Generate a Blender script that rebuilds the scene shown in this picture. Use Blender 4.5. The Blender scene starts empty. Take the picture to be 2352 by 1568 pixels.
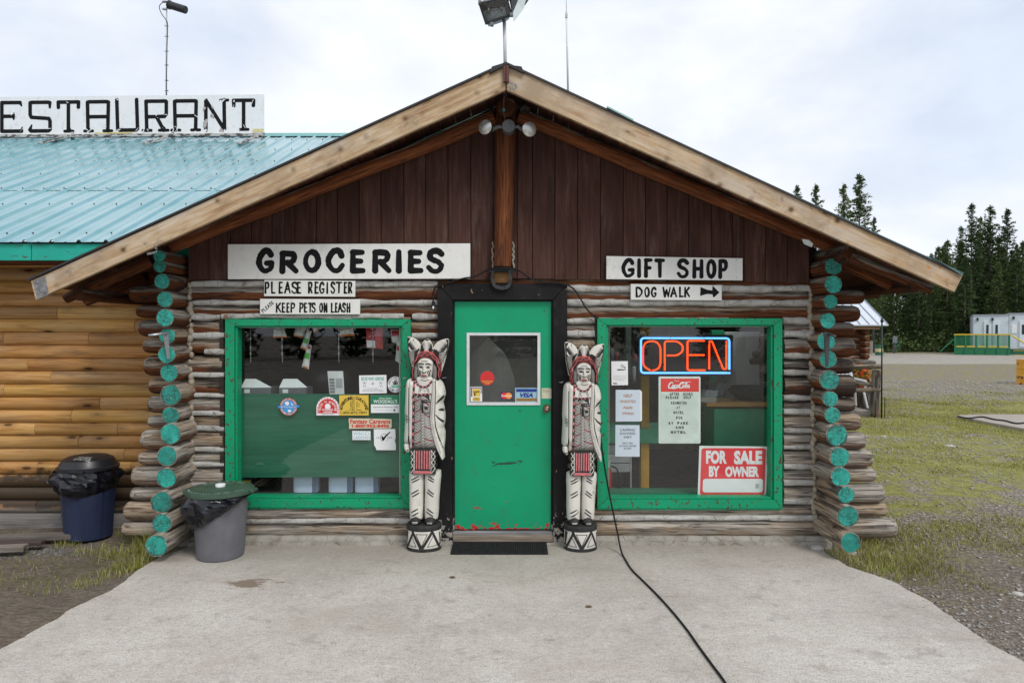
import bpy, math, random
import numpy as np
from mathutils import Vector, Matrix, noise as mnoise
from mathutils.bvhtree import BVHTree
R = math.radians
rng = random.Random(11)
SC = bpy.context.scene
COL = SC.collection
# ------------------------------------------------------------------ camera, sky, sun, exposure
CAMH = 1.85
PITCH = -math.atan(19.0 / 1568.0)
cam_d = bpy.data.cameras.new('camera')
cam = bpy.data.objects.new('camera', cam_d)
COL.objects.link(cam)
cam.location = (0, 0, CAMH)
cam.rotation_euler = (math.pi / 2 + PITCH, 0, 0)
cam_d.sensor_width = 36.0
cam_d.lens = 24.0
cam_d.clip_start = 0.05
cam_d.clip_end = 3000
SC.camera = cam
SUN_EL, SUN_AZ = R(48), R(-35)          # sun behind cloud, behind and right of the camera
world = bpy.data.worlds.new('World')
SC.world = world
world.use_nodes = True
wt = world.node_tree
wt.nodes.clear()
def wn(t, **k):
	n = wt.nodes.new('ShaderNode' + t)
	for a, b in k.items():
		setattr(n, a, b)
	return n
sky = wn('TexSky', sky_type='NISHITA', sun_disc=False)
sky.sun_elevation = SUN_EL
sky.sun_rotation = R(145)
sky.altitude = 700
sky.air_density = 1.0
sky.dust_density = 1.0
tc = wn('TexCoord')
mp = wn('Mapping')
mp.inputs['Scale'].default_value = (1.0, 1.0, 2.0)
wt.links.new(tc.outputs['Generated'], mp.inputs['Vector'])
n1 = wn('TexNoise')
n1.inputs['Scale'].default_value = 2.3
n1.inputs['Detail'].default_value = 5
n1.inputs['Roughness'].default_value = 0.52
n1.inputs['Distortion'].default_value = 0.35
wt.links.new(mp.outputs[0], n1.inputs['Vector'])
n2 = wn('TexNoise')
n2.inputs['Scale'].default_value = 5.5
n2.inputs['Detail'].default_value = 6
n2.inputs['Roughness'].default_value = 0.55
wt.links.new(mp.outputs[0], n2.inputs['Vector'])
r1 = wn('ValToRGB')
e = r1.color_ramp.elements
e[0].position = 0.36
e[0].color = (7.4, 8.1, 9.3, 1)
e[1].position = 0.60
e[1].color = (9.7, 9.85, 10.1, 1)
m_ = r1.color_ramp.elements.new(0.48)
m_.color = (8.5, 8.9, 9.6, 1)
wt.links.new(n1.outputs['Fac'], r1.inputs['Fac'])
r2 = wn('ValToRGB')
r2.color_ramp.elements[0].position = 0.3
r2.color_ramp.elements[0].color = (0.90, 0.92, 0.95, 1)
r2.color_ramp.elements[1].position = 0.62
r2.color_ramp.elements[1].color = (1.05, 1.05, 1.04, 1)
wt.links.new(n2.outputs['Fac'], r2.inputs['Fac'])
mm = wn('Mix', data_type='RGBA', blend_type='MULTIPLY')
mm.inputs[0].default_value = 1
wt.links.new(r1.outputs[0], mm.inputs[6])
wt.links.new(r2.outputs[0], mm.inputs[7])
mx = wn('Mix', data_type='RGBA')
mx.inputs[0].default_value = 0.90
wt.links.new(sky.outputs[0], mx.inputs[6])
wt.links.new(mm.outputs[2], mx.inputs[7])
bg = wn('Background')
bg.inputs['Strength'].default_value = 0.09
wt.links.new(mx.outputs[2], bg.inputs['Color'])
wo = wn('OutputWorld')
wt.links.new(bg.outputs[0], wo.inputs['Surface'])
sun_d = bpy.data.lights.new('sun', 'SUN')
sun_d.energy = 1.5
sun_d.angle = R(18)
sun_d.color = (1.0, 0.96, 0.9)
sun = bpy.data.objects.new('sun', sun_d)
COL.objects.link(sun)
sun.location = (10, -10, 30)
sun.rotation_euler = (math.pi / 2 - SUN_EL, 0, R(35))
SC.view_settings.view_transform = 'Standard'
SC.view_settings.look = 'None'
SC.view_settings.exposure = 0.30
SC.view_settings.gamma = 1.0
SC.view_settings.use_curve_mapping = False
try:
	SC.cycles.use_denoising = True
	SC.cycles.max_bounces = 7
	SC.cycles.transparent_max_bounces = 10
	SC.cycles.caustics_reflective = False
	SC.cycles.caustics_refractive = False
	SC.cycles.sample_clamp_indirect = 4.0
except Exception:
	pass
# ------------------------------------------------------------------ measuring helpers
def ray(px, py):
	"""direction of a photo point, measured in a 2352 x 1568 copy of the photograph"""
	u = (px - 1176.0) / 1568.0
	v = (784.0 - py) / 1568.0
	c, s = math.cos(PITCH), math.sin(PITCH)
	return Vector((u, c - v * s, s + v * c))
def at(px, py, Y):
	d = ray(px, py)
	t = Y / d.y
	return Vector((d.x * t, Y, CAMH + d.z * t))
def gr(px, py, Z=0.0):
	d = ray(px, py)
	t = (Z - CAMH) / d.z
	return Vector((d.x * t, d.y * t, Z))
def X_(px, Y):
	return (px - 1176.0) / 1568.0 * Y
def Z_(py, Y):
	return at(1176, py, Y).z
# ------------------------------------------------------------------ materials
class MT:
	def __init__(s, name):
		s.m = bpy.data.materials.new(name)
		s.m.use_nodes = True
		s.t = s.m.node_tree
		s.t.nodes.clear()
		s._ov = None
	def n(s, typ, ins=None, **props):
		nd = s.t.nodes.new('ShaderNode' + typ)
		for k, v in props.items():
			setattr(nd, k, v)
		for k, v in (ins or {}).items():
			s.put(nd.inputs[k], v)
		return nd
	def put(s, sock, v):
		if hasattr(v, 'outputs'):
			v = v.outputs[0]
		if isinstance(v, bpy.types.NodeSocket):
			s.t.links.new(v, sock)
		else:
			if isinstance(v, (tuple, list)) and len(v) == 3 and sock.type == 'RGBA':
				v = (*v, 1)
			sock.default_value = v
	def pos(s):
		return s.n('NewGeometry').outputs['Position']
	def nrm(s):
		return s.n('NewGeometry').outputs['Normal']
	def ov(s, scale=(1, 1, 1), rand=True):
		"""object coordinates, offset per object"""
		if s._ov is None:
			t = s.n('TexCoord').outputs['Object']
			oi = s.n('ObjectInfo')
			a = s.n('VectorMath', {0: oi.outputs['Random'], 1: (37.0, 53.0, 29.0)}, operation='MULTIPLY')
			s._ov = s.n('VectorMath', {0: t, 1: a}, operation='ADD').outputs[0]
			s._o0 = t
			s._oi = oi
		return s.n('Mapping', {'Vector': s._ov if rand else s._o0, 'Scale': scale}).outputs[0]
	def mapv(s, v, scale=(1, 1, 1), loc=(0, 0, 0)):
		return s.n('Mapping', {'Vector': v, 'Scale': scale, 'Location': loc}).outputs[0]
	def noise(s, v, scale=5.0, detail=4.0, rough=0.55, dist=0.0):
		return s.n('TexNoise', {'Vector': v, 'Scale': scale, 'Detail': detail, 'Roughness': rough, 'Distortion': dist}).outputs['Fac']
	def vor(s, v, scale=5.0, feature='F1', rnd=1.0):
		return s.n('TexVoronoi', {'Vector': v, 'Scale': scale, 'Randomness': rnd}, feature=feature).outputs['Distance']
	def ramp(s, f, stops, interp='LINEAR'):
		nd = s.n('ValToRGB', {'Fac': f})
		cr = nd.color_ramp
		cr.interpolation = interp
		while len(cr.elements) < len(stops):
			cr.elements.new(0.5)
		for el, (p, c) in zip(cr.elements, sorted(stops, key=lambda q: q[0])):
			el.position = p
			el.color = (c, c, c, 1) if isinstance(c, (int, float)) else (*c[:3], 1)
		return nd.outputs[0]
	def mix(s, f, a, b, mode='MIX'):
		nd = s.n('Mix', data_type='RGBA', blend_type=mode)
		s.put(nd.inputs[0], f)
		s.put(nd.inputs[6], a)
		s.put(nd.inputs[7], b)
		return nd.outputs[2]
	def math(s, op, a, b=0.0, clamp=False):
		nd = s.n('Math', operation=op, use_clamp=clamp)
		s.put(nd.inputs[0], a)
		s.put(nd.inputs[1], b)
		return nd.outputs[0]
	def sep(s, v):
		return s.n('SeparateXYZ', {0: v}).outputs
	def bump(s, h, strength=0.5, dist=0.01, nrm=None):
		d = {'Height': h, 'Strength': strength, 'Distance': dist}
		nd = s.n('Bump', d)
		if nrm is not None:
			s.put(nd.inputs['Normal'], nrm)
		return nd.outputs[0]
	def out(s, color, rough=0.7, metal=0.0, normal=None, **kw):
		b = s.n('BsdfPrincipled')
		s.put(b.inputs['Base Color'], color)
		s.put(b.inputs['Roughness'], rough)
		s.put(b.inputs['Metallic'], metal)
		if normal is not None:
			s.put(b.inputs['Normal'], normal)
		for k, v in kw.items():
			s.put(b.inputs[k.replace('_', ' ')], v)
		o = s.n('OutputMaterial')
		s.t.links.new(b.outputs[0], o.inputs['Surface'])
		return s.m
MATS = {}
def simple(name, col, rough=0.6, metal=0.0, var=0.12, scale=9.0, bump=0.0, spec=None, stretch=(1, 1, 1)):
	"""painted or moulded surface with slight wear in tone and gloss"""
	if name in MATS:
		return MATS[name]
	t = MT(name)
	v = t.ov(stretch)
	f = t.noise(v, scale, 5, 0.6)
	k = t.ramp(f, [(0.3, 1 - var), (0.7, 1 + var)])
	c = t.mix(1.0, (*col, 1), k, 'MULTIPLY')
	r = t.ramp(f, [(0.3, min(1, rough + 0.06)), (0.7, max(0, rough - 0.06))])
	nn = t.bump(t.noise(v, scale * 6, 3), bump, 0.004) if bump else None
	kw = {}
	if spec is not None:
		kw['Specular_IOR_Level'] = spec
	MATS[name] = t.out(c, r, metal, nn, **kw)
	return MATS[name]
def emitter(name, col, strength):
	t = MT(name)
	b = t.n('Emission', {'Color': (*col, 1), 'Strength': strength})
	o = t.n('OutputMaterial')
	t.t.links.new(b.outputs[0], o.inputs['Surface'])
	return t.m
def make_log_mat():
	"""bare weathered log; obj.color: R stain left on, G brightness, B how blotchy/dark grey"""
	t = MT('weathered_log')
	v = t.ov((1.2, 22, 22))
	oc = t._oi.outputs['Color']
	cs = t.n('SeparateColor', {0: oc}).outputs
	g = t.noise(v, 2.2, 7, 0.68, 0.25)
	fine = t.noise(t.ov((2.0, 90, 90)), 2.0, 3, 0.6)
	big = t.noise(t.ov((1, 3, 3)), 1.6, 4, 0.6)
	grey = t.ramp(g, [(0.3, (0.10, 0.088, 0.076)), (0.48, (0.30, 0.27, 0.235)), (0.68, (0.51, 0.475, 0.425))])
	tan = t.ramp(g, [(0.3, (0.10, 0.065, 0.04)), (0.48, (0.30, 0.215, 0.14)), (0.7, (0.48, 0.38, 0.27))])
	base = t.mix(t.ramp(big, [(0.42, 0.0), (0.62, 0.9)]), grey, tan)
	stain = t.ramp(g, [(0.2, (0.045, 0.018, 0.010)), (0.52, (0.17, 0.055, 0.020)), (0.8, (0.38, 0.135, 0.045))])
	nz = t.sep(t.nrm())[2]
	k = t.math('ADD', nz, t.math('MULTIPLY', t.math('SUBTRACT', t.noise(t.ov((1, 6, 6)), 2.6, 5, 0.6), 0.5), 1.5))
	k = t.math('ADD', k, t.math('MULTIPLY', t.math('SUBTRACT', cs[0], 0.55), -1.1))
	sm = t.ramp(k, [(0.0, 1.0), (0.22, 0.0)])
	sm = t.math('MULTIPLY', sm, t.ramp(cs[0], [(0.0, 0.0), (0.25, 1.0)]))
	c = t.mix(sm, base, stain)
	rot = t.noise(t.ov((1.0, 7, 7)), 2.0, 5, 0.65, 0.6)
	rk = t.math('ADD', rot, t.math('MULTIPLY', cs[2], 0.22))
	c = t.mix(t.ramp(rk, [(0.60, 0.0), (0.72, 0.85)]), c, (0.035, 0.028, 0.026, 1))
	cr = t.noise(t.ov((0.45, 26, 26)), 1.7, 2, 0.5, 0.15)
	crk = t.ramp(t.math('ABSOLUTE', t.math('SUBTRACT', cr, 0.5)), [(0.0, 1.0), (0.018, 0.0)])
	c = t.mix(t.math('MULTIPLY', crk, 0.8), c, (0.02, 0.015, 0.012, 1))
	kn = t.vor(t.ov((2.6, 7, 7)), 1.0)
	c = t.mix(t.ramp(kn, [(0.055, 0.85), (0.12, 0.0)]), c, (0.04, 0.02, 0.012, 1))
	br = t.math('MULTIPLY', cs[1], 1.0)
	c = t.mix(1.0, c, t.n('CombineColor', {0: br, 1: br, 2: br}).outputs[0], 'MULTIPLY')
	h = t.math('ADD', t.math('MULTIPLY', fine, 0.35), t.math('MULTIPLY', g, 0.6))
	h = t.math('SUBTRACT', h, t.math('MULTIPLY', crk, 0.8))
	return t.out(c, 0.82, 0, t.bump(h, 0.9, 0.014), Specular_IOR_Level=0.25)
def make_teal_mat():
	"""crackled teal paint on end grain"""
	t = MT('crackled_teal_paint')
	v = t.ov((1, 1, 1))
	s0 = t.sep(t._o0)
	d1 = t.vor(t.n('VectorMath', {0: t.ov((20, 42, 52)), 1: t.noise(v, 30, 3)}, operation='ADD').outputs[0], 1.0, 'DISTANCE_TO_EDGE')
	d2 = t.vor(t.ov((22, 22, 26)), 1.0, 'DISTANCE_TO_EDGE')
	wear = t.noise(v, 9, 4, 0.6)
	th = t.ramp(wear, [(0.38, 0.0), (0.7, 0.085)])
	c1 = t.math('LESS_THAN', d1, th)
	c2 = t.math('MULTIPLY', t.math('LESS_THAN', d2, 0.03), t.ramp(wear, [(0.45, 0.0), (0.55, 1.0)]))
	ln_ = t.n('VectorMath', {0: t._o0}, operation='LENGTH').outputs['Value']
	un = t.n('VectorMath', {0: t._o0}, operation='NORMALIZE').outputs[0]
	oi_ = t.math('MULTIPLY', t._oi.outputs['Random'], 40.0)
	rv = t.n('VectorMath', {0: t.mapv(un, (4, 4, 4)), 1: t.n('CombineXYZ', {0: oi_, 1: t.math('MULTIPLY', ln_, 9.0)}).outputs[0]}, operation='ADD').outputs[0]
	c3 = t.ramp(t.math('ABSOLUTE', t.math('SUBTRACT', t.noise(rv, 1.6, 3, .6), .5)), [(0.0, 1.0), (0.035, 0.0)])
	k = t.math('MAXIMUM', t.math('MULTIPLY', c1, .9), t.math('MAXIMUM', c2, c3))
	tone = t.noise(v, 14, 3)
	teal = t.ramp(tone, [(0.3, (0.012, 0.36, 0.285)), (0.7, (0.04, 0.52, 0.43))])
	rim = t.math('ADD', t.math('MULTIPLY', ln_, 11.0), t.math('MULTIPLY', wear, .9))
	teal = t.mix(1.0, teal, t.ramp(t._oi.outputs['Random'], [(0.0, .68), (1.0, 1.06)]), 'MULTIPLY')
	teal = t.mix(t.ramp(t.math('MULTIPLY', rim, .6), [(0.72, 0.0), (0.82, 0.75)]), teal, (0.05, 0.12, 0.10, 1))
	c = t.mix(t.math('MULTIPLY', k, 0.85), teal, (0.02, 0.04, 0.035, 1))
	chip = t.ramp(t.noise(t.ov((30, 30, 30)), 1.0, 3), [(0.69, 0.0), (0.72, 0.8)])
	c = t.mix(chip, c, (0.55, 0.55, 0.5, 1))
	return t.out(c, 0.6, 0, t.bump(t.math('SUBTRACT', 1.0, k), 0.6, 0.004))
def make_chink_mat():
	t = MT('mortar_chinking')
	v = t.pos()
	a = t.noise(v, 7, 5, 0.6)
	b = t.noise(v, 55, 4, 0.7)
	c = t.ramp(a, [(0.3, (0.38, 0.35, 0.31)), (0.5, (0.56, 0.55, 0.52)), (0.72, (0.68, 0.68, 0.66))])
	c = t.mix(t.ramp(b, [(0.3, 0.5), (0.42, 0.0)]), c, (0.20, 0.18, 0.16, 1))
	cr = t.vor(t.mapv(v, (6, 6, 3)), 1.0, 'DISTANCE_TO_EDGE')
	ck = t.ramp(cr, [(0.0, 0.8), (0.014, 0.0)])
	c = t.mix(ck, c, (0.09, 0.07, 0.055, 1))
	oi = t.n('ObjectInfo')
	c = t.mix(1.0, c, oi.outputs['Color'], 'MULTIPLY')
	return t.out(c, 0.9, 0, t.bump(t.math('ADD', t.math('MULTIPLY', b, 0.6), a), 0.8, 0.012))
def make_board_mat(name, dark, mid, light, grain=(1, 24, 24), rough=0.75, knot=0.0, wear=None, bumps=0.35, streak=None, spec=0.3, knotcol=(0.05, 0.022, 0.01), iso=False):
	"""sawn or planed boards, grain along local X"""
	t = MT(name)
	v = t.ov(grain)
	g = t.noise(v, 2.0, 6, 0.62, 0.5)
	big = t.noise(t.ov((0.8, 3, 3)), 1.6, 4, 0.6)
	f = t.math('ADD', t.math('MULTIPLY', g, 0.6), t.math('MULTIPLY', big, 0.4))
	c = t.ramp(f, [(0.36, dark), (0.5, mid), (0.64, light)])
	if wear:
		w = t.noise(t.ov((0.7, 4, 4)), 1.5, 5, 0.7)
		c = t.mix(t.ramp(w, [(wear[0], 0.0), (wear[0] + 0.15, wear[2])]), c, (*wear[1], 1))
	if knot:
		kn = t.vor(t.ov((knot, knot * 2.6, knot * 2.6)), 1.0)
		c = t.mix(t.ramp(kn, [(0.05, 0.85), (0.085, 0.3), (0.22, 0.0)]), c, (*knotcol, 1))
	if streak:
		sk = t.noise(t.ov((3, 9, 9)), 1.3, 4, 0.7, 1.0)
		c = t.mix(t.ramp(sk, [(0.62, 0.0), (0.72, streak[1])]), c, (*streak[0], 1))
	if iso:
		p = t.mapv(t.pos(), (1, 0, 1))
		bl = t.noise(p, 2.3, 5, .65)
		c = t.mix(t.ramp(bl, [(0.48, 0.0), (0.66, 0.75)]), c, (0.33, 0.24, 0.16, 1))
		gl_ = t.noise(p, 5.5, 5, .7, .5)
		c = t.mix(t.ramp(gl_, [(0.60, 0.0), (0.70, 0.6)]), c, (0.20, 0.15, 0.11, 1))
		kk = t.vor(p, 5.2)
		c = t.mix(t.ramp(kk, [(0.075, 0.9), (0.10, 0.45), (0.20, 0.0)]), c, (0.10, 0.05, 0.025, 1))
		oz = t.vor(t.mapv(p, (1, 1, 1), (3.3, 0, 1.7)), 9)
		rgt = t.n('MapRange', {0: t.sep(p)[0], 1: 1.2, 2: 3.2, 3: 0.0, 4: 0.8}).outputs[0]
		c = t.mix(t.math('MULTIPLY', t.ramp(oz, [(0.12, 1.0), (0.15, 0.0)]), rgt), c, (0.55, 0.22, 0.05, 1))
	t.ov()
	cs = t._oi.outputs['Color']
	c = t.mix(1.0, c, cs, 'MULTIPLY')
	return t.out(c, rough, 0, t.bump(g, bumps, 0.005), Specular_IOR_Level=spec)
def make_siding_mat():
	t = MT('varnished_log_siding')
	v = t.ov((1, 18, 18))
	g = t.noise(v, 1.6, 6, 0.6, 0.7)
	big = t.noise(t.ov((0.7, 2, 2)), 1.4, 4, 0.6)
	c = t.ramp(g, [(0.3, (0.36, 0.16, 0.04)), (0.5, (0.59, 0.31, 0.095)), (0.72, (0.70, 0.43, 0.17))])
	c = t.mix(t.ramp(big, [(0.45, 0.0), (0.7, 0.45)]), c, (0.45, 0.35, 0.24, 1))
	grey = t.noise(t.ov((1.0, 5, 5)), 1.5, 5, 0.65)
	nz = t.sep(t.nrm())[2]
	k = t.math('ADD', grey, t.math('MULTIPLY', nz, 0.12))
	c = t.mix(t.ramp(k, [(0.60, 0.0), (0.72, 0.6)]), c, (0.17, 0.12, 0.08, 1))
	kn = t.vor(t.ov((2.4, 7, 7)), 1.0)
	c = t.mix(t.ramp(kn, [(0.085, 0.95), (0.13, 0.35), (0.30, 0.0)]), c, (0.09, 0.03, 0.008, 1))
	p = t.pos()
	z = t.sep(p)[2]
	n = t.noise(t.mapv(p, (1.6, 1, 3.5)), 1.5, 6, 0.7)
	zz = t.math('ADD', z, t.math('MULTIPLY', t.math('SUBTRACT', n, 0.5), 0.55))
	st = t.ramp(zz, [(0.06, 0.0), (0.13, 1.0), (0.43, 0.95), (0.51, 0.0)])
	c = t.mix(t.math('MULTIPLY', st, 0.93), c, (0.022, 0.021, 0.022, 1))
	lo = t.ramp(z, [(0.09, 1.0), (0.13, 0.0)])
	c = t.mix(lo, c, t.ramp(g, [(0.3, (0.13, 0.12, 0.11)), (0.7, (0.27, 0.25, 0.23))]))
	t.ov()
	c = t.mix(1.0, c, t._oi.outputs['Color'], 'MULTIPLY')
	return t.out(c, 0.5, 0, t.bump(g, 0.25, 0.004), Specular_IOR_Level=0.35)
def make_roof_mat():
	t = MT('teal_roof_steel')
	p = t.pos()
	n = t.noise(t.mapv(p, (0.5, 0.9, 0.9)), 1.6, 4, 0.55, 0.4)
	fade = t.noise(t.mapv(p, (14, 0.6, 0.6)), 1.0, 3, 0.6)
	c = t.ramp(n, [(0.3, (0.12, 0.34, 0.385)), (0.7, (0.24, 0.45, 0.51))])
	c = t.mix(t.ramp(fade, [(0.45, 0.0), (0.75, 0.35)]), c, (0.42, 0.58, 0.55, 1))
	w = t.n('TexWave', {'Vector': t.mapv(p, (0, 1, 0)), 'Scale': 0.55, 'Distortion': 2.0, 'Detail': 2.0, 'Detail Scale': 2.0}, bands_direction='Y').outputs['Fac']
	oil = t.noise(t.mapv(p, (3.2, 1.5, 1.5)), 1.4, 2, 0.5)
	h = t.math('ADD', t.math('MULTIPLY', w, 0.5), oil)
	return t.out(c, 0.2, 0.3, t.bump(h, 0.5, 0.022), Specular_IOR_Level=1.0, Coat_Weight=0.35, Coat_Roughness=0.12)
def make_paint_mat(name, col, chip_col, chip_th=0.66, chip_scale=30, rough=0.45, streaky=(1, 1, 1), under=None, low=None, bumps=0.25, tone=0.10, lowz=2.0, lowt=.3, spec=0.33):
	"""gloss paint with chips through to chip_col; 'low' = chips of another colour gathered near the foot"""
	t = MT(name)
	v = t.ov((1, 1, 1))
	tn = t.noise(t.ov((2, 2, 2)), 1.3, 5, 0.6)
	k = t.ramp(tn, [(0.3, 1 - tone), (0.7, 1 + tone)])
	c = t.mix(1.0, (*col, 1), k, 'MULTIPLY')
	ch = t.noise(t.ov(streaky), chip_scale, 3, 0.55)
	ck = t.ramp(ch, [(chip_th, 0.0), (chip_th + 0.02, 1.0)])
	c = t.mix(ck, c, (*chip_col, 1))
	if low:
		z = t.sep(t.pos())[2]
		n = t.noise(t.ov((1, 1, 1.4)), 22, 4, 0.6)
		kk = t.math('ADD', n, t.math('MULTIPLY', z, -lowz))
		c = t.mix(t.ramp(kk, [(lowt, 0.0), (lowt + .012, 1.0)]), c, (*low, 1))
	drt = t.noise(t.ov((5, 5, 3)), 3.0, 5, 0.7)
	c = t.mix(t.ramp(drt, [(0.55, 0.0), (0.8, 0.35)]), c, (0.08, 0.07, 0.06, 1))
	return t.out(c, t.ramp(tn, [(0.3, rough + 0.08), (0.7, rough - 0.05)]), 0, t.bump(t.math('SUBTRACT', t.math('MULTIPLY', tn, 0.4), ck), bumps, 0.003), Specular_IOR_Level=spec)
def make_concrete_mat():
	t = MT('worn_concrete')
	p = t.pos()
	big = t.noise(p, 0.8, 6, 0.6, 0.3)
	mid = t.noise(p, 6, 6, 0.65)
	fine = t.noise(p, 90, 4, 0.7)
	c = t.ramp(big, [(0.3, (0.40, 0.365, 0.325)), (0.5, (0.49, 0.455, 0.41)), (0.7, (0.57, 0.54, 0.495))])
	c = t.mix(t.ramp(mid, [(0.33, 0.6), (0.45, 0.0)]), c, (0.31, 0.28, 0.245, 1))
	c = t.mix(t.ramp(mid, [(0.55, 0.0), (0.72, 0.45)]), c, (0.66, 0.63, 0.585, 1))
	c = t.mix(t.ramp(fine, [(0.36, 0.8), (0.5, 0.0)]), c, (0.24, 0.22, 0.195, 1))
	md2 = t.noise(t.mapv(p, (20, 34, 1)), 1.0, 8, .85, .3)
	c = t.mix(1.0, c, t.ramp(md2, [(0.34, .76), (0.5, 1.07), (0.66, 1.24)]), 'MULTIPLY')
	lg = t.noise(t.mapv(p, (1.1, 2.2, 1)), 1.0, 4, .6, .8)
	c = t.mix(t.ramp(lg, [(0.52, 0.0), (0.68, .35)]), c, (.36, .31, .255, 1))
	d = t.vor(p, 62)
	sel = t.noise(p, 17, 5, .8)
	ag = t.math('MULTIPLY', t.ramp(d, [(0.20, 1.0), (0.34, 0.0)]), t.ramp(sel, [(0.56, 0.0), (0.66, 1.0)]))
	agc = t.ramp(t.noise(p, 25, 1), [(0.35, (0.10, 0.11, 0.125)), (0.6, (0.30, 0.24, 0.19))])
	c = t.mix(t.math('MULTIPLY', ag, 0.75), c, agc)
	ctr = gr(575, 1338)
	q = t.n('VectorMath', {0: p, 1: (ctr.x, ctr.y, 0)}, operation='SUBTRACT').outputs[0]
	dl = t.n('VectorMath', {0: t.mapv(q, (1.7, 3.4, 0))}, operation='LENGTH').outputs['Value']
	dl = t.math('ADD', dl, t.math('MULTIPLY', t.math('SUBTRACT', t.noise(t.mapv(p, (3, 9, 1)), 1.6, 6, 0.75), 0.5), 1.9))
	c = t.mix(t.ramp(dl, [(0.16, 0.8), (0.30, 0.0)]), c, (0.17, 0.115, 0.075, 1))
	st = t.noise(t.mapv(p, (2.0, 5, 1)), 1.1, 7, 0.72, 0.5)
	c = t.mix(t.ramp(st, [(0.63, 0.0), (0.72, 0.5)]), c, (0.17, 0.12, 0.085, 1))
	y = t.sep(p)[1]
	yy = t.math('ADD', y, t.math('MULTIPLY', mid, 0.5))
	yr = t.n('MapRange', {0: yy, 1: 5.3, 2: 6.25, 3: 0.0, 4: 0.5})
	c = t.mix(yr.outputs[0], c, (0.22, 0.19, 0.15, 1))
	h = t.math('ADD', t.math('MULTIPLY', mid, 0.7), t.math('ADD', t.math('MULTIPLY', fine, 0.5), t.math('MULTIPLY', ag, -0.25)))
	return t.out(c, 0.88, 0, t.bump(h, 0.6, 0.01), Specular_IOR_Level=0.3)
def make_ground_mat():
	t = MT('yard_ground')
	p = t.pos()
	y = t.sep(p)[1]
	x = t.sep(p)[0]
	big = t.noise(p, 0.35, 5, 0.6)
	mid = t.noise(p, 1.7, 6, 0.65)
	fine = t.noise(p, 28, 4, 0.7)
	peb = t.n('TexVoronoi', {'Vector': p, 'Scale': 26.0})
	pebc = t.ramp(t.n('SeparateColor', {0: peb.outputs['Color']}).outputs[0], [(0.0, (0.25, 0.215, 0.175)), (0.5, (0.37, 0.33, 0.275)), (1.0, (0.50, 0.47, 0.43))])
	soil = t.ramp(fine, [(0.3, (0.075, 0.060, 0.046)), (0.7, (0.21, 0.175, 0.14))])
	gravel = t.mix(t.ramp(peb.outputs['Distance'], [(0.25, 0.85), (0.5, 0.0)]), soil, pebc)
	gravel = t.mix(t.ramp(fine, [(0.4, 0.0), (0.7, 0.5)]), gravel, (0.36, 0.32, 0.265, 1))
	grass = t.ramp(t.noise(p, 9, 6, 0.75), [(0.3, (0.12, 0.12, 0.032)), (0.5, (0.22, 0.225, 0.055)), (0.7, (0.36, 0.32, 0.13))])
	lat = t.n('MapRange', {0: t.math('ADD', y, t.math('MULTIPLY', mid, 3.0)), 1: 6.6, 2: 10.5, 3: -0.13, 4: 0.13})
	bandf = t.n('MapRange', {0: y, 1: 17.0, 2: 22.0, 3: 0.0, 4: -0.15})
	fl = t.math('ADD', mid, t.math('ADD', lat.outputs[0], bandf.outputs[0]))
	gk = t.ramp(fl, [(0.46, 0.0), (0.60, 0.95)])
	c = t.mix(gk, gravel, grass)
	dk = t.n('MapRange', {0: t.math('ADD', y, t.math('MULTIPLY', big, 2.0)), 1: 6.3, 2: 8.5, 3: 1.0, 4: 0.0})
	dirt = t.mix(t.ramp(fine, [(0.5, 0.0), (0.66, 0.6)]), soil, (0.25, 0.22, 0.185, 1))
	c = t.mix(t.math('MULTIPLY', dk.outputs[0], 0.75), c, dirt)
	lf = t.n('MapRange', {0: x, 1: -1.5, 2: -2.5, 3: 0.0, 4: 0.92})
	moss = t.mix(t.ramp(mid, [(0.54, 0.0), (0.66, 0.6)]), t.mix(.4, soil, t.ramp(t.noise(p, 9, 5, .7), [(.35, (.085, .066, .05)), (.65, (.22, .18, .14))])), (0.085, 0.08, 0.035, 1))
	c = t.mix(lf.outputs[0], c, moss)
	road = t.n('MapRange', {0: y, 1: 41.0, 2: 43.0, 3: 0.0, 4: 1.0})
	road2 = t.n('MapRange', {0: y, 1: 60.0, 2: 63.0, 3: 1.0, 4: 0.0})
	rk = t.math('MULTIPLY', road.outputs[0], road2.outputs[0])
	rk = t.math('MAXIMUM', rk, t.n('MapRange', {0: y, 1: 1.0, 2: -3.0, 3: 0.0, 4: 1.0}).outputs[0])
	c = t.mix(rk, c, t.ramp(mid, [(0.3, (0.27, 0.245, 0.21)), (0.7, (0.40, 0.37, 0.33))]))
	ff = t.n('MapRange', {0: y, 1: 66.0, 2: 72.0, 3: 0.0, 4: 1.0})
	c = t.mix(ff.outputs[0], c, (0.035, 0.04, 0.018, 1))
	h = t.math('ADD', t.math('MULTIPLY', fine, 0.6), t.math('ADD', mid, t.math('MULTIPLY', peb.outputs['Distance'], -0.6)))
	return t.out(c, 0.92, 0, t.bump(h, 0.8, 0.03), Specular_IOR_Level=0.2)
def make_leaf_mat(name, a, b, c_, rough=0.6):
	t = MT(name)
	oi = t.n('ObjectInfo')
	v = t.n('TexCoord').outputs['Object']
	n = t.noise(v, 1.3, 3)
	f = t.math('ADD', t.math('MULTIPLY', n, 0.75), t.math('MULTIPLY', oi.outputs['Random'], 0.3))
	c = t.ramp(f, [(0.3, a), (0.52, b), (0.75, c_)])
	return t.out(c, rough, 0, None, Specular_IOR_Level=0.2)
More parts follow.
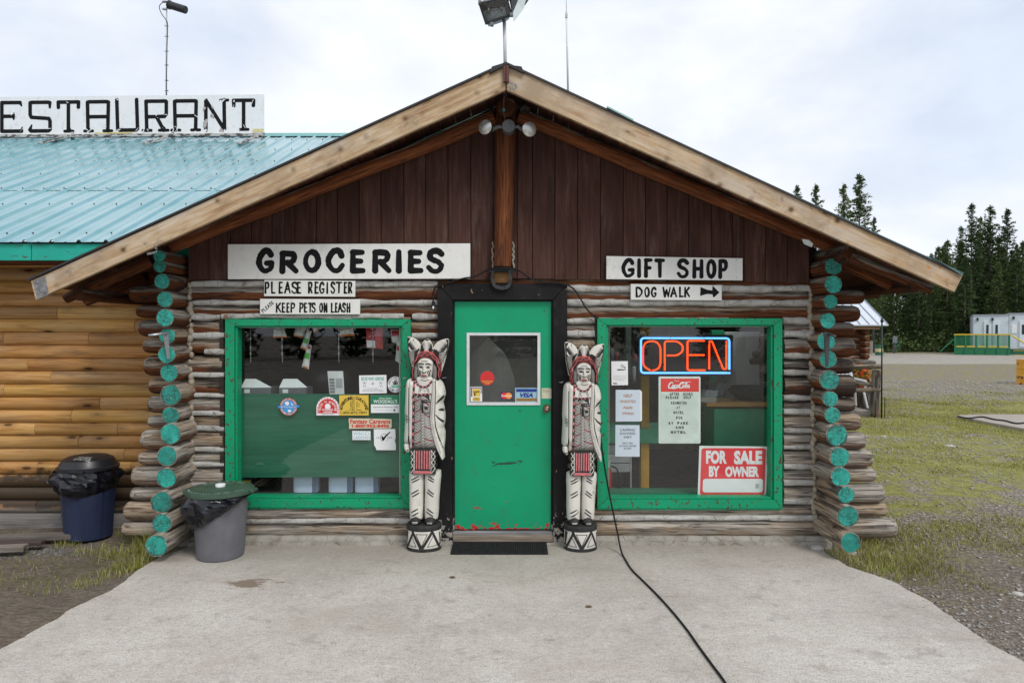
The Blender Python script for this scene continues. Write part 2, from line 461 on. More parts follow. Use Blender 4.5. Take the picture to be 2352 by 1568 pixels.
def make_glass(name, tint=(0.95, 0.975, 0.965), refl=1.0, ior=1.5):
	t = MT(name)
	g_ = t.n('NewGeometry').outputs
	dt = t.n('VectorMath', {0: g_['Normal'], 1: g_['Incoming']}, operation='DOT_PRODUCT').outputs['Value']
	fr = t.math('ADD', t.math('MULTIPLY', t.math('POWER', t.math('SUBTRACT', 1.0, t.math('ABSOLUTE', dt), True), 5.0), .92), .05)
	tr = t.n('BsdfTransparent', {'Color': (*tint, 1)})
	gl = t.n('BsdfGlossy', {'Color': (refl, refl, refl, 1), 'Roughness': 0.01})
	k = t.math('MULTIPLY', fr, 1.3, True)
	ms = t.n('MixShader', {0: k})
	t.t.links.new(tr.outputs[0], ms.inputs[1])
	t.t.links.new(gl.outputs[0], ms.inputs[2])
	o = t.n('OutputMaterial')
	t.t.links.new(ms.outputs[0], o.inputs['Surface'])
	return t.m
LOG = make_log_mat()
TEAL = make_teal_mat()
CHINK = make_chink_mat()
PLANK = make_board_mat('brown_stained_plank', (0.038, 0.016, 0.011), (0.064, 0.027, 0.019), (0.098, 0.048, 0.036), (1.2, 16, 16), 0.8, 0.9, (0.56, (0.19, 0.13, 0.115), 0.45), 0.4)
PINE = make_board_mat('weathered_pine_fascia', (0.30, 0.17, 0.085), (0.50, 0.36, 0.22), (0.62, 0.52, 0.40), (1.6, 16, 16), 0.75, 3.0, (0.50, (0.50, 0.44, 0.37), 0.75), 0.4, ((0.17, 0.10, 0.055), 0.6), knotcol=(0.10, 0.045, 0.02), iso=True)
SOFFIT = make_board_mat('dark_red_soffit_board', (0.06, 0.025, 0.016), (0.14, 0.053, 0.032), (0.24, 0.095, 0.055), (1.2, 14, 14), 0.8, 1.2)
OLDWOOD = make_board_mat('old_grey_timber', (0.13, 0.12, 0.11), (0.26, 0.24, 0.22), (0.42, 0.39, 0.36), (1.2, 26, 26), 0.85, 1.5, None, 0.6)
YELLOWOOD = make_board_mat('raw_yellow_timber', (0.30, 0.17, 0.05), (0.5, 0.3, 0.1), (0.6, 0.4, 0.16), (1.2, 20, 20), 0.6, 1.5)
SIDING = make_siding_mat()
ROOF = make_roof_mat()
GREENP = make_paint_mat('green_frame_paint', (0.004, 0.31, 0.145), (0.10, 0.045, 0.025), 0.615, 45, 0.42, (1, 1, .6))
DOORP = make_paint_mat('green_door_paint', (0.004, 0.315, 0.148), (0.02, 0.10, 0.055), 0.72, 16, 0.36, low=(0.50, 0.022, 0.03), tone=0.06, lowz=2.6, lowt=.19)
BLACKP = make_paint_mat('black_frame_paint', (0.014, 0.013, 0.014), (0.36, 0.22, 0.13), 0.70, 24, 0.55, (1, 1, 0.5), low=(0.34, 0.31, 0.28), lowz=.9, lowt=.40, tone=0.4, spec=0.15)
TEALP = make_paint_mat('teal_eave_paint', (0.015, 0.40, 0.30), (0.10, 0.07, 0.05), 0.63, 7, 0.5, (0.8, 1, 5))
WHITEP = make_paint_mat('white_sign_paint', (0.76, 0.76, 0.73), (0.45, 0.40, 0.33), 0.72, 16, 0.5, (1, 1, 2.5), tone=0.04)
WHITEOLD = make_paint_mat('flaking_white_paint', (0.46, 0.46, 0.45), (0.10, 0.09, 0.08), 0.52, 9, 0.6, (1, 1, 3), tone=0.06)
WHITEBIG = make_paint_mat('white_board_paint', (0.80, 0.82, 0.84), (0.62, 0.60, 0.58), 0.74, 5, 0.5, (1, 1, 1), tone=0.03)
INK = simple('black_lettering_paint', (0.010, 0.010, 0.011), 0.6, 0, 0.3, 20, spec=0.12)
CONC = make_concrete_mat()
GROUND = make_ground_mat()
GLASS = make_glass('window_glass')
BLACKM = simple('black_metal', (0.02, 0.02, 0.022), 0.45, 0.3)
RUBBER = simple('black_rubber', (0.018, 0.018, 0.02), 0.6, 0, 0.3, 30, 0.3, spec=.2)
CORDM = simple('black_cord_jacket', (0.012, 0.012, 0.013), 0.5, spec=.2)
GALV = simple('galvanised_steel', (0.42, 0.44, 0.47), 0.42, 0.75, 0.2, 20)
ALU = simple('white_aluminium_trim', (0.68, 0.70, 0.72), 0.4, 0.1)
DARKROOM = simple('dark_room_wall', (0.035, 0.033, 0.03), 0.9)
FLOORM = simple('dark_plank_floor', (0.06, 0.045, 0.035), 0.6)
WHITES = simple('white_card', (0.82, 0.83, 0.84), 0.55, 0, 0.03)
REDS = simple('red_print', (0.62, 0.03, 0.03), 0.45, 0, 0.05)
# ------------------------------------------------------------------ mesh building
class MB:
	def __init__(s):
		s.v = []
		s.f = []
	def add(s, vs, fs):
		o = len(s.v)
		s.v += [tuple(q) for q in vs]
		s.f += [tuple(i + o for i in q) for q in fs]
		return s
	def box(s, x0, x1, y0, y1, z0, z1):
		vs = [(x, y, z) for x in (x0, x1) for y in (y0, y1) for z in (z0, z1)]
		return s.add(vs, [(0, 1, 3, 2), (4, 6, 7, 5), (0, 4, 5, 1), (2, 3, 7, 6), (0, 2, 6, 4), (1, 5, 7, 3)])
	def bevbox(s, x0, x1, y0, y1, z0, z1, b):
		"""box with chamfered edges"""
		pts = []
		for (sx, xa) in ((-1, x0), (1, x1)):
			for (sy, ya) in ((-1, y0), (1, y1)):
				for (sz, za) in ((-1, z0), (1, z1)):
					pts += [(xa, ya - sy * b, za - sz * b), (xa - sx * b, ya, za - sz * b), (xa - sx * b, ya - sy * b, za)]
		return s.hull(pts)
	def hull(s, pts):
		import bmesh
		bm = bmesh.new()
		for p in pts:
			bm.verts.new(p)
		bmesh.ops.convex_hull(bm, input=bm.verts)
		bm.verts.ensure_lookup_table()
		bm.verts.index_update()
		vs = [tuple(v.co) for v in bm.verts]
		fs = [tuple(v.index for v in f.verts) for f in bm.faces]
		bm.free()
		return s.add(vs, fs)
	def quad(s, a, b, c, d):
		return s.add([a, b, c, d], [(0, 1, 2, 3)])
	def tube(s, pts, r, sides=8, caps=True):
		pts = [Vector(p) for p in pts]
		n = len(pts)
		rs = r if isinstance(r, (list, tuple)) else [r] * n
		vs, fs = [], []
		prev = None
		for i, p in enumerate(pts):
			d = (pts[min(i + 1, n - 1)] - pts[max(i - 1, 0)]).normalized()
			if prev is None:
				a = d.orthogonal().normalized()
			else:
				a = (prev - d * prev.dot(d)).normalized()
			prev = a
			b = d.cross(a)
			for k in range(sides):
				t = 2 * math.pi * k / sides
				vs.append(p + (a * math.cos(t) + b * math.sin(t)) * rs[i])
		for i in range(n - 1):
			for k in range(sides):
				k2 = (k + 1) % sides
				fs.append((i * sides + k, i * sides + k2, (i + 1) * sides + k2, (i + 1) * sides + k))
		if caps:
			fs.append(tuple(range(sides))[::-1])
			fs.append(tuple((n - 1) * sides + k for k in range(sides)))
		return s.add(vs, fs)
	def lathe(s, prof, c=(0, 0, 0), seg=24, sx=1.0, sy=1.0, caps=True, ax=None, start=0, end=2 * math.pi):
		"""prof: list of (radius, height); axis is +Z unless ax (a direction) is given"""
		c = Vector(c)
		Q = Matrix.Identity(3) if ax is None else Vector(ax).normalized().to_track_quat('Z', 'Y').to_matrix()
		vs, fs = [], []
		for (r, h) in prof:
			for k in range(seg):
				t = start + (end - start) * k / seg
				vs.append(c + Q @ Vector((r * math.cos(t) * sx, r * math.sin(t) * sy, h)))
		for i in range(len(prof) - 1):
			for k in range(seg):
				k2 = (k + 1) % seg
				fs.append((i * seg + k, i * seg + k2, (i + 1) * seg + k2, (i + 1) * seg + k))
		if caps:
			fs.append(tuple(range(seg))[::-1])
			fs.append(tuple((len(prof) - 1) * seg + k for k in range(seg)))
		return s.add(vs, fs)
	def prism(s, poly, d):
		"""poly: 3-D points of a planar outline; d: thickness vector"""
		d = Vector(d)
		n = len(poly)
		vs = [Vector(p) for p in poly] + [Vector(p) + d for p in poly]
		fs = [tuple(range(n)), tuple(range(2 * n - 1, n - 1, -1))]
		for i in range(n):
			j = (i + 1) % n
			fs.append((i, i + n, j + n, j))
		return s.add(vs, fs)
	def ball(s, c, r, seg=12, rings=8, sc=(1, 1, 1)):
		prof = [(max(1e-4, r * math.sin(math.pi * i / rings)), -r * math.cos(math.pi * i / rings)) for i in range(rings + 1)]
		o = len(s.v)
		s.lathe(prof, (0, 0, 0), seg)
		for i in range(o, len(s.v)):
			q = s.v[i]
			s.v[i] = (c[0] + q[0] * sc[0], c[1] + q[1] * sc[1], c[2] + q[2] * sc[2])
		return s
WM = {}
def wmat(o):
	return WM.get(o.name, Matrix.Identity(4)) if o is not None else Matrix.Identity(4)
def mesh_from(mb, name, smooth):
	me = bpy.data.meshes.new(name)
	me.from_pydata(mb.v, [], mb.f)
	if smooth is True:
		me.polygons.foreach_set('use_smooth', [True] * len(me.polygons))
	elif smooth:
		me.polygons.foreach_set('use_smooth', [True] * len(me.polygons))
		try:
			me.set_sharp_from_angle(angle=R(smooth))
		except Exception:
			pass
	me.update()
	return me
def ob(name, mb, mat, parent=None, smooth=False, M=None, color=None, recalc=False):
	"""link one mesh object. Vertices are world coordinates unless M (a rigid world matrix) is given."""
	if M is None:
		if parent is not None:
			T = wmat(parent).to_translation()
		else:
			a = np.array(mb.v)
			T = Vector(((a[:, 0].min() + a[:, 0].max()) / 2, (a[:, 1].min() + a[:, 1].max()) / 2, a[:, 2].min()))
		mb2 = MB()
		mb2.v = [(p[0] - T[0], p[1] - T[1], p[2] - T[2]) for p in mb.v]
		mb2.f = mb.f
		mb = mb2
		M = Matrix.Translation(T)
	me = mesh_from(mb, name, smooth)
	if recalc:
		import bmesh
		bm = bmesh.new()
		bm.from_mesh(me)
		bmesh.ops.recalc_face_normals(bm, faces=bm.faces)
		bm.to_mesh(me)
		bm.free()
	me.materials.append(mat)
	o = bpy.data.objects.new(name, me)
	COL.objects.link(o)
	if parent is not None:
		o.parent = parent
	B = wmat(parent).inverted() @ M
	o.location = B.to_translation()
	o.rotation_mode = 'QUATERNION'
	o.rotation_quaternion = B.to_quaternion()
	WM[o.name] = M
	if color is not None:
		o.color = (*color, 1) if len(color) == 3 else color
	return o
def tag(o, label=None, cat=None, group=None, kind=None):
	if label:
		o['label'] = label
	if cat:
		o['category'] = cat
	if group:
		o['group'] = group
	if kind:
		o['kind'] = kind
	return o
def thing(name, label, cat, loc, group=None):
	o = bpy.data.objects.new(name, None)
	o.empty_display_size = 0.1
	COL.objects.link(o)
	o.location = loc
	WM[o.name] = Matrix.Translation(Vector(loc))
	return tag(o, label, cat, group)
def copy_tree(o, parent=None):
	c = o.copy()
	COL.objects.link(c)
	c.parent = parent
	WM[c.name] = WM.get(o.name, Matrix.Identity(4))
	for ch in list(o.children):
		copy_tree(ch, c)
	return c
def frame_dir(p0, p1):
	"""rigid matrix with local X along p0->p1 and local Z as near world up as possible"""
	p0, p1 = Vector(p0), Vector(p1)
	x = (p1 - p0).normalized()
	up = Vector((0, 0, 1))
	if abs(x.dot(up)) > 0.99:
		up = Vector((0, -1, 0))
	y = up.cross(x).normalized()
	z = x.cross(y)
	M = Matrix((x, y, z)).transposed().to_4x4()
	M.translation = p0
	return M
def beam(name, p0, p1, w, h, mat, parent, color=(1, 1, 1), b=0.002):
	"""squared timber from p0 to p1; w across, h up"""
	L = (Vector(p1) - Vector(p0)).length
	mb = MB().bevbox(0, L, -w / 2, w / 2, -h / 2, h / 2, b)
	return ob(name, mb, mat, parent, M=frame_dir(p0, p1), color=color)
def log(name, p0, p1, r0, r1, parent, color=(0.5, 1, 0.3), mat=None, sides=18, wob=0.07, dome0=0.0, dome1=0.0, bend=0.006, seg=None):
	"""round log with a wandering surface and domed axe-cut ends"""
	p0, p1 = Vector(p0), Vector(p1)
	L = (p1 - p0).length
	sd = rng.uniform(0, 100)
	n = seg or max(4, int(L / 0.12))
	mb = MB()
	rings = []
	ts = [i / n for i in range(n + 1)]
	for dm, side in ((dome0, 0), (dome1, 1)):
		if dm > 0:
			ex = [q * dm / L for q in (0.12, 0.3, 0.6)]
			ts += ex if side == 0 else [1 - q for q in ex]
	ts = sorted(set(ts))
	vs, fs = [], []
	for t in ts:
		x = t * L
		r = r0 + (r1 - r0) * t
		if dome0 > 0 and x < dome0:
			q = 1 - x / dome0
			r *= math.sqrt(max(0.0, 1 - q * q)) * 0.40 + 0.60
		if dome1 > 0 and L - x < dome1:
			q = 1 - (L - x) / dome1
			r *= math.sqrt(max(0.0, 1 - q * q)) * 0.40 + 0.60
		cy = bend * mnoise.noise(Vector((x * 0.9, sd, 1)))
		cz = bend * mnoise.noise(Vector((x * 0.9, sd, 9)))
		for k in range(sides):
			a = 2 * math.pi * k / sides
			w = 1 + wob * (mnoise.noise(Vector((x * 2.0 + sd, math.cos(a) * 1.1, math.sin(a) * 1.1))) + 0.5 * mnoise.noise(Vector((x * 7.0 + sd, math.cos(a) * 2.2, math.sin(a) * 2.2))))
			vs.append((x, cy + r * w * math.cos(a), cz + r * w * math.sin(a)))
	m = len(ts)
	for i in range(m - 1):
		for k in range(sides):
			k2 = (k + 1) % sides
			fs.append((i * sides + k, i * sides + k2, (i + 1) * sides + k2, (i + 1) * sides + k))
	fs.append(tuple(range(sides))[::-1])
	fs.append(tuple((m - 1) * sides + k for k in range(sides)))
	mb.add(vs, fs)
	return ob(name, mb, mat or LOG, parent, smooth=50, M=frame_dir(p0, p1), color=color)
# ------------------------------------------------------------------ flat shapes from distance fields
def seg_sdf(P, a, b, ra, rb):
	ax, ay = a
	bx, by = b
	dx, dy = bx - ax, by - ay
	L = dx * dx + dy * dy
	if L < 1e-12:
		return np.hypot(P[0] - ax, P[1] - ay) - ra
	t = np.clip(((P[0] - ax) * dx + (P[1] - ay) * dy) / L, 0, 1)
	return np.hypot(P[0] - ax - t * dx, P[1] - ay - t * dy) - (ra + (rb - ra) * t)
def poly_sdf(P, poly):
	x, y = P
	d = np.full(x.shape, 1e9)
	inside = np.zeros(x.shape, bool)
	n = len(poly)
	for i in range(n):
		ax, ay = poly[i]
		bx, by = poly[(i + 1) % n]
		dx, dy = bx - ax, by - ay
		L = dx * dx + dy * dy
		if L < 1e-12:
			continue
		t = np.clip(((x - ax) * dx + (y - ay) * dy) / L, 0, 1)
		d = np.minimum(d, np.hypot(x - ax - t * dx, y - ay - t * dy))
		c = ((ay > y) != (by > y))
		with np.errstate(divide='ignore', invalid='ignore'):
			xi = (bx - ax) * (y - ay) / (by - ay if abs(by - ay) > 1e-12 else 1e-12) + ax
		inside ^= c & (x < xi)
	return np.where(inside, -d, d)
def smooth_pts(pts, closed=False, k=6):
	"""Catmull-Rom through the points (any dimension)"""
	P = [np.array(p, float) for p in pts]
	n = len(P)
	out = []
	rngi = range(n) if closed else range(n - 1)
	for i in rngi:
		if closed:
			a, b, c, d = P[(i - 1) % n], P[i], P[(i + 1) % n], P[(i + 2) % n]
		else:
			a = P[i - 1] if i > 0 else 2 * P[0] - P[1]
			b, c = P[i], P[i + 1]
			d = P[i + 2] if i + 2 < n else 2 * P[-1] - P[-2]
		for j in range(k):
			t = j / k
			out.append(tuple(0.5 * (2 * b + (c - a) * t + (2 * a - 5 * b + 4 * c - d) * t * t + (3 * b - a - 3 * c + d) * t ** 3)))
	if not closed:
		out.append(tuple(P[-1]))
	return out
def march(F, xs, ys):
	"""triangulated inside (F<0) of a sampled field; returns 2-D verts, faces"""
	ny, nx = F.shape
	verts, faces, vid, eid = [], [], {}, {}
	def vv(j, i):
		k = (j, i)
		if k not in vid:
			vid[k] = len(verts)
			verts.append((xs[i], ys[j]))
		return vid[k]
	def ee(a, b):
		k = (a, b) if a < b else (b, a)
		if k not in eid:
			fa, fb = F[k[0]], F[k[1]]
			t = fa / (fa - fb)
			eid[k] = len(verts)
			verts.append((xs[k[0][1]] * (1 - t) + xs[k[1][1]] * t, ys[k[0][0]] * (1 - t) + ys[k[1][0]] * t))
		return eid[k]
	I = F < 0
	any_ = I[:-1, :-1] | I[1:, :-1] | I[:-1, 1:] | I[1:, 1:]
	for j, i in zip(*np.nonzero(any_)):
		c = [(j, i), (j, i + 1), (j + 1, i + 1), (j + 1, i)]
		ins = [I[q] for q in c]
		if all(ins):
			faces.append([vv(*q) for q in c])
			continue
		poly = []
		for k in range(4):
			a, b = c[k], c[(k + 1) % 4]
			if ins[k]:
				poly.append(vv(*a))
			if ins[k] != ins[(k + 1) % 4]:
				poly.append(ee(a, b))
		if len(poly) >= 3:
			faces.append(poly)
	return verts, faces
def field_grid(bb, res):
	x0, x1, y0, y1 = bb
	xs = np.arange(x0 - 2 * res, x1 + 2.01 * res, res)
	ys = np.arange(y0 - 2 * res, y1 + 2.01 * res, res)
	return xs, ys, np.meshgrid(xs, ys)
def ink_shapes(strokes=(), polys=(), res=1.0, cut=()):
	"""strokes: lists of (x, y, halfwidth); polys: outlines. Returns 2-D verts, faces of the union minus the 'cut' strokes."""
	allp = [(p[0] - p[2], p[1] - p[2]) for s in strokes for p in s] + [(p[0] + p[2], p[1] + p[2]) for s in strokes for p in s] + [p for q in polys for p in q]
	bb = (min(p[0] for p in allp), max(p[0] for p in allp), min(p[1] for p in allp), max(p[1] for p in allp))
	xs, ys, P = field_grid(bb, res)
	F = np.full(P[0].shape, 1e9)
	for s in strokes:
		if len(s) == 1:
			F = np.minimum(F, seg_sdf(P, s[0][:2], s[0][:2], s[0][2], s[0][2]))
		for a, b in zip(s[:-1], s[1:]):
			F = np.minimum(F, seg_sdf(P, a[:2], b[:2], a[2], b[2]))
	for q in polys:
		F = np.minimum(F, poly_sdf(P, q))
	for s in cut:
		for a, b in zip(s[:-1], s[1:]):
			F = np.maximum(F, -seg_sdf(P, a[:2], b[:2], a[2], b[2]))
	F = np.where(np.abs(F) < 1e-9, 1e-9, F)
	return march(F, xs, ys)
def face_mb(mb, v2, f2, fn):
	mb.add([fn(*p) for p in v2], f2)
	return mb
# ------------------------------------------------------------------ hand lettering (unit boxes, y up)
def _o(x0, y0, x1, y1, n=14):
	return [((x0 + x1) / 2 + (x1 - x0) / 2 * math.sin(2 * math.pi * k / n), (y0 + y1) / 2 + (y1 - y0) / 2 * math.cos(2 * math.pi * k / n)) for k in range(n + 1)]
def cr(*pts):
	return smooth_pts(pts, False, 5)
GL = {
	'A': [[(0, 0), (.5, 1), (1, 0)], [(.2, .35), (.8, .35)]],
	'B': [[(.1, 0), (.1, 1)], cr((.1, 1), (.75, .95), (.8, .65), (.15, .52)), cr((.15, .52), (.95, .45), (.9, .08), (.1, 0))],
	'C': [cr((.95, .74), (.78, .97), (.4, .97), (.06, .62), (.06, .3), (.38, .02), (.75, .03), (1, .27))],
	'D': [[(.12, 0), (.12, 1)], cr((.12, 1), (.62, .95), (.98, .5), (.62, .05), (.12, 0))],
	'E': [[(.12, 0), (.12, 1)], [(.12, 1), (.92, 1)], [(.12, .52), (.82, .52)], [(.12, 0), (1, 0)]],
	'F': [[(.12, 0), (.12, 1)], [(.12, 1), (1, 1)], [(.12, .52), (.8, .52)]],
	'G': [cr((.92, .80), (.72, .98), (.38, .95), (.04, .60), (.04, .3), (.34, .0), (.70, .02), (.95, .16), (.95, .36)), [(.95, .37), (.60, .37)]],
	'H': [[(.08, 0), (.08, 1)], [(.92, 0), (.92, 1)], [(.08, .5), (.92, .5)]],
	'I': [[(.5, 0), (.5, 1)]],
	'K': [[(.1, 0), (.1, 1)], [(.92, 1), (.12, .45)], [(.35, .6), (.98, 0)]],
	'L': [[(.12, 1), (.12, 0)], [(.12, 0), (1, 0)]],
	'N': [[(.08, 0), (.08, 1)], [(.08, 1), (.92, 0)], [(.92, 0), (.92, 1)]],
	'O': [_o(.03, 0, .97, 1)],
	'P': [[(.12, 0), (.12, 1)], cr((.12, 1), (.8, .97), (.95, .72), (.75, .48), (.12, .45))],
	'R': [[(.12, 0), (.12, 1)], cr((.12, 1), (.78, .97), (.9, .74), (.7, .52), (.12, .48)), [(.45, .48), (1, 0)]],
	'S': [cr((.95, .85), (.7, 1.0), (.3, .98), (.1, .78), (.3, .58), (.72, .46), (.95, .24), (.72, .01), (.3, 0), (.03, .18))],
	'T': [[(0, 1), (1, 1)], [(.5, 1), (.5, 0)]],
	'U': [cr((.08, 1), (.08, .35), (.25, .03), (.75, .03), (.92, .35), (.92, 1))],
	'W': [[(0, 1), (.25, 0), (.5, .75), (.75, 0), (1, 1)]],
	'Y': [[(0, 1), (.5, .5), (1, 1)], [(.5, .5), (.5, 0)]],
	'M': [[(.05, 0), (.1, 1), (.5, .3), (.9, 1), (.95, 0)]],
	'V': [[(0, 1), (.5, 0), (1, 1)]],
}
def hand(mb, ch, x0, x1, y0, y1, w, Y, wv=0.12, jit=0.03, shear=0.0, res=1.0, chips=0, rnd=rng):
	"""one brush letter in the photo box x0..x1, y0 (top)..y1, stroke halfwidth w, on the plane Y"""
	strokes = []
	for s in GL[ch]:
		s2 = []
		for k, (u, v) in enumerate(s):
			t = k / max(1, len(s) - 1)
			ww = w * (1 + wv * math.sin(t * 5 + rnd.uniform(0, 6) * 0.2) + rnd.uniform(-0.06, 0.06))
			if len(s) == 2:
				ww = w * (1.0 + (wv if k == 0 else -wv * 0.5))
			px = x0 + w + u * (x1 - x0 - 2 * w) + rnd.uniform(-jit, jit) * (x1 - x0) * 0.5 + shear * (v - .5) * (y1 - y0)
			py = y1 - w - v * (y1 - y0 - 2 * w) + rnd.uniform(-jit, jit) * (y1 - y0) * 0.3
			s2.append((px, py, ww))
		strokes.append(s2)
	cut = []
	for _ in range(chips):
		cx, cy = rnd.uniform(x0, x1), rnd.uniform(y0, y1)
		cut.append([(cx, cy, rnd.uniform(0.6, 2.2)), (cx + rnd.uniform(-4, 4), cy + rnd.uniform(-3, 3), rnd.uniform(0.3, 1.5))])
	v2, f2 = ink_shapes(strokes, (), res, cut)
	face_mb(mb, v2, f2, lambda a, b: at(a, b, Y))
def text_mesh(s, bold=0.0, shear=0.0, spacing=1.0):
	cu = bpy.data.curves.new('t', 'FONT')
	cu.body = s
	cu.resolution_u = 3
	cu.offset = bold
	cu.shear = shear
	cu.space_character = spacing
	to = bpy.data.objects.new('t', cu)
	me = bpy.data.meshes.new_from_object(to)
	n = len(me.vertices)
	co = np.zeros(n * 3)
	me.vertices.foreach_get('co', co)
	co = co.reshape(-1, 3)
	fs = [tuple(p.vertices) for p in me.polygons]
	bpy.data.objects.remove(to)
	bpy.data.curves.remove(cu)
	bpy.data.meshes.remove(me)
	return co[:, :2], fs
def text_px(mb, s, x0, x1, y0, y1, Y, bold=0.0, shear=0.0, spacing=1.0, rot=0.0, fn=None):
	"""printed text stretched to the photo box; rot in degrees about its centre"""
	co, fs = text_mesh(s, bold, shear, spacing)
	if len(co) == 0:
		return
	mn, mx = co.min(0), co.max(0)
	u = (co[:, 0] - mn[0]) / max(1e-6, mx[0] - mn[0])
	v = (co[:, 1] - mn[1]) / max(1e-6, mx[1] - mn[1])
	x = x0 + u * (x1 - x0)
	y = y1 - v * (y1 - y0)
	if rot:
		a = R(rot)
		cx, cy = (x0 + x1) / 2, (y0 + y1) / 2
		x, y = cx + (x - cx) * math.cos(a) + (y - cy) * math.sin(a), cy - (x - cx) * math.sin(a) + (y - cy) * math.cos(a)
	f = fn or (lambda a, b: at(a, b, Y))
	mb.add([f(a, b) for a, b in zip(x, y)], fs)
def arc_text(mb, s, cx, cy, rx, ry, a0, a1, h, Y, bold=0.0, wfac=0.62, flip=False):
	"""letters on an arc (photo px); angles in degrees, 90 = top"""
	n = len(s)
	for i, ch in enumerate(s):
		if ch == ' ':
			continue
		a = a0 + (a1 - a0) * (i + 0.5) / n
		x, y = cx + rx * math.cos(R(a)), cy - ry * math.sin(R(a))
		w = h * wfac * (0.35 if ch in 'I1' else 1.0)
		text_px(mb, ch, x - w / 2, x + w / 2, y - h / 2, y + h / 2, Y, bold, rot=(a - 90) if not flip else (a + 90))
def rect(mb, x0, x1, y0, y1, Y):
	mb.quad(at(x0, y1, Y), at(x1, y1, Y), at(x1, y0, Y), at(x0, y0, Y))
def disc(mb, cx, cy, rx, ry, Y, n=28):
	mb.add([at(cx + rx * math.cos(2 * math.pi * k / n), cy - ry * math.sin(2 * math.pi * k / n), Y) for k in range(n)], [tuple(range(n))])
def slab_px(mb, pts, Y, th):
	"""flat card/board: photo outline at plane Y, thickness th going back"""
	mb.prism([at(a, b, Y) for a, b in pts], (0, th, 0))
# ================================================================== the log store
FY = 6.09
cabin = thing('log_store', 'low gabled log cabin store with teal painted log ends and green door', 'building', (-0.08, FY, 0))
LROWS = [(656, 695, 302), (700, 730, 317), (734, 775, 324), (777, 812, 332), (815, 864, 336), (866, 904, 346), (908, 950, 344), (952, 982, 342),
         (984, 1032, 328), (1034, 1067, 320), (1068, 1116, 306), (1117, 1149, 301), (1150, 1194, 288), (1195, 1231, 281)]
LCH = [(645, 658), (689, 700), (720, 735), (763, 777), (800, 814), (854, 866), (903, 912), (944, 954), (978, 990), (1026, 1038), (1062, 1073), (1106, 1118), (1143, 1152), (1190, 1202)]
RROWS = [(666, 700, 1981), (701, 741, 1970), (741, 775, 1960), (776, 821, 1960), (823, 859, 1956), (860, 911, 1960), (912, 947, 1961), (949, 989, 1974),
         (991, 1031, 1986), (1031, 1073, 2002), (1074, 1108, 2010), (1109, 1154, 2029), (1154, 1186, 2038), (1187, 1233, 2058)]
RCHK = [(656, 669), (688, 702), (729, 743), (758, 774), (811, 823), (849, 862), (906, 918), (938, 952), (984, 995), (1021, 1034), (1064, 1077), (1103, 1116), (1145, 1158), (1184, 1195)]
CHY = FY - 0.076
LW = (517, 943, 733, 1165)
RW = (1372, 1797, 731, 1167)
DF = (1005, 1303, 651, 1250)
def chink(x0, x1, y0, y1, w=1.0, Y=CHY):
	"""rounded bead of mortar between two logs, ragged along its edges"""
	a, b = at(x0, (y0 + y1) / 2, Y), at(x1, (y0 + y1) / 2, Y)
	n = max(3, int((b.x - a.x) / 0.045))
	hh = abs(at(0, y0, Y).z - at(0, y1, Y).z) / 2
	sd = rng.uniform(0, 90)
	mb = MB()
	vs, fs = [], []
	m = 7
	for i in range(n + 1):
		x = a.x + (b.x - a.x) * i / n
		h = hh * (1.22 + 0.45 * mnoise.noise(Vector((x * 7, sd, 0))) + 0.25 * mnoise.noise(Vector((x * 23, sd, 3))))
		if i in (0, n):
			h *= 0.9
		zc = a.z + hh * 0.4 * mnoise.noise(Vector((x * 3, sd, 7)))
		for k in range(m):
			t = -1 + 2 * k / (m - 1)
			bul = math.sqrt(max(0, 1 - t ** 4 * 0.96))
			vs.append((x, Y + 0.05 - (0.062 + 0.008 * mnoise.noise(Vector((x * 9, sd, t * 2)))) * bul, zc + h * t * 1.05))
	for i in range(n):
		for k in range(m - 1):
			fs.append((i * m + k, (i + 1) * m + k, (i + 1) * m + k + 1, i * m + k + 1))
	fs.append(tuple(range(m)))
	fs.append(tuple(n * m + k for k in range(m))[::-1])
	mb.add(vs, fs)
	return ob('chinking', mb, CHINK, cabin, smooth=60, color=(w, w, w * 0.99))
def wall_log(x0, x1, ya, yb, d0, d1, st, br, rot, Y=FY):
	ra = abs(at(0, ya, Y).z - at(0, yb, Y).z) / 2
	zc = (at(0, ya, Y).z + at(0, yb, Y).z) / 2
	r = ra * 1.0
	p0 = Vector((X_(x0, Y), Y, zc + rng.uniform(-.004, .004)))
	p1 = Vector((X_(x1, Y), Y, zc + rng.uniform(-.004, .004)))
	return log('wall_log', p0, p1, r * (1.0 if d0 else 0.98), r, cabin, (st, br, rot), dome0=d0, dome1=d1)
n_rows = 14
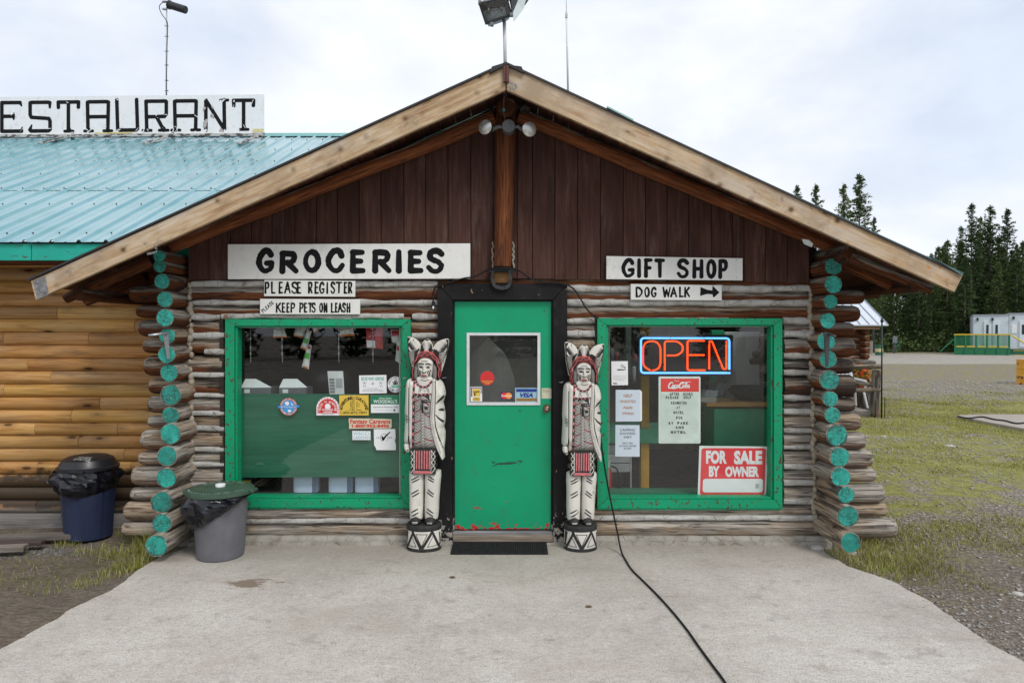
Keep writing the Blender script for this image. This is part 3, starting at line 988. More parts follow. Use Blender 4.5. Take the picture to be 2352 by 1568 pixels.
for i in range(n_rows):
	hi = i < 3
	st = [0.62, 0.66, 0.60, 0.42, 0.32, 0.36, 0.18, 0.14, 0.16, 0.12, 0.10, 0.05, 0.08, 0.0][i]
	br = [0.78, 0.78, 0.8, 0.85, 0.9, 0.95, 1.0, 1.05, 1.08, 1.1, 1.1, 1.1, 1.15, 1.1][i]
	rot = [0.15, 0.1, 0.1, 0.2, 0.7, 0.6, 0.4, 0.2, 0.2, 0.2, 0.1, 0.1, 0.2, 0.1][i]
	ya, yb, xo = LROWS[i]
	dm = 0.06 + 0.04 * rng.random()
	if ya < LW[2] - 8:
		segs = [(xo, DF[0] + 4)]
	elif yb > LW[3] + 4:
		segs = [(xo, DF[0] + 4)]
	else:
		segs = [(xo, LW[0] + 2), (LW[1] - 2, DF[0] + 4)]
	for k, (a, b) in enumerate(segs):
		if k:
			st2, br2 = max(st, 0.55 - 0.03 * i), br
		else:
			st2, br2 = st, br
		if ya > 1150:
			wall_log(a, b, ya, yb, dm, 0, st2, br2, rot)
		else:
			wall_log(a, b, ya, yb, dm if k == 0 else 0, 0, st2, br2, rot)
	ya, yb, xo = RROWS[i]
	if ya < RW[2] - 3:
		segs = [(DF[1] - 4, xo)]
	elif yb > RW[3] + 4:
		segs = [(DF[1] - 4, xo)]
	else:
		segs = [(DF[1] - 4, RW[0] - 4), (RW[1] - 2, xo)]
	for k, (a, b) in enumerate(segs):
		outer = (k == len(segs) - 1)
		rt = rot if not (i in (4, 5, 6) and outer) else 0.95
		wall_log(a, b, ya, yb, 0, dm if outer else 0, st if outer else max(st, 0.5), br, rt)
	y0, y1 = LCH[i]
	wL = (0.62 if i > 6 else .72) + 0.2 * rng.random() if i > 3 else .78
	if y0 < 720:
		sg = [(440, DF[0])]
	elif y0 < LW[2] - 8:
		sg = [(440, LW[0] - 12), (LW[0] - 8, LW[1] - 16), (LW[1] + 4, DF[0])]
	elif y0 > LW[3] + 10:
		sg = [(440, DF[0])]
	else:
		sg = [(440 if i != 4 else 470, LW[0] - 2), (LW[1] + 3, DF[0])]
	for a, b in sg:
		chink(a, b, y0, y1 if i != 2 or a < 450 else 733, wL if a < 600 else max(wL, 0.76))
	y0, y1 = RCHK[i]
	wR = 0.62 + 0.22 * rng.random() if i > 4 else .78
	if y0 < 720:
		sg = [(DF[1], 1858)]
	elif y0 < RW[2] + 5:
		sg = [(DF[1], RW[0] - 6), (RW[0] + 2, 1673), (RW[1] + 2, 1862)]
	elif y0 > RW[3] + 10:
		sg = [(DF[1], 1880)]
	else:
		sg = [(DF[1], RW[0] - 5), (RW[1] + 3, 1868 + i)]
	for a, b in sg:
		chink(a, b, y0, min(y1, 731) if (i == 2 and 1360 < a < 1700) else y1, wR)
log('top_plate', (X_(437, FY), FY + .01, Z_(652, FY)), (X_(1860, FY), FY + .01, Z_(654, FY)), 0.055, 0.055, cabin, (0.95, 1.35, 0.0))
for (cx, rows) in ((437, LROWS), (1860, RROWS)):
	sgn = -1 if cx < 1176 else 1
	mb = MB()
	for i, (ya, yb, xo) in enumerate(rows):
		for q in range(3):
			yy = ya + (yb - ya) * (q / 3.0)
			p = at(cx + sgn * (1.2 * i * (0.8 if sgn > 0 else -0.2)) + rng.uniform(-3, 3), yy, CHY + 0.0)
			mb.ball(p, 0.022 + 0.016 * rng.random(), 8, 6, (0.8, 1.0, 1.15))
	o = ob('corner_mortar', mb, CHINK, cabin, smooth=True, color=(0.62, 0.56, 0.46))
	o['kind'] = 'stuff'
LE = [(366, 588, 14, 5.72), (367, 611, 15, 5.74), (372, 646, 18, 5.74), (379, 688, 18.5, 5.75), (379, 730, 20.5, 5.72), (384, 772, 18.5, 5.76), (383, 814, 20, 5.74), (388, 856, 20, 5.78),
      (392, 907, 24, 5.76), (392, 954, 20, 5.77), (392, 996, 24, 5.72), (384, 1047, 23, 5.68), (382, 1097, 23, 5.66), (371, 1153, 25, 5.6), (372, 1201, 22, 5.56), (359, 1253, 25, 5.47)]
RE = [(1914, 612, 20, 5.76), (1913, 653, 21, 5.74), (1908, 693, 16.5, 5.76), (1901, 736, 18, 5.82), (1897, 784, 21, 5.84), (1902, 825, 20, 5.82), (1905, 873, 23, 5.80), (1907, 916, 18, 5.78),
      (1912, 953, 18.5, 5.78), (1922, 999, 25, 5.74), (1928, 1049, 22.5, 5.70), (1931, 1095, 22.5, 5.67), (1944, 1136, 19, 5.60), (1948, 1185, 25, 5.55), (1954, 1245, 23, 5.50)]
def painted_end(c, r, parent):
	sd = rng.uniform(0, 99)
	n = 30
	vs = [(c.x, c.y - 0.0035, c.z)]
	ring = []
	for rr, yy in ((0.5, -0.0035), (0.93, -0.003), (0.985, 0.002)):
		for k in range(n):
			a = 2 * math.pi * k / n
			w = rr * (1 + 0.11 * mnoise.noise(Vector((math.cos(a) * 1.3, math.sin(a) * 1.3, sd))))
			vs.append((c.x + r * w * math.cos(a), c.y + yy, c.z + r * w * math.sin(a)))
	fs = [(0, 1 + (k + 1) % n, 1 + k) for k in range(n)]
	for q in range(2):
		for k in range(n):
			k2 = (k + 1) % n
			fs.append((1 + q * n + k, 1 + q * n + k2, 1 + (q + 1) * n + k2, 1 + (q + 1) * n + k))
	return ob('painted_end', MB().add(vs, fs), TEAL, parent, smooth=False)
def corner_log(px, py, rp, Yf, i, n, side):
	c = at(px, py, Yf)
	r = rp / 1568.0 * Yf
	t = i / (n - 1)
	st = 0.75 - 0.75 * min(1, t * 1.15)
	back = 12.6 if i > 1 else 8.0
	lg = log('corner_log', c, (c.x + (0.02 if side < 0 else -0.02), back, c.z + rng.uniform(-0.01, 0.01)), r * 1.01, r * 0.97, cabin,
             (st, 0.85 + 0.35 * t, 0.15 + 0.3 * rng.random()), seg=26, sides=22, wob=0.045, bend=0.0)
	painted_end(c, r, lg)
for i, q in enumerate(LE):
	corner_log(*q, i, len(LE), -1)
for i, q in enumerate(RE):
	corner_log(*q, i, len(RE), 1)
log('corner_log', at(1950, 581, 5.62), (X_(1885, 6.1), 8.2, Z_(583, 6.1)), 0.075, 0.07, cabin, (0.6, 0.55, 0.6), dome0=0.03)
fnd = MB()
for (a, b) in ((437, DF[0] + 2), (DF[1] - 2, 1905)):
	n = 60
	x0, x1 = X_(a, 6.0), X_(b, 6.0)
	for k in range(n):
		xa, xb = x0 + (x1 - x0) * k / n, x0 + (x1 - x0) * (k + 1) / n
		j = lambda x, s: 0.008 * mnoise.noise(Vector((x * 8, s, 0)))
		za, zb = 0.062 + j(xa, 1), 0.062 + j(xb, 1)
		fnd.add([(xa, 6.0 + j(xa, 2), za), (xb, 6.0 + j(xb, 2), zb), (xb, 6.16, zb), (xa, 6.16, za), (xa, 5.985 + j(xa, 3), 0.03), (xb, 5.985 + j(xb, 3), 0.03),
                 (xa, 5.935 + j(xa, 4), 0.026 + j(xa, 5) * .6), (xb, 5.935 + j(xb, 4), 0.026 + j(xb, 5) * .6), (xa, 5.925 + j(xa, 4), -0.03), (xb, 5.925 + j(xb, 4), -0.03)],
				[(0, 1, 2, 3), (4, 5, 1, 0), (6, 7, 5, 4), (8, 9, 7, 6)])
ob('foundation', fnd, CHINK, cabin, smooth=30, color=(0.60, 0.575, 0.53))
ob('foundation', MB().bevbox(-2.98, -2.72, 6.02, 12, -0.05, 0.10, 0.01), CHINK, cabin, color=(0.35, 0.33, 0.31))
ob('foundation', MB().bevbox(2.62, 2.86, 6.02, 12, -0.05, 0.10, 0.01), CHINK, cabin, color=(0.35, 0.33, 0.31))
# ------------------------------------------------------------------ gable boards
FA = 5.45                                   # distance of the fascia
APEX = at(1162, 151, FA)
LT, RT = at(75, 646, FA), at(2208, 632, FA)
SL = (APEX.z - LT.z) / (APEX.x - LT.x)
SR = (APEX.z - RT.z) / (RT.x - APEX.x)
def roof_z(x):
	return APEX.z - (SL * (APEX.x - x) if x < APEX.x else SR * (x - APEX.x))
GY = FY - 0.055
edges = [436, 484, 533, 581, 628, 680, 729, 777, 827, 877, 929, 979, 1030, 1082, 1133, 1188, 1223, 1274, 1326, 1378, 1430, 1481, 1530, 1580, 1632, 1680, 1706, 1755, 1805, 1856]
for i in range(len(edges) - 1):
	a, b = edges[i], edges[i + 1]
	xa, xb = X_(a, GY) + 0.0028, X_(b, GY) - 0.0028
	yb = 642 if a < 1100 else (640 + (a - 1140) / 60.0)
	yb += rng.uniform(-1.5, 1.5)
	zb = Z_(yb, GY)
	th = 0.02
	yy = GY - 0.006 * rng.random()
	ta, tb = roof_z(xa) - 0.10, roof_z(xb) - 0.10
	if ta < zb + .02 or tb < zb + .02:
		ta, tb = max(ta, zb + .03), max(tb, zb + .03)
	M = Matrix(((0, -1, 0, (xa + xb) / 2), (0, 0, -1, yy), (1, 0, 0, zb), (0, 0, 0, 1)))
	w = (xb - xa) / 2
	L0, L1 = tb - zb, ta - zb        # local y = -world x offset -> +y is left side
	mbp = MB()
	c = 0.0015
	vs = [(0, w - c, th), (0, -w + c, th), (L0, -w + c, th), (L1, w - c, th), (0, w, th - c), (0, -w, th - c), (L0, -w, th - c), (L1, w, th - c), (0, w, 0), (0, -w, 0), (L0, -w, 0), (L1, w, 0)]
	if APEX.x > xa and APEX.x < xb:
		pass
	mbp.add(vs, [(0, 3, 2, 1), (0, 4, 7, 3), (1, 2, 6, 5), (0, 1, 5, 4), (4, 8, 11, 7), (5, 6, 10, 9), (4, 5, 9, 8), (8, 9, 10, 11), (2, 3, 7, 6), (6, 7, 11, 10)])
	k = rng.uniform(0.88, 1.12)
	ob('gable_board', mbp, PLANK, cabin, M=M, color=(k * 1.02, k, k * rng.uniform(0.95, 1.05)), recalc=True)
bk = MB()
Yb = FY + 0.045
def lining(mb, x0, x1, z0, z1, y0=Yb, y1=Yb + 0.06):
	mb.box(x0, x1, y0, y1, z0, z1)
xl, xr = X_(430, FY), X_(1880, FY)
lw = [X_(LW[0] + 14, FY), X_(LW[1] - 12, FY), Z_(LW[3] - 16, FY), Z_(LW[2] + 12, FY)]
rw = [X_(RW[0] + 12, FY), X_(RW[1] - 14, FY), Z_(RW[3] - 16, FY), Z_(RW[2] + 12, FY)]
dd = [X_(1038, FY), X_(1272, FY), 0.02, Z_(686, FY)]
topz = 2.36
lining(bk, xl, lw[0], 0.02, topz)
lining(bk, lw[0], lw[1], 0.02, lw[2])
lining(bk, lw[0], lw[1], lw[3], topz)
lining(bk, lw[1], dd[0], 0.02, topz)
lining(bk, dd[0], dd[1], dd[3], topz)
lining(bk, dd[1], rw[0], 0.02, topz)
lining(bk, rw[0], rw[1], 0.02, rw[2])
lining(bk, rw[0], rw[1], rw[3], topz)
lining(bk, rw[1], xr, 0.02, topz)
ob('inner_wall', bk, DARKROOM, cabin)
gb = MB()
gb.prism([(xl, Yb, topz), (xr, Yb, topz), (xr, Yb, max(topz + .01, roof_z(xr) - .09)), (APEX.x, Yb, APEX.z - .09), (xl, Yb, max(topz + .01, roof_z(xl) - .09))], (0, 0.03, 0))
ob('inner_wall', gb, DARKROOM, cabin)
rm = MB()
rm.quad((xl, 6.2, 0.08), (xr, 6.2, 0.08), (xr, 10.4, 0.08), (xl, 10.4, 0.08))
ob('room_floor', rm, FLOORM, cabin)
rm = MB()
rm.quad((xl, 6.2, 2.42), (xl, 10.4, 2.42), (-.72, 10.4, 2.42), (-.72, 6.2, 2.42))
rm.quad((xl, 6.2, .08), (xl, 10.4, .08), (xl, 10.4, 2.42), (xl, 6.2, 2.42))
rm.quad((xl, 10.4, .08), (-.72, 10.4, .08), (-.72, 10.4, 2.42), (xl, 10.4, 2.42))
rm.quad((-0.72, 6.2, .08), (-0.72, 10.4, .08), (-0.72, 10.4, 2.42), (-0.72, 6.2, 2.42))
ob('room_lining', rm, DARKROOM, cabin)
rm = MB()
rm.quad((-.71, 6.2, 2.42), (-.71, 6.4, 2.42), (xr, 6.4, 2.42), (xr, 6.2, 2.42))  # ceiling left open behind this strip to admit the added daylight
rm.quad((-.71, 8.8, 2.42), (-.71, 10.4, 2.42), (xr, 10.4, 2.42), (xr, 8.8, 2.42))
rm.quad((xr, 6.2, .08), (xr, 6.2, 2.42), (xr, 10.4, 2.42), (xr, 10.4, .08))
rm.quad((-.71, 10.4, .08), (xr, 10.4, .08), (xr, 10.4, 2.42), (-.71, 10.4, 2.42))
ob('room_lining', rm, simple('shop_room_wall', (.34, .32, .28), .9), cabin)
# ------------------------------------------------------------------ roof
BACK = 12.6
def slope_pt(x, y, dz):
	return (x, y, roof_z(x) + dz)
ADDSHEET = make_glass('added_clear_sheet', (.9, .93, .93), .8)  # added unseen clear sheets, put in to bring daylight into the shop
lx, rx = LT.x + 0.0, RT.x + 0.07
for side, xe in ((-1, lx - 0.01), (1, RT.x)):
	y = FA - 0.03
	while y < BACK:
		y2 = min(y + 0.9, BACK)
		mb = MB()
		prof = []
		yy = y
		while yy < y2 - 0.01:
			prof += [(yy, 0.014), (yy + 0.17, 0.014), (yy + 0.188, 0.022), (yy + 0.212, 0.022), (yy + 0.23, 0.014)]
			yy += 0.2286
		prof = [p for p in prof if p[0] <= y2] + [(y2, 0.014)]
		vs = []
		for (q, h) in prof:
			for x in (APEX.x, xe):
				for d in (0, -0.004):
					vs.append(slope_pt(x, q, h + d))
		fs = []
		for k in range(len(prof) - 1):
			b0, b1 = k * 4, (k + 1) * 4
			fs += [(b0, b0 + 2, b1 + 2, b1), (b0 + 1, b1 + 1, b1 + 3, b0 + 3), (b0 + 2, b0 + 3, b1 + 3, b1 + 2)]
		fs += [(0, 1, 3, 2), (len(vs) - 4, len(vs) - 2, len(vs) - 1, len(vs) - 3)]
		mb.add(vs, fs)
		sk_ = side > 0 and y > 6.1 and y < 8.6
		ob('added_daylight_sheet' if sk_ else 'roof_sheet', mb, ADDSHEET if sk_ else ROOF, cabin, recalc=True)
		y = y2
DRIP = simple('dark_drip_edge', (0.035, 0.034, 0.035), 0.5, 0.2)
TEALTRIM = simple('pale_teal_trim', (0.30, 0.48, 0.45), 0.4, 0.1)
mb = MB()
mb.prism([(lx - .02, FA - 0.034, roof_z(lx) + 0.0), (APEX.x, FA - 0.034, APEX.z + 0.002), (APEX.x, FA - 0.034, APEX.z + 0.018), (lx - .02, FA - 0.034, roof_z(lx) + 0.016)], (0, 0.03, 0))
mb.prism([(APEX.x, FA - 0.034, APEX.z + 0.002), (RT.x - .02, FA - 0.034, roof_z(RT.x) + 0.0), (RT.x - .02, FA - 0.034, roof_z(RT.x) + 0.016), (APEX.x, FA - 0.034, APEX.z + 0.018)], (0, 0.03, 0))
ob('drip_edge', mb, DRIP, cabin, recalc=True)
mb = MB()
tip = at(2212, 633, FA - 0.04)
mb.prism([(RT.x - .26, FA - 0.045, roof_z(RT.x - .26) + 0.022), tuple(tip), (RT.x - 0.02, FA - 0.045, roof_z(RT.x - .02) - 0.004)], (0, 0.05, 0))
mb.prism([at(1395, 247, FA - .045), at(1455, 278, FA - .045), at(1455, 274, FA - .045), at(1395, 243.5, FA - .045)], (0, 0.04, 0))
ob('edge_flashing', mb, TEALTRIM, cabin, recalc=True)
mb = MB()
mb.prism([at(1124, 168, FA - .05), at(1130, 153, FA - .05), at(1150, 147, FA - .05), at(1163, 143, FA - .05), at(1176, 150, FA - .05), at(1198, 153, FA - .05), at(1204, 168, FA - .05), at(1163, 148.5, FA - .05)], (0, 6.9, 0))
ob('ridge_cap', mb, simple('black_flashing', (0.025, 0.026, 0.028), 0.4, 0.2), cabin, recalc=True)
def fascia(x0p, y0p, x1p, y1p, vdrop0, vdrop1, Y, col, cut0=None, cut1=None, name='fascia_board', th=0.038, mat=PINE):
	"""barge board: top edge from photo point 0 to 1, bottom edge dropped"""
	a, b = at(x0p, y0p, Y), at(x1p, y1p, Y)
	c, d = (at(*cut1, Y) if cut1 else at(x1p, y1p + vdrop1, Y)), (at(*cut0, Y) if cut0 else at(x0p, y0p + vdrop0, Y))
	M = frame_dir(a, b)
	Mi = M.inverted()
	P = [Mi @ q for q in (a, b, c, d)]
	mb = MB()
	y0, y1 = -th / 2, th / 2
	mb.hull([(p.x, y, p.z) for p in P for y in (y0, y1)])
	return ob(name, mb, mat, cabin, M=M, color=col)
fascia(75, 646, 1161, 151.5, 42, 57, FA, (1, 1, 1), cut0=(86, 688))
fascia(1164, 151.5, 2208, 632, 57, 38, FA, (1.02, 1.0, 0.97), cut1=(2189, 670))
mb = MB().hull([at(75, 646, FA - 0.021), at(104, 633, FA - 0.021), at(98, 664, FA - 0.021), at(112, 676, FA - 0.021), at(86, 688, FA - 0.021), at(75, 646, FA - .0195), at(104, 633, FA - .0195), at(98, 664, FA - .0195), at(112, 676, FA - .0195), at(86, 688, FA - .0195)])
ob('weathered_tip', mb, simple('grey_rotten_wood', (0.20, 0.20, 0.21), 0.85, 0, 0.5, 30, 0.6), cabin)
BRK = simple('red_brown_paint', (0.10, 0.028, 0.022), 0.45, 0, 0.2)
mb = MB()
mb.bevbox(X_(1156, 5.4), X_(1161.5, 5.4), 5.40, 5.43, Z_(188, 5.4), Z_(149, 5.4), 0.002)
mb.bevbox(X_(1162.5, 5.4), X_(1169, 5.4), 5.40, 5.43, Z_(188, 5.4), Z_(147, 5.4), 0.002)
ob('peak_bracket', mb, BRK, cabin)
sx = lx + 0.01
while sx < RT.x - 0.03:
	s2 = min(sx + 0.138, RT.x - 0.02)
	if sx < APEX.x < s2:
		s2 = APEX.x
	mb = MB()
	g = 0.003
	za, zb = roof_z(sx + g) - 0.025, roof_z(s2 - g) - 0.025
	dz = 0.022
	ya = FA + 0.0205 + 0.004 * rng.random()
	yb = BACK if (s2 < xl or sx > xr) else 6.12
	M = Matrix(((0, 1, 0, 0), (1, 0, 0, 0), (0, 0, 1, 0), (0, 0, 0, 1)))
	M = Matrix(((0, -1, 0, 0), (1, 0, 0, 0), (0, 0, 1, 0), (0, 0, 0, 1)))
	Mi = M.inverted()
	pts = [(sx + g, ya, za - dz), (s2 - g, ya, zb - dz), (s2 - g, yb, zb - dz), (sx + g, yb, za - dz), (sx + g, ya, za), (s2 - g, ya, zb), (s2 - g, yb, zb), (sx + g, yb, za)]
	mb.add([tuple(Mi @ Vector(p)) for p in pts], [(0, 3, 2, 1), (4, 5, 6, 7), (0, 1, 5, 4), (1, 2, 6, 5), (2, 3, 7, 6), (3, 0, 4, 7)])
	k = rng.uniform(0.7, 1.2)
	ob('soffit_board', mb, SOFFIT, cabin, M=M, color=(k, k, k))
	sx = s2
log('rafter_log', at(392, 570, 5.93), at(1135, 272, 5.93), 0.056, 0.060, cabin, (1.0, 1.3, 0.05), wob=0.05, bend=0.02, dome0=0.03)
log('rafter_log', at(1192, 268, 5.93), at(1912, 566, 5.93), 0.060, 0.058, cabin, (1.0, 1.3, 0.05), wob=0.05, bend=0.02)
log('rafter_log', at(350, 598, 5.80), at(150, 686, 5.80), 0.05, 0.045, cabin, (0.95, 0.7, 0.2), dome1=0.02)
log('rafter_log', at(335, 634, 6.35), at(195, 692, 6.35), 0.055, 0.05, cabin, (0.95, 0.8, 0.2), dome1=0.02)
log('rafter_log', at(1925, 600, 5.92), at(2074, 668, 5.92), 0.052, 0.045, cabin, (1.0, 1.0, 0.1), dome1=0.01)
log('rafter_log', at(1950, 590, 5.66), at(2137, 666, 5.66), 0.048, 0.040, cabin, (0.35, 0.8, 0.5), dome1=0.01, mat=LOG)
log('ridge_log', (X_(1163, 5.72), 5.72, Z_(243, 5.72)), (X_(1163, 5.72), 12.4, Z_(243, 5.72)), 0.085, 0.085, cabin, (0.7, 0.6, 0.5), dome0=0.03)
log('ridge_log', (X_(1206, 5.8), 5.86, Z_(246, 5.8)), (X_(1206, 5.8), 6.2, Z_(246, 5.8)), 0.045, 0.045, cabin, (0.1, 0.45, 0.8), dome0=0.03)
for (px, py) in ((180, 676), (2100, 657)):
	c = at(px, py, 5.62)
	log('eave_purlin', (c.x, 5.62, c.z), (c.x, 12.4, c.z), 0.05, 0.05, cabin, (0.9, 0.55, 0.4))
for (px, py) in ((2000, 672),):
	c = at(px, py, 6.6)
	log('eave_purlin', (c.x, 6.5, c.z), (c.x, 12.4, c.z), 0.055, 0.055, cabin, (0.9, 0.8, 0.3))
for sgn, px in ((-1, 300), (1, 2030)):
	pass
post = log('gable_post', (X_(1155, 5.94), 5.945, Z_(612, 5.94)), (X_(1163, 5.90), 5.915, Z_(240, 5.9)), 0.076, 0.088, cabin, (1.0, .9, 0.1), wob=0.04, bend=0.01)
mb = MB()
for sx_ in (1132, 1178):
	for q in range(9):
		mb.ball(at(sx_ + rng.uniform(-2, 2), 560 + q * 6.4, 6.0), 0.013 + .006 * rng.random(), 7, 5, (.6, 1, 1.5))
o = ob('post_mortar', mb, CHINK, cabin, smooth=True, color=(.62, .58, .5))
o['kind'] = 'stuff'
# ------------------------------------------------------------------ windows
def picture_window(W, name='shop_window'):
	x0, x1, y0, y1 = W
	w = ob(name, MB().box(0, .001, 0, .001, 0, .001), GREENP, cabin) if False else None
	Yf = 5.985
	tw, bw, lw_, rw_ = 15, 20, 21, 19
	rings = [
		('casing', Yf, Yf + 0.12, (x0, x1, y0, y1), (x0 + lw_, x1 - rw_, y0 + tw, y1 - bw), GREENP),
		('window_stop', Yf + 0.022, Yf + 0.12, (x0 + lw_ + .6, x1 - rw_ - .6, y0 + tw + .6, y1 - bw - .6), (x0 + lw_ + 5, x1 - rw_ - 5, y0 + tw + 3.5, y1 - bw - 5), GREENP),
	]
	Yg = Yf + 0.105
	frame_parent = None
	for nm, ya, yb, o_, i_, mt in rings:
		sides = [
			[(o_[0], o_[2]), (o_[1], o_[2]), (i_[1], i_[2]), (i_[0], i_[2])],
			[(o_[1], o_[2]), (o_[1], o_[3]), (i_[1], i_[3]), (i_[1], i_[2])],
			[(o_[1], o_[3]), (o_[0], o_[3]), (i_[0], i_[3]), (i_[1], i_[3])],
			[(o_[0], o_[3]), (o_[0], o_[2]), (i_[0], i_[2]), (i_[0], i_[3])]]
		for k, s in enumerate(sides):
			mb = MB()
			P = [at(a, b, Yf) for a, b in s]
			c = sum(P, Vector()) / 4
			g = 0.0007
			P = [p + (c - p).normalized() * g for p in P]
			vs = []
			bev = 0.004
			for p in P:
				q = p + (c - p).normalized() * bev
				vs.append((q.x, ya, q.z))
			for p in P:
				vs.append((p.x, ya + bev * 0.8, p.z))
			for p in P:
				vs.append((p.x, yb, p.z))
			fs = [(0, 1, 2, 3)]
			for a in range(4):
				b = (a + 1) % 4
				fs += [(a, b, b + 4, a + 4), (a + 4, b + 4, b + 8, a + 8)]
			fs.append((11, 10, 9, 8))
			mb.add(vs, fs)
			part = ob(nm if frame_parent is None else nm, mb, mt, wp, recalc=True)
	mb = MB()
	i_ = rings[1][4]
	g = 1.6
	for (a, b, c, d) in ((i_[0], i_[0] + g, i_[2], i_[3]), (i_[1] - g, i_[1], i_[2], i_[3]), (i_[0] + g, i_[1] - g, i_[2], i_[2] + g), (i_[0] + g, i_[1] - g, i_[3] - g, i_[3])):
		A, B = at(a, d, Yg - .004), at(b, c, Yg - .004)
		mb.box(A.x, B.x, Yg - .006, Yg - .0005, A.z, B.z)
	ob('putty', mb, simple('old_putty', (0.42, 0.42, 0.38), 0.7), wp)
	mb = MB()
	A, B = at(i_[0] - 2, i_[3] + 2, Yg), at(i_[1] + 2, i_[2] - 2, Yg)
	mb.quad((A.x, Yg, A.z), (B.x, Yg, A.z), (B.x, Yg, B.z), (A.x, Yg, B.z))
	ob('pane', mb, GLASS, wp)
	return Yg
def window_part(W, nm):
	A, B = at(W[0] - 1, W[3] + 3.5, 5.99), at(W[1] + 1, W[3] + 0.4, 5.99)
	o = ob('window', MB().bevbox(A.x, B.x, 5.992, 6.10, A.z, B.z, 0.002), GREENP, cabin)
	return o
wp = window_part(LW, 'window')
YG = picture_window(LW)
wp = window_part(RW, 'window')
picture_window(RW)
for (a, b, c, d) in ((507, 514, 731, 1165), (1366, 1370.5, 724, 1120)):
	A, B = at(a, d, 6.02), at(b, c, 6.02)
	ob('side_stop', MB().bevbox(A.x, B.x, 6.01, 6.09, A.z, B.z, .002), OLDWOOD, cabin, color=(.14, .11, .10))
A, B = at(515, 733, 6.0), at(523, 722, 6.0)
ob('wedge', MB().bevbox(A.x, B.x, 5.99, 6.05, A.z, B.z, .002), OLDWOOD, cabin, color=(.9, .65, .5))
A, B = at(925, 733, 6.0), at(943, 728, 6.0)
ob('wedge', MB().bevbox(A.x, B.x, 5.99, 6.05, A.z, B.z, .002), OLDWOOD, cabin, color=(.9, .65, .5))
# ------------------------------------------------------------------ door
DY = 5.965
sides = [
	[(1005, 651), (1303, 651), (1270.5, 688), (1039.5, 688)],
	[(1303, 651.8), (1303, 1249), (1271, 1249), (1271, 688.6)],
	[(1005, 1249), (1005, 651.8), (1039, 688.6), (1039, 1249)]]
fr = None
for s in sides:
	mb = MB()
	P = [at(a, b, DY) for a, b in s]
	c = sum(P, Vector()) / 4
	vs = [tuple(p + (c - p).normalized() * 0.004) for p in P]
	vs += [(p.x, DY + .003, p.z) for p in P] + [(p.x, DY + .16, p.z) for p in P]
	fs = [(0, 1, 2, 3)]
	for a in range(4):
		b = (a + 1) % 4
		fs += [(a, b, b + 4, a + 4), (a + 4, b + 4, b + 8, a + 8)]
	fs.append((11, 10, 9, 8))
	mb.add(vs, fs)
	ob('door_casing', mb, BLACKP, cabin, recalc=True)
mb = MB()
zt, zb_ = Z_(688, DY), Z_(1219, DY)
xa, xb = X_(1039, DY), X_(1271, DY)
mb.box(xa + .0005, xa + .014, DY + .03, DY + .15, zb_, zt)
mb.box(xb - .014, xb - .0005, DY + .03, DY + .15, zb_, zt)
mb.box(xa + .014, xb - .014, DY + .03, DY + .15, zt - .012, zt - .0005)
ob('door_stop', mb, BLACKP, cabin)
LY = DY + 0.05                                # face of the door leaf
dw = [at(1074, 928, LY), at(1239, 766, LY)]   # glazed opening
dx0, dx1, dz0, dz1 = xa + .017, xb - .017, zb_ + .004, zt - .015
mb = MB()
th = 0.045
gx0, gx1, gz0, gz1 = dw[0].x, dw[1].x, dw[0].z, dw[1].z
for (a, b, c, d) in ((dx0, gx0, dz0, dz1), (gx1, dx1, dz0, dz1), (gx0, gx1, dz0, gz0), (gx0, gx1, gz1, dz1)):
	mb.box(a, b, LY, LY + th, c, d)
import bmesh as _bm
leaf = MB()
xs_, zs_ = [dx0, gx0, gx1, dx1], [dz0, gz0, gz1, dz1]
vid = {}
for yi, yy in enumerate((LY, LY + th)):
	for i_, xx in enumerate(xs_):
		for j_, zz in enumerate(zs_):
			vid[(i_, j_, yi)] = len(leaf.v)
			leaf.v.append((xx, yy, zz))
for i_ in range(3):
	for j_ in range(3):
		if (i_, j_) == (1, 1):
			continue
		for yi in (0, 1):
			leaf.f.append((vid[(i_, j_, yi)], vid[(i_ + 1, j_, yi)], vid[(i_ + 1, j_ + 1, yi)], vid[(i_, j_ + 1, yi)]))
for a, b in [((i, 0), (i + 1, 0)) for i in range(3)] + [((i, 3), (i + 1, 3)) for i in range(3)] + [((0, j), (0, j + 1)) for j in range(3)] + [((3, j), (3, j + 1)) for j in range(3)] + [((1, 1), (2, 1)), ((1, 2), (2, 2)), ((1, 1), (1, 2)), ((2, 1), (2, 2))]:
	leaf.f.append((vid[(*a, 0)], vid[(*b, 0)], vid[(*b, 1)], vid[(*a, 1)]))
door = ob('door', leaf, DOORP, cabin, recalc=True)
tr_o, tr_i = (1072, 1241, 764, 930), (1078.5, 1234.5, 770, 923.5)
for s in ([(tr_o[0], tr_o[2]), (tr_o[1], tr_o[2]), (tr_i[1], tr_i[2]), (tr_i[0], tr_i[2])], [(tr_o[1], tr_o[2]), (tr_o[1], tr_o[3]), (tr_i[1], tr_i[3]), (tr_i[1], tr_i[2])],
          [(tr_o[1], tr_o[3]), (tr_o[0], tr_o[3]), (tr_i[0], tr_i[3]), (tr_i[1], tr_i[3])], [(tr_o[0], tr_o[3]), (tr_o[0], tr_o[2]), (tr_i[0], tr_i[2]), (tr_i[0], tr_i[3])]):
	P = [at(a, b, LY) for a, b in s]
	c = sum(P, Vector()) / 4
	P = [p + (c - p).normalized() * .0005 for p in P]
	mb = MB().prism([(p.x, LY - .009, p.z) for p in P], (0, .03, 0))
	ob('glass_trim', mb, ALU, door, recalc=True)
mb = MB()
A, B = at(1077, 925, LY), at(1236, 769, LY)
mb.quad((A.x, LY + .012, A.z), (B.x, LY + .012, A.z), (B.x, LY + .012, B.z), (A.x, LY + .012, B.z))
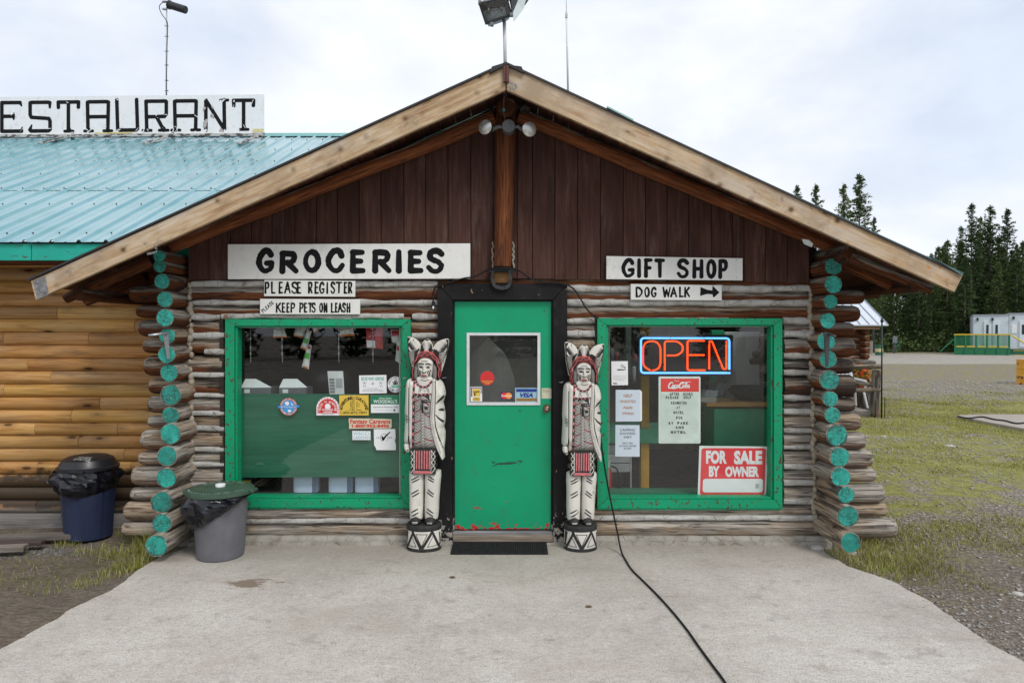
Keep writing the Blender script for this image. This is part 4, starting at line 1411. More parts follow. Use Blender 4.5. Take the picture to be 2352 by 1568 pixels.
ob('pane', mb, GLASS, door)
mb = MB()
k = 0
nx, nz = 36, 34
for i in range(nx + 1):
	x = A.x + (B.x - A.x) * i / nx
	mb.box(x - .0006, x + .0006, LY + .0165, LY + .0177, A.z, B.z)
for j in range(nz + 1):
	z = A.z + (B.z - A.z) * j / nz
	mb.box(A.x, B.x, LY + .0180, LY + .0192, z - .0006, z + .0006)
ob('wire_mesh', mb, simple('dull_wire', (0.16, 0.16, 0.15), 0.5, 0.3), door)
BRASS = simple('worn_bronze', (0.20, 0.14, 0.09), 0.32, 0.85, 0.2, 40)
c = at(1255.5, 938, LY)
mb = MB().lathe([(0.001, -.0455), (0.018, -.045), (0.026, -.038), (0.027, -.028), (0.020, -.018), (0.013, -.012), (0.014, -.006), (0.036, -.005), (0.038, 0.0)], c, 28, ax=(0, 1, 0))
ob('door_knob', mb, BRASS, door, smooth=40, recalc=True)
mb = MB().lathe([(0.001, -.049), (0.009, -.0485), (0.010, -.0445)], c, 16, ax=(0, 1, 0))
ob('key_cylinder', mb, GALV, door, smooth=40, recalc=True)
mb = MB()
v2, f2 = ink_shapes([[(1129, 1058, .5), (1133, 1063, 1.6), (1137, 1060, .8)], [(1138, 1065, 1.2), (1150, 1064.5, 2.4), (1166, 1063.5, 2.8), (1180, 1062.5, 2.6), (1188, 1062, .8)], [(1190, 1058, 1.6), (1200, 1059, 1.2)], [(1130, 1070, .7), (1140, 1068, 1.0)], [(1196, 1060, .8), (1191, 1070, .4)]], res=.9)
face_mb(mb, v2, f2, lambda a, b: at(a, b, LY - .0012))
ob('scuff_mark', mb, simple('scuffed_dark_green', (0.012, 0.07, 0.045), 0.7, 0, .4, 30), door)
mb = MB()
v2, f2 = ink_shapes([[(1088, 1166, .8), (1092, 1165, 1.8), (1102, 1167, 1.2), (1107, 1168, .5)], [(1085, 1210, 2.2), (1087, 1203, 1.6), (1088, 1218, 2.4)], [(1062, 1214, 1.8), (1074, 1216, 1.0)], [(1262, 1126, .7), (1264, 1132, 1.2)], [(1160, 1150, .4), (1166, 1152, .8)]], res=.9)
face_mb(mb, v2, f2, lambda a, b: at(a, b, LY - .0012))
ob('red_chips', mb, simple('old_red_paint', (0.45, 0.03, 0.03), 0.6), door)
mb = MB()
slab_px(mb, [(1244, 891), (1265, 891), (1269, 895), (1269, 915), (1244, 915)], LY - .0025, .0015)
note = tag(ob('paper_note', mb, simple('yellowed_paper', (0.56, 0.54, 0.40), 0.7, 0, .15, 20), recalc=True), 'small yellowed note taped on the green door just above the knob', 'note')
mb = MB()
text_px(mb, 'Turn', 1247, 1261, 894, 900, LY - .0033)
ob('lettering', mb, simple('faded_pencil', (0.22, 0.17, 0.11), 0.7), note)
for (a, b, c, d, ya, yb, col) in ((1040, 1270, 1221, 1229, 5.985, 6.12, (.8, .85, .95)), (1040, 1270, 1230, 1244, 5.955, 6.12, (.9, .78, .66))):
	A, B = at(a, d, ya), at(b, c, ya)
	M = Matrix.Translation((A.x, (ya + yb) / 2, (A.z + B.z) / 2))
	mb = MB().bevbox(0, B.x - A.x, -(yb - ya) / 2, (yb - ya) / 2, -(B.z - A.z) / 2, (B.z - A.z) / 2, .003)
	ob('threshold', mb, OLDWOOD, cabin, M=M, color=col)
A, B = at(1005, 1262, 5.94), at(1303, 1246, 5.94)
ob('step_kerb', MB().bevbox(A.x, B.x, 5.935, 6.1, -.03, B.z - .004, .006), CHINK, cabin, color=(.58, .55, .50))
# ================================================================== the restaurant wing at the left
EY, RY = 6.15, 11.1
eave = at(100, 553, EY)
ridge = at(700, 312, RY)
RSL = (ridge.z - eave.z) / (RY - EY)
rest = thing('restaurant_building', 'golden log sided building with teal metal roof left of the log store', 'building', (-5.5, 6.7, 0))
RX0, RX1 = -9.2, -1.0
WALLY = 6.80
lapY = EY + (RY - EY) * 0.335
def rz(y):
	return eave.z + RSL * (y - EY)
PITCHR = 0.243
x = RX0
first = -3.96 % PITCHR
while x < RX1 - 0.01:
	x2 = x + PITCHR * 4
	for (ya, yb, lift) in ((EY - 0.03, lapY + 0.06, 0.0), (lapY, RY, 0.006)):
		prof = []
		for q in range(4):
			b = x + q * PITCHR
			prof += [(b, 0), (b + 0.085, 0), (b + 0.094, 0.004), (b + 0.106, 0.004), (b + 0.115, 0), (b + 0.195, 0), (b + 0.209, 0.021), (b + 0.228, 0.021)]
		prof.append((x2, 0))
		vs = []
		for (q, h) in prof:
			for y in (ya, yb):
				for d in (0, -.003):
					wv = 0.0022 * mnoise.noise(Vector((q * 3, y * 3, 0)))
					vs.append((q, y, rz(y) + h + lift + d + wv))
		fs = []
		for k in range(len(prof) - 1):
			b0, b1 = k * 4, k * 4 + 4
			fs += [(b0, b1, b1 + 2, b0 + 2), (b0 + 1, b0 + 3, b1 + 3, b1 + 1), (b0, b0 + 1, b1 + 1, b1)]
		ob('roof_sheet', MB().add(vs, fs), ROOF, rest, recalc=True)
	x = x2
ob('roof_sheet', MB().add([(RX0, RY, ridge.z), (RX1, RY, ridge.z), (RX1, 16, ridge.z - 2.2), (RX0, 16, ridge.z - 2.2)], [(0, 1, 2, 3)]), ROOF, rest)
mb = MB()
for yy in (EY + 0.18, lapY - 0.55, lapY + 0.08, lapY + 0.75, lapY + 1.45, lapY + 2.2, RY - .35):
	xx = RX0 + 0.155
	while xx < RX1:
		mb.ball((xx + rng.uniform(-.01, .01), yy + rng.uniform(-.01, .01), rz(yy) + 0.010), 0.009, 6, 4, (1, 1, .8))
		xx += PITCHR
o = ob('roof_screws', mb, BLACKM, rest, smooth=True)
o['kind'] = 'stuff'
A = at(0, 561, EY)
for (xa, xb, col) in ((RX0, X_(73, EY) - .004, (.62, .62, .6)), (X_(73, EY) + .004, -2.75, (1, 1, 1))):
	z0, z1 = Z_(598, EY), Z_(560, EY)
	M = Matrix.Translation((xa, EY + .02, (z0 + z1) / 2))
	ob('eave_board', MB().bevbox(0, xb - xa, -.018, .018, -(z1 - z0) / 2, (z1 - z0) / 2, .002), TEALP, rest, M=M)
ob('eave_shade_strip', MB().box(RX0, -2.75, EY + .0, EY + .03, Z_(560, EY) + .003, rz(EY) - .006), BLACKM, rest)  # black strip standing in for the shadow line below the roof edge
ob('soffit', MB().box(RX0, -2.75, EY + .04, WALLY + .02, Z_(596, EY) + .01, Z_(596, EY) + .03), SOFFIT, rest)
mb = MB()
mb.add([(RX0, RY - .16, rz(RY - .16) + .024), (RX1, RY - .16, rz(RY - .16) + .024), (RX1, RY, ridge.z + .045), (RX0, RY, ridge.z + .045), (RX1, RY + .16, ridge.z - .02), (RX0, RY + .16, ridge.z - .02)], [(0, 1, 2, 3), (3, 2, 4, 5)])
ob('ridge_cap', mb, simple('teal_ridge_cap', (0.10, 0.36, 0.34), 0.3, 0.3), rest)
rows = []
z = Z_(600, WALLY)
PW = 29.7 / 1568 * WALLY
k = 0
zz = Z_(614.5, WALLY) + PW
while zz > -0.02:
	rows.append((zz - PW, zz))
	zz -= PW
SX0, SX1 = -7.6, -2.72
joints = {0: [], 1: [-3.9], 3: [], 5: [X_(311, WALLY)], 6: [X_(10, WALLY), X_(205, WALLY)], 7: [], 9: [X_(118, WALLY)], 10: [X_(10, WALLY)], 11: [X_(230, WALLY)],
          13: [X_(80, WALLY), X_(270, WALLY)], 14: [X_(180, WALLY)], 15: [X_(285, WALLY)], 16: [X_(85, WALLY), X_(300, WALLY)], 17: []}
for i, (za, zb) in enumerate(rows):
	js = [SX0] + sorted(set([rng.uniform(-7.0, -5.4)] + joints.get(i, [rng.uniform(-4.9, -3.6)]))) + [SX1]
	for a, b in zip(js[:-1], js[1:]):
		a += .0012
		b -= .0012
		h = zb - za
		M = Matrix.Translation((a, WALLY + .02, (za + zb) / 2))
		prof = [(0.0, -h / 2 + .001), (-.012, -h / 2 + .0015), (-.026, -h * .40), (-.037, -h * .22), (-.040, 0), (-.036, h * .2), (-.026, h * .36), (-.014, h * .46), (-.010, h / 2 - .001), (0.0, h / 2 - .0005)]
		vs = []
		L = b - a
		for xx in (0, .003, L - .003, L):
			e = .004 if xx in (0, L) else 0
			for (py, pz) in prof:
				vs.append((xx, py + e, pz))
		m = len(prof)
		fs = []
		for q in range(3):
			for r_ in range(m - 1):
				fs.append((q * m + r_, (q + 1) * m + r_, (q + 1) * m + r_ + 1, q * m + r_ + 1))
		fs += [tuple(range(m)), tuple(3 * m + r_ for r_ in range(m))[::-1]]
		kk = rng.uniform(.72, 1.15)
		ob('siding_board', MB().add(vs, fs), SIDING, rest, smooth=40, M=M, color=(kk, kk * rng.uniform(.92, 1.03), kk * rng.uniform(.8, 1.05)), recalc=True)
ob('wall', MB().box(SX0, SX1, WALLY + .022, WALLY + .10, -.1, 2.62), DARKROOM, rest)
M = Matrix.Translation((SX0, WALLY, -0.05))
ob('foot_board', MB().bevbox(0, SX1 - SX0, -.05, .02, -.05, .05, .003), OLDWOOD, rest, M=M, color=(.75, .75, .78))
# ------------------------------------------------------------------ rooftop sign
SY = 10.75
sgn = thing('restaurant_sign', 'long white rooftop board with peeling black slab letters on the teal roof', 'sign', (-6.5, SY, rz(SY)))
def skew(py, px):
	"""the board climbs a little to the right in the photo"""
	return py - 6.0 * px / 606.0
X0s = -620
for (a, b) in ((X0s, 266), (267, 606)):
	mb = MB()
	mb.prism([at(a, skew(223, a), SY), at(b, skew(223, b), SY), at(b, skew(312, b), SY), at(a, skew(312, a), SY)], (0, .02, 0))
	ob('board', mb, WHITEBIG, sgn, recalc=True)
lt = MB()
W_ = 4.2
def slab(ch, x0, x1, y0, y1, chips=0):
	"""serifed block letters"""
	def P(u, v, k=1.0):
		return (x0 + u * (x1 - x0), y1 - v * (y1 - y0), W_ * k)
	w = W_ / (x1 - x0)
	h = W_ / (y1 - y0)
	S = []
	if ch == 'R':
		S = [[P(.17, .06), P(.14, 1 - h)], [P(.14, 1 - h), P(.9, 1 - h), P(.93, .93), P(.93, .55), P(.86, .47), P(.15, .46)], [P(.55, .46), P(.82, .06)], [P(0.02, h * .7, .8), P(.34, h * .7, .8)], [P(.66, h * .7, .8), P(1, h * .7, .8)], [P(.17, .1, 1.0), P(.17, .06, 1.35)], [P(.83, .1, 1.0), P(.83, .06, 1.35)]]
	if ch == 'E':
		S = [[P(.08, h), P(.08, 1 - h)], [P(.08, 1 - h), P(.90, 1 - h), P(.97, .84, .4)], [P(.08, .52), P(.55, .52)], [P(.62, .62, .4), P(.60, .52, 1), P(.62, .42, .4)], [P(.08, h), P(.97, h), P(1, .18, .3)]]
	if ch == 'S':
		S = [[P(.93, .78, .6), P(.93, .93), P(.86, 1 - h), P(.12, 1 - h), P(.06, .93), P(.06, .56), P(.12, .48), P(.88, .44), P(.94, .36), P(.94, .1), P(.86, h), P(.1, h), P(.05, .09), P(.13, .24, .4)]]
	if ch == 'T':
		S = [[P(.05, 1 - h), P(.95, 1 - h)], [P(.05, 1 - h), P(.06, .78)], [P(.95, 1 - h), P(.94, .78)], [P(.5, 1 - h), P(.5, .06)], [P(.34, h * .7, .8), P(.7, h * .7, .8)], [P(.5, .16, 1.0), P(.52, .07, 1.35)]]
	if ch == 'A':
		S = [[P(.14, .06), P(.12, .93), P(.18, 1 - h), P(.82, 1 - h), P(.86, .93), P(.84, .06)], [P(.13, .48), P(.85, .48)], [P(.02, h * .7, .8), P(.3, h * .7, .8)], [P(.70, h * .7, .8), P(.98, h * .7, .8)], [P(.15, .1, 1.0), P(.16, .06, 1.35)], [P(.84, .1, 1.0), P(.84, .06, 1.35)]]
	if ch == 'U':
		S = [[P(.04, 1), P(.08, .1), P(.14, h), P(.88, h), P(.94, .1), P(.90, 1)]]
	if ch == 'N':
		S = [[P(.10, .02), P(.10, .96)], [P(.10, .96), P(.82, .06)], [P(.84, .04), P(.82, .97)], [P(.68, 1 - h * .8, .8), P(.98, 1 - h * .8, .8)]]
	cut = []
	for _ in range(chips):
		t_ = rng.choice(S)
		q = rng.choice(t_)
		cut.append([(q[0] + rng.uniform(-4, 4), q[1] + rng.uniform(-5, 5), rng.uniform(.5, 1.9)), (q[0] + rng.uniform(-6, 6), q[1] + rng.uniform(-6, 6), rng.uniform(.2, 1.0))])
	v2, f2 = ink_shapes([[(a, skew(b + 3, a), c) for a, b, c in s] for s in S], (), 1.1, cut)
	face_mb(lt, v2, f2, lambda a, b: at(a, b, SY - .003))
T0, T1 = 229, 303
for ch, a, b, cp in (('R', -64, -8, 0), ('E', 0, 51, 3), ('S', 66, 118, 1), ('T', 131, 183, 1), ('A', 193, 258, 3), ('U', 266, 319, 5), ('R', 327, 386, 7), ('A', 393, 460, 10), ('N', 467, 525, 14), ('T', 534, 585, 6)):
	slab(ch, a, b, T0, T1, cp)
ob('lettering', lt, INK, sgn)
mb = MB()
v2, f2 = ink_shapes([[(467, 255, 2), (470, 250, 3), (468, 247, 1)], [(470, 285, 4), (474, 278, 3), (470, 292, 4)], [(483, 270, 1), (487, 266, 3.4), (490, 272, 2)], [(505, 303, 2), (508, 300, 3), (512, 304, 2)], [(486, 245, 1), (489, 250, 2)]], res=1.0)
face_mb(mb, v2, f2, lambda a, b: at(a, skew(b + 3, a), SY - .0045))
ob('peeled_patch', mb, simple('bare_grey_board', (0.40, 0.37, 0.36), 0.8, 0, .3, 30), sgn)
mb = MB()
for (a, b, c, d) in ((217, 305, 306.5, 310), (580, 605, 302, 310)):
	mb.quad(at(a, skew(d, a), SY - .002), at(b, skew(d, b), SY - .002), at(b, skew(c, b), SY - .002), at(a, skew(c, a), SY - .002))
ob('old_yellow_paint', mb, simple('old_yellow_paint', (0.62, 0.58, 0.28), 0.7, 0, .3, 40), sgn)
p0, p1 = at(X0s, 317, SY - .03), at(606, 310, SY - .03)
beam('rail', p0, p1, .05, .045, WHITEOLD, sgn)
for px in (-320, -90, 158, 389, 597):
	a = at(px - 2, 318 - px * .008, SY - .05)
	b = Vector((a.x - .16, a.y - .42, rz(a.y - .42) + .04))
	a2 = Vector((a.x - .02, a.y - .02, rz(a.y - .02) + .065))
	beam('prop', b, a2, .06, .03, WHITEOLD, sgn)
	beam('foot', (a.x + .045, SY, rz(SY) - .0), (a.x + .045, SY, rz(SY) + .12), .04, .04, WHITEOLD, sgn)
AY = 11.3
ant = thing('roof_antenna', 'black tube antenna on a thin mast rising behind the rooftop sign', 'antenna', tuple(at(382, 312, AY)))
pts = [at(381.5, 330, AY), at(381.8, 150, AY), at(383, 80, AY), at(382.6, 18, AY)]
ob('mast', MB().tube(pts, .011, 8), simple('pale_mast_paint', (.5, .5, .52), .5, .2), ant, smooth=True)
cb = smooth_pts([at(384, 4, AY - .02), at(374, 6, AY - .02), at(366, 16, AY - .02), at(371, 32, AY - .02), at(381, 46, AY - .02), at(385, 60, AY - .02), at(383.5, 120, AY - .02), at(383, 216, AY - .02), at(388, 222, AY - .02)])
ob('cable', MB().tube(cb, .006, 6), CORDM, ant, smooth=True)
mb = MB()
d = at(431, 28, AY) - at(387, 12, AY)
mb.lathe([(.055, 0), (.072, .01), (.072, .03), (.062, .035), (.062, d.length - .01), (.05, d.length)], at(387, 11, AY), 20, ax=(d.x, -.05, d.z))
ob('antenna_tube', mb, simple('black_antenna_plastic', (.018, .018, .02), .4), ant, smooth=40, recalc=True)
mb = MB()
mb.box(X_(378, AY), X_(388, AY), AY - .02, AY + .02, Z_(6, AY), Z_(3, AY))
mb.box(X_(378, AY), X_(388, AY), AY - .02, AY + .02, Z_(23, AY), Z_(20, AY))
for yy in (60, 84, 118, 150, 185, 209):
	p = at(382.5, yy, AY)
	mb.box(p.x - .03, p.x + .03, AY - .012, AY + .012, p.z - .004, p.z + .004)
ob('clamps', mb, GALV, ant)
# ================================================================== painted boards on the front
SGY = 5.975          # face of the painted boards
def board(name, label, pts, th=0.02, Y=SGY, mat=None, cat='sign', screws=()):
	mb = MB()
	cx = sum(p[0] for p in pts) / len(pts)
	cy = sum(p[1] for p in pts) / len(pts)
	fr_ = [at(cx + (a - cx) * (1 - 1.0 / max(20, abs(a - cx))), cy + (b - cy) * (1 - 0.6 / max(10, abs(b - cy))), Y) for a, b in pts]
	bk_ = [at(a, b, Y) for a, b in pts]
	n = len(pts)
	vs = [tuple(p) for p in fr_] + [(p.x, Y + .002, p.z) for p in bk_] + [(p.x, Y + th, p.z) for p in bk_]
	fs = [tuple(range(n)), tuple(range(3 * n - 1, 2 * n - 1, -1))]
	for i in range(n):
		j = (i + 1) % n
		fs += [(i, i + n, j + n, j), (i + n, i + 2 * n, j + 2 * n, j + n)]
	mb.add(vs, fs)
	o = ob(name, mb, mat or WHITEP, recalc=True)
	tag(o, label, cat)
	for (a, b) in screws:
		p = at(a, b, Y)
		sc = MB().lathe([(.005, -.0015), (.005, .002)], p, 8, ax=(0, 1, 0))
		ob('screw', sc, GALV, o)
	return o
def word(mb, spec, y0, y1, w, Y, **k):
	for ch, a, b, *yy in spec:
		hand(mb, ch, a, b, yy[0] if yy else y0, yy[1] if yy else y1, w, Y, **k)
o = board('groceries_sign', 'long white board lettered GROCERIES above the left shop window', [(523, 561), (1080, 559), (1080, 640), (523, 641)], .02, 5.965)
mb = MB()
LYs = 5.965 - .001
for ch, a, b, c, d in (('G', 588, 631, 569, 628), ('R', 638, 686, 576, 629), ('O', 694, 739, 572, 628), ('C', 747, 793, 569, 628), ('E', 801, 840, 573, 628), ('R', 851, 900, 573, 628), ('I', 906, 926, 572, 628), ('E', 934, 973, 574, 628), ('S', 977, 1022, 570, 629)):
	hand(mb, ch, a, b, c, d, 6.6, LYs, wv=.13, jit=.015)
ob('lettering', mb, INK, o)
o = board('register_sign', 'small white board lettered PLEASE REGISTER under the groceries board', [(607, 642.5), (816, 645), (815, 681.5), (606, 680)], .022)
mb = MB()
Lf = SGY - .001
D = lambda z: 487.9 + z * .238
for ch, a, b in (('P', 500, 552), ('L', 562, 612), ('E', 636, 684), ('A', 692, 756), ('S', 757, 826), ('E', 812, 860), ('R', 918, 970), ('E', 982, 1028), ('G', 1028, 1084), ('I', 1086, 1130), ('S', 1136, 1188), ('T', 1188, 1256), ('E', 1264, 1304), ('R', 1304, 1352)):
	hand(mb, ch, D(a), D(b), 647, 674.5, 2.0, Lf, wv=.2, jit=.05, res=.7)
ob('lettering', mb, INK, o)
o = board('pets_sign', 'small white board lettered PLEASE KEEP PETS ON LEASH, above the left window', [(597, 686), (827, 687), (826, 722), (597, 721.5)], .022)
mb = MB()
for ch, a, b in (('K', 608, 666), ('E', 666, 706), ('E', 712, 748), ('P', 750, 800), ('P', 834, 882), ('E', 880, 918), ('T', 922, 966), ('S', 952, 1000), ('O', 1028, 1070), ('N', 1070, 1112), ('L', 1140, 1180), ('E', 1180, 1212), ('A', 1208, 1256), ('S', 1250, 1290), ('H', 1292, 1334)):
	hand(mb, ch, D(a), D(b), 695, 718, 1.8, Lf, wv=.2, jit=.05, res=.7)
for k, ch in enumerate('PLEASE'):
	t = k / 5.0
	cx, cy = 603.5 + t * 22, 714 - t * 19
	tmp = MB()
	hand(tmp, ch, cx - 2.6, cx + 2.6, cy - 4.3, cy + 4.3, .75, Lf, wv=.2, res=.45)
	c = at(cx, cy, Lf)
	a = R(38)
	tmp.v = [(c.x + (p[0] - c.x) * math.cos(a) - (p[2] - c.z) * math.sin(a), p[1], c.z + (p[0] - c.x) * math.sin(a) + (p[2] - c.z) * math.cos(a)) for p in tmp.v]
	mb.add(tmp.v, tmp.f)
ob('lettering', mb, INK, o)
D2 = lambda z: 1320.6 + z * .238
o = board('gift_shop_sign', 'white board lettered GIFT SHOP above the right shop window', [(1393, 588), (1706, 593), (1706, 644), (1393, 641)], .02, 5.965,
          screws=((1400, 596), (1400, 636), (1692, 597), (1692, 637)))
mb = MB()
for ch, a, b in (('G', 448, 580), ('I', 596, 642), ('F', 660, 752), ('T', 768, 870), ('S', 978, 1106), ('H', 1128, 1246), ('O', 1262, 1368), ('P', 1375, 1480)):
	dy = (a - 448) / 1000 * 3
	hand(mb, ch, D2(a), D2(b), 592.5 + dy, 637.5 + dy, 4.3, LYs, wv=.12, jit=.02)
ob('lettering', mb, INK, o)
o = board('dog_walk_sign', 'small white board lettered DOG WALK with a black arrow pointing right', [(1449, 652), (1658, 655), (1658, 690), (1449, 688.5)], .022)
mb = MB()
for ch, a, b in (('D', 578, 656), ('O', 666, 724), ('G', 732, 790), ('W', 844, 926), ('A', 918, 986), ('L', 1000, 1052), ('K', 1050, 1112)):
	hand(mb, ch, D2(a), D2(b), 658.5, 683, 2.1, Lf, wv=.2, jit=.04, res=.7)
v2, f2 = ink_shapes((), [[(1609, 659), (1616, 662), (1625, 665.5), (1636, 667), (1636.5, 657), (1639, 658), (1652.5, 671.5), (1640, 683), (1637, 681), (1637, 676), (1625, 675), (1616, 677), (1608, 680)]], .7)
face_mb(mb, v2, f2, lambda a, b: at(a, b, Lf))
ob('lettering', mb, INK, o)
# ================================================================== notices in the windows
GYs = YG - .004      # just proud of the glass, outside
def card(name, label, cat, pts, mat, Y=None, th=.0016, parent=None):
	mb = MB()
	slab_px(mb, pts, Y if Y is not None else GYs, th)
	return tag(ob(name, mb, mat, parent, recalc=True), label, cat)
def lay(parent, mat, fn, name='lettering', d=.0009, Y=None):
	mb = MB()
	fn(mb, (Y if Y is not None else GYs) - d)
	return ob(name, mb, mat, parent)
NAVY = simple('navy_print', (.02, .025, .16), .5, 0, .05)
GREENS = simple('green_print', (.01, .20, .09), .5, 0, .05)
YELS = simple('yellow_print', (.72, .50, .07), .5, 0, .05)
GREYP = simple('grey_print', (.16, .17, .18), .6, 0, .05)
TEALS = simple('teal_print', (.05, .36, .26), .5, 0, .05)
BLUES = simple('blue_print', (.05, .32, .70), .5, 0, .05)
PINKB = simple('dull_pink_print', (.42, .12, .13), .5, 0, .05)
CREAM = simple('cream_card', (.62, .58, .42), .6, 0, .05)
PALEB = simple('pale_blue_print', (.25, .50, .62), .6, 0, .05)
LG = lambda z: 487.9 + z * .238       # zoom x of the lower left window crop
LGy = lambda z: 861 + z * .238
F2 = lambda x: x * .5742
circ = lambda cx, cy, rx, ry, n=30: [(cx + rx * math.cos(2 * math.pi * k / n), cy + ry * math.sin(2 * math.pi * k / n)) for k in range(n)]
q = lambda z: 792.4 + z * .0806      # zoom of region 1380..1640
qy = lambda z: 849.8 + z * .0806
o = card('holiday_card', 'white rectangular card lettered Holiday Adventures, upper right of the left window', 'sticker', [(q(400), qy(150)), (q(1180), qy(135)), (q(1190), qy(655)), (q(412), qy(668))], WHITES)
def f(mb, Y):
	for k, wd in enumerate(('REC-VEE', 'HOLIDAY', 'ADVENTURES')):
		x0, x1 = ((468, 638), (665, 830), (858, 1112))[k]
		text_px(mb, wd, q(x0), q(x1), qy(195), qy(285 if k == 1 else 296), Y, .02)
lay(o, TEALS, f)
def f(mb, Y):
	text_px(mb, 'YUKON-ALASKA', q(640), q(950), qy(508), qy(530), Y)
	text_px(mb, 'NORTHWEST TERRITORIES', q(525), q(1068), qy(545), qy(572), Y)
	text_px(mb, 'NORTHERN BRITISH COLUMBIA', q(480), q(1112), qy(586), qy(612), Y)
	for cx in (556, 1025):
		for (a, b, c, d) in ((-60, 350, 60, 362), (-14, 362, 14, 410), (-40, 410, -10, 485), (10, 410, 40, 485), (-12, 335, 12, 350)):
			v2, f2 = ink_shapes([[(q(cx + a), qy((b + d) / 2 if a < -50 else b), .45), (q(cx + c), qy((b + d) / 2 if a < -50 else d), .45)]], (), .4)
			face_mb(mb, v2, f2, lambda s, t: at(s, t, Y))
	v2, f2 = ink_shapes([[(q(790) + 2.3 * math.cos(t), qy(385) + 2.3 * math.sin(t), .35) for t in np.linspace(0, 6.28, 14)], [(q(740), qy(385), .2), (q(838), qy(385), .2)], [(q(790), qy(340), .2), (q(790), qy(430), .2)]], (), .35)
	face_mb(mb, v2, f2, lambda s, t: at(s, t, Y))
lay(o, GREYP, f, 'print')
cx, cy = q(1437), qy(408)
o = card('round_sticker', 'round white sticker with brown crown over a green camper, in the left window corner', 'sticker', circ(cx, cy, 19.4, 20), simple('brown_rim', (.10, .065, .04), .6))
lay(o, WHITES, lambda mb, Y: disc(mb, cx, cy, 17.8, 18.2, Y, 36), 'face', .0006)
def f(mb, Y):
	arc_text(mb, 'CREATIVE WORLD', cx, cy, 14.6, 14.8, 182, -2, 4.4, Y, .02)
	for i, ch in enumerate('RALLIES CARAVANS'):
		a = 205 + (335 - 205) * (i + .5) / 16
		if ch != ' ':
			x, y = cx + 14.6 * math.cos(R(a)), cy - 14.6 * math.sin(R(a))
			text_px(mb, ch, x - 1.1, x + 1.1, y - 1.9, y + 1.9, Y, .02, rot=(a - 270))
lay(o, NAVY, f, d=.0012)
def f(mb, Y):
	v2, f2 = ink_shapes([[(cx - 6, cy - 6.5, .9), (cx - 4, cy - 1.5, .9)], [(cx - 2.5, cy - 9, .9), (cx - 1.5, cy - 2, .9)], [(cx + 2.5, cy - 9, .9), (cx + 1.5, cy - 2, .9)], [(cx + 6, cy - 6.5, .9), (cx + 4, cy - 1.5, .9)], [(cx, cy - 10.5, .7), (cx, cy - 2, 1)]],
						[[(cx - 5, cy - 3), (cx + 5, cy - 3), (cx + 5.4, cy + .3), (cx - 5.4, cy + .3)]], .5)
	face_mb(mb, v2, f2, lambda s, t: at(s, t, Y))
lay(o, simple('brown_print', (.09, .045, .03), .6), f, 'crown', .0012)
def f(mb, Y):
	rect(mb, cx - 9.5, cx + 10, cy + 1.4, cy + 7.4, Y)
	disc(mb, cx - 5, cy + 8, 1.7, 1.7, Y - .0003, 12)
	disc(mb, cx + 5, cy + 8, 1.7, 1.7, Y - .0003, 12)
lay(o, simple('light_green_print', (.22, .52, .38), .5), f, 'camper', .0012)
cx, cy = LG(735), LGy(305)
o = card('globe_sticker', 'round blue globe sticker with a blue ribbon across, alone on the green panel', 'sticker', circ(cx, cy, 20, 20), PINKB)
lay(o, BLUES, lambda mb, Y: disc(mb, cx, cy, 14.6, 14.6, Y), 'globe', .0006)
def f(mb, Y):
	v2, f2 = ink_shapes((), [smooth_pts([(cx - 8, cy - 10), (cx - 1, cy - 12), (cx + 1, cy - 6), (cx - 3, cy - 3), (cx - 7, cy - 5)], True, 3), smooth_pts([(cx - 1, cy + 7), (cx + 6, cy + 8), (cx + 4, cy + 12), (cx - 1, cy + 12)], True, 3), smooth_pts([(cx + 5, cy - 9), (cx + 11, cy - 4), (cx + 8, cy - 3)], True, 3)], .6)
	face_mb(mb, v2, f2, lambda s, t: at(s, t, Y))
	arc_text(mb, 'FANTASY RV TOURS', cx, cy, 17.3, 17.3, 165, 15, 3.6, Y, .02)
	s = 'CREATIVE WORLD TRAVEL'
	for i, ch in enumerate(s):
		a = 195 + 150 * (i + .5) / len(s)
		if ch != ' ':
			x, y = cx + 17.3 * math.cos(R(a)), cy - 17.3 * math.sin(R(a))
			text_px(mb, ch, x - .95, x + .95, y - 1.7, y + 1.7, Y, .02, rot=(a - 270))
lay(o, WHITES, f, d=.0012)
def f(mb, Y):
	for k in range(10):
		a, b = cx - 24 + 4.9 * k, cx - 24 + 4.9 * (k + 1)
		ya, yb = cy - 2.5 + 1.4 * math.sin(k * .55), cy - 2.5 + 1.4 * math.sin((k + 1) * .55)
		mb.quad(at(a, ya + 5.4 - .2 * k * .2, Y), at(b, yb + 5.4, Y), at(b, yb, Y), at(a, ya, Y))
lay(o, simple('ribbon_blue', (.03, .26, .62), .5), f, 'ribbon', .0018)
lay(o, WHITES, lambda mb, Y: text_px(mb, 'The World Awaits You!', cx - 18.5, cx + 18.5, cy - 2.3, cy + 3.0, Y, .0, .3), d=.0024)
x0, x1, y0, y1 = LG(1003), LG(1223), LGy(210), LGy(389)
ccx = (x0 + x1) / 2
rr = (x1 - x0) / 2
arch = [(x0, y1), (x1, y1)] + [(ccx + rr * math.cos(R(a)), y0 + rr - rr * math.sin(R(a))) for a in range(0, 181, 10)]
o = card('arch_sticker', 'red and white arched sticker lettered Tracks to Adventure', 'sticker', arch, WHITES)
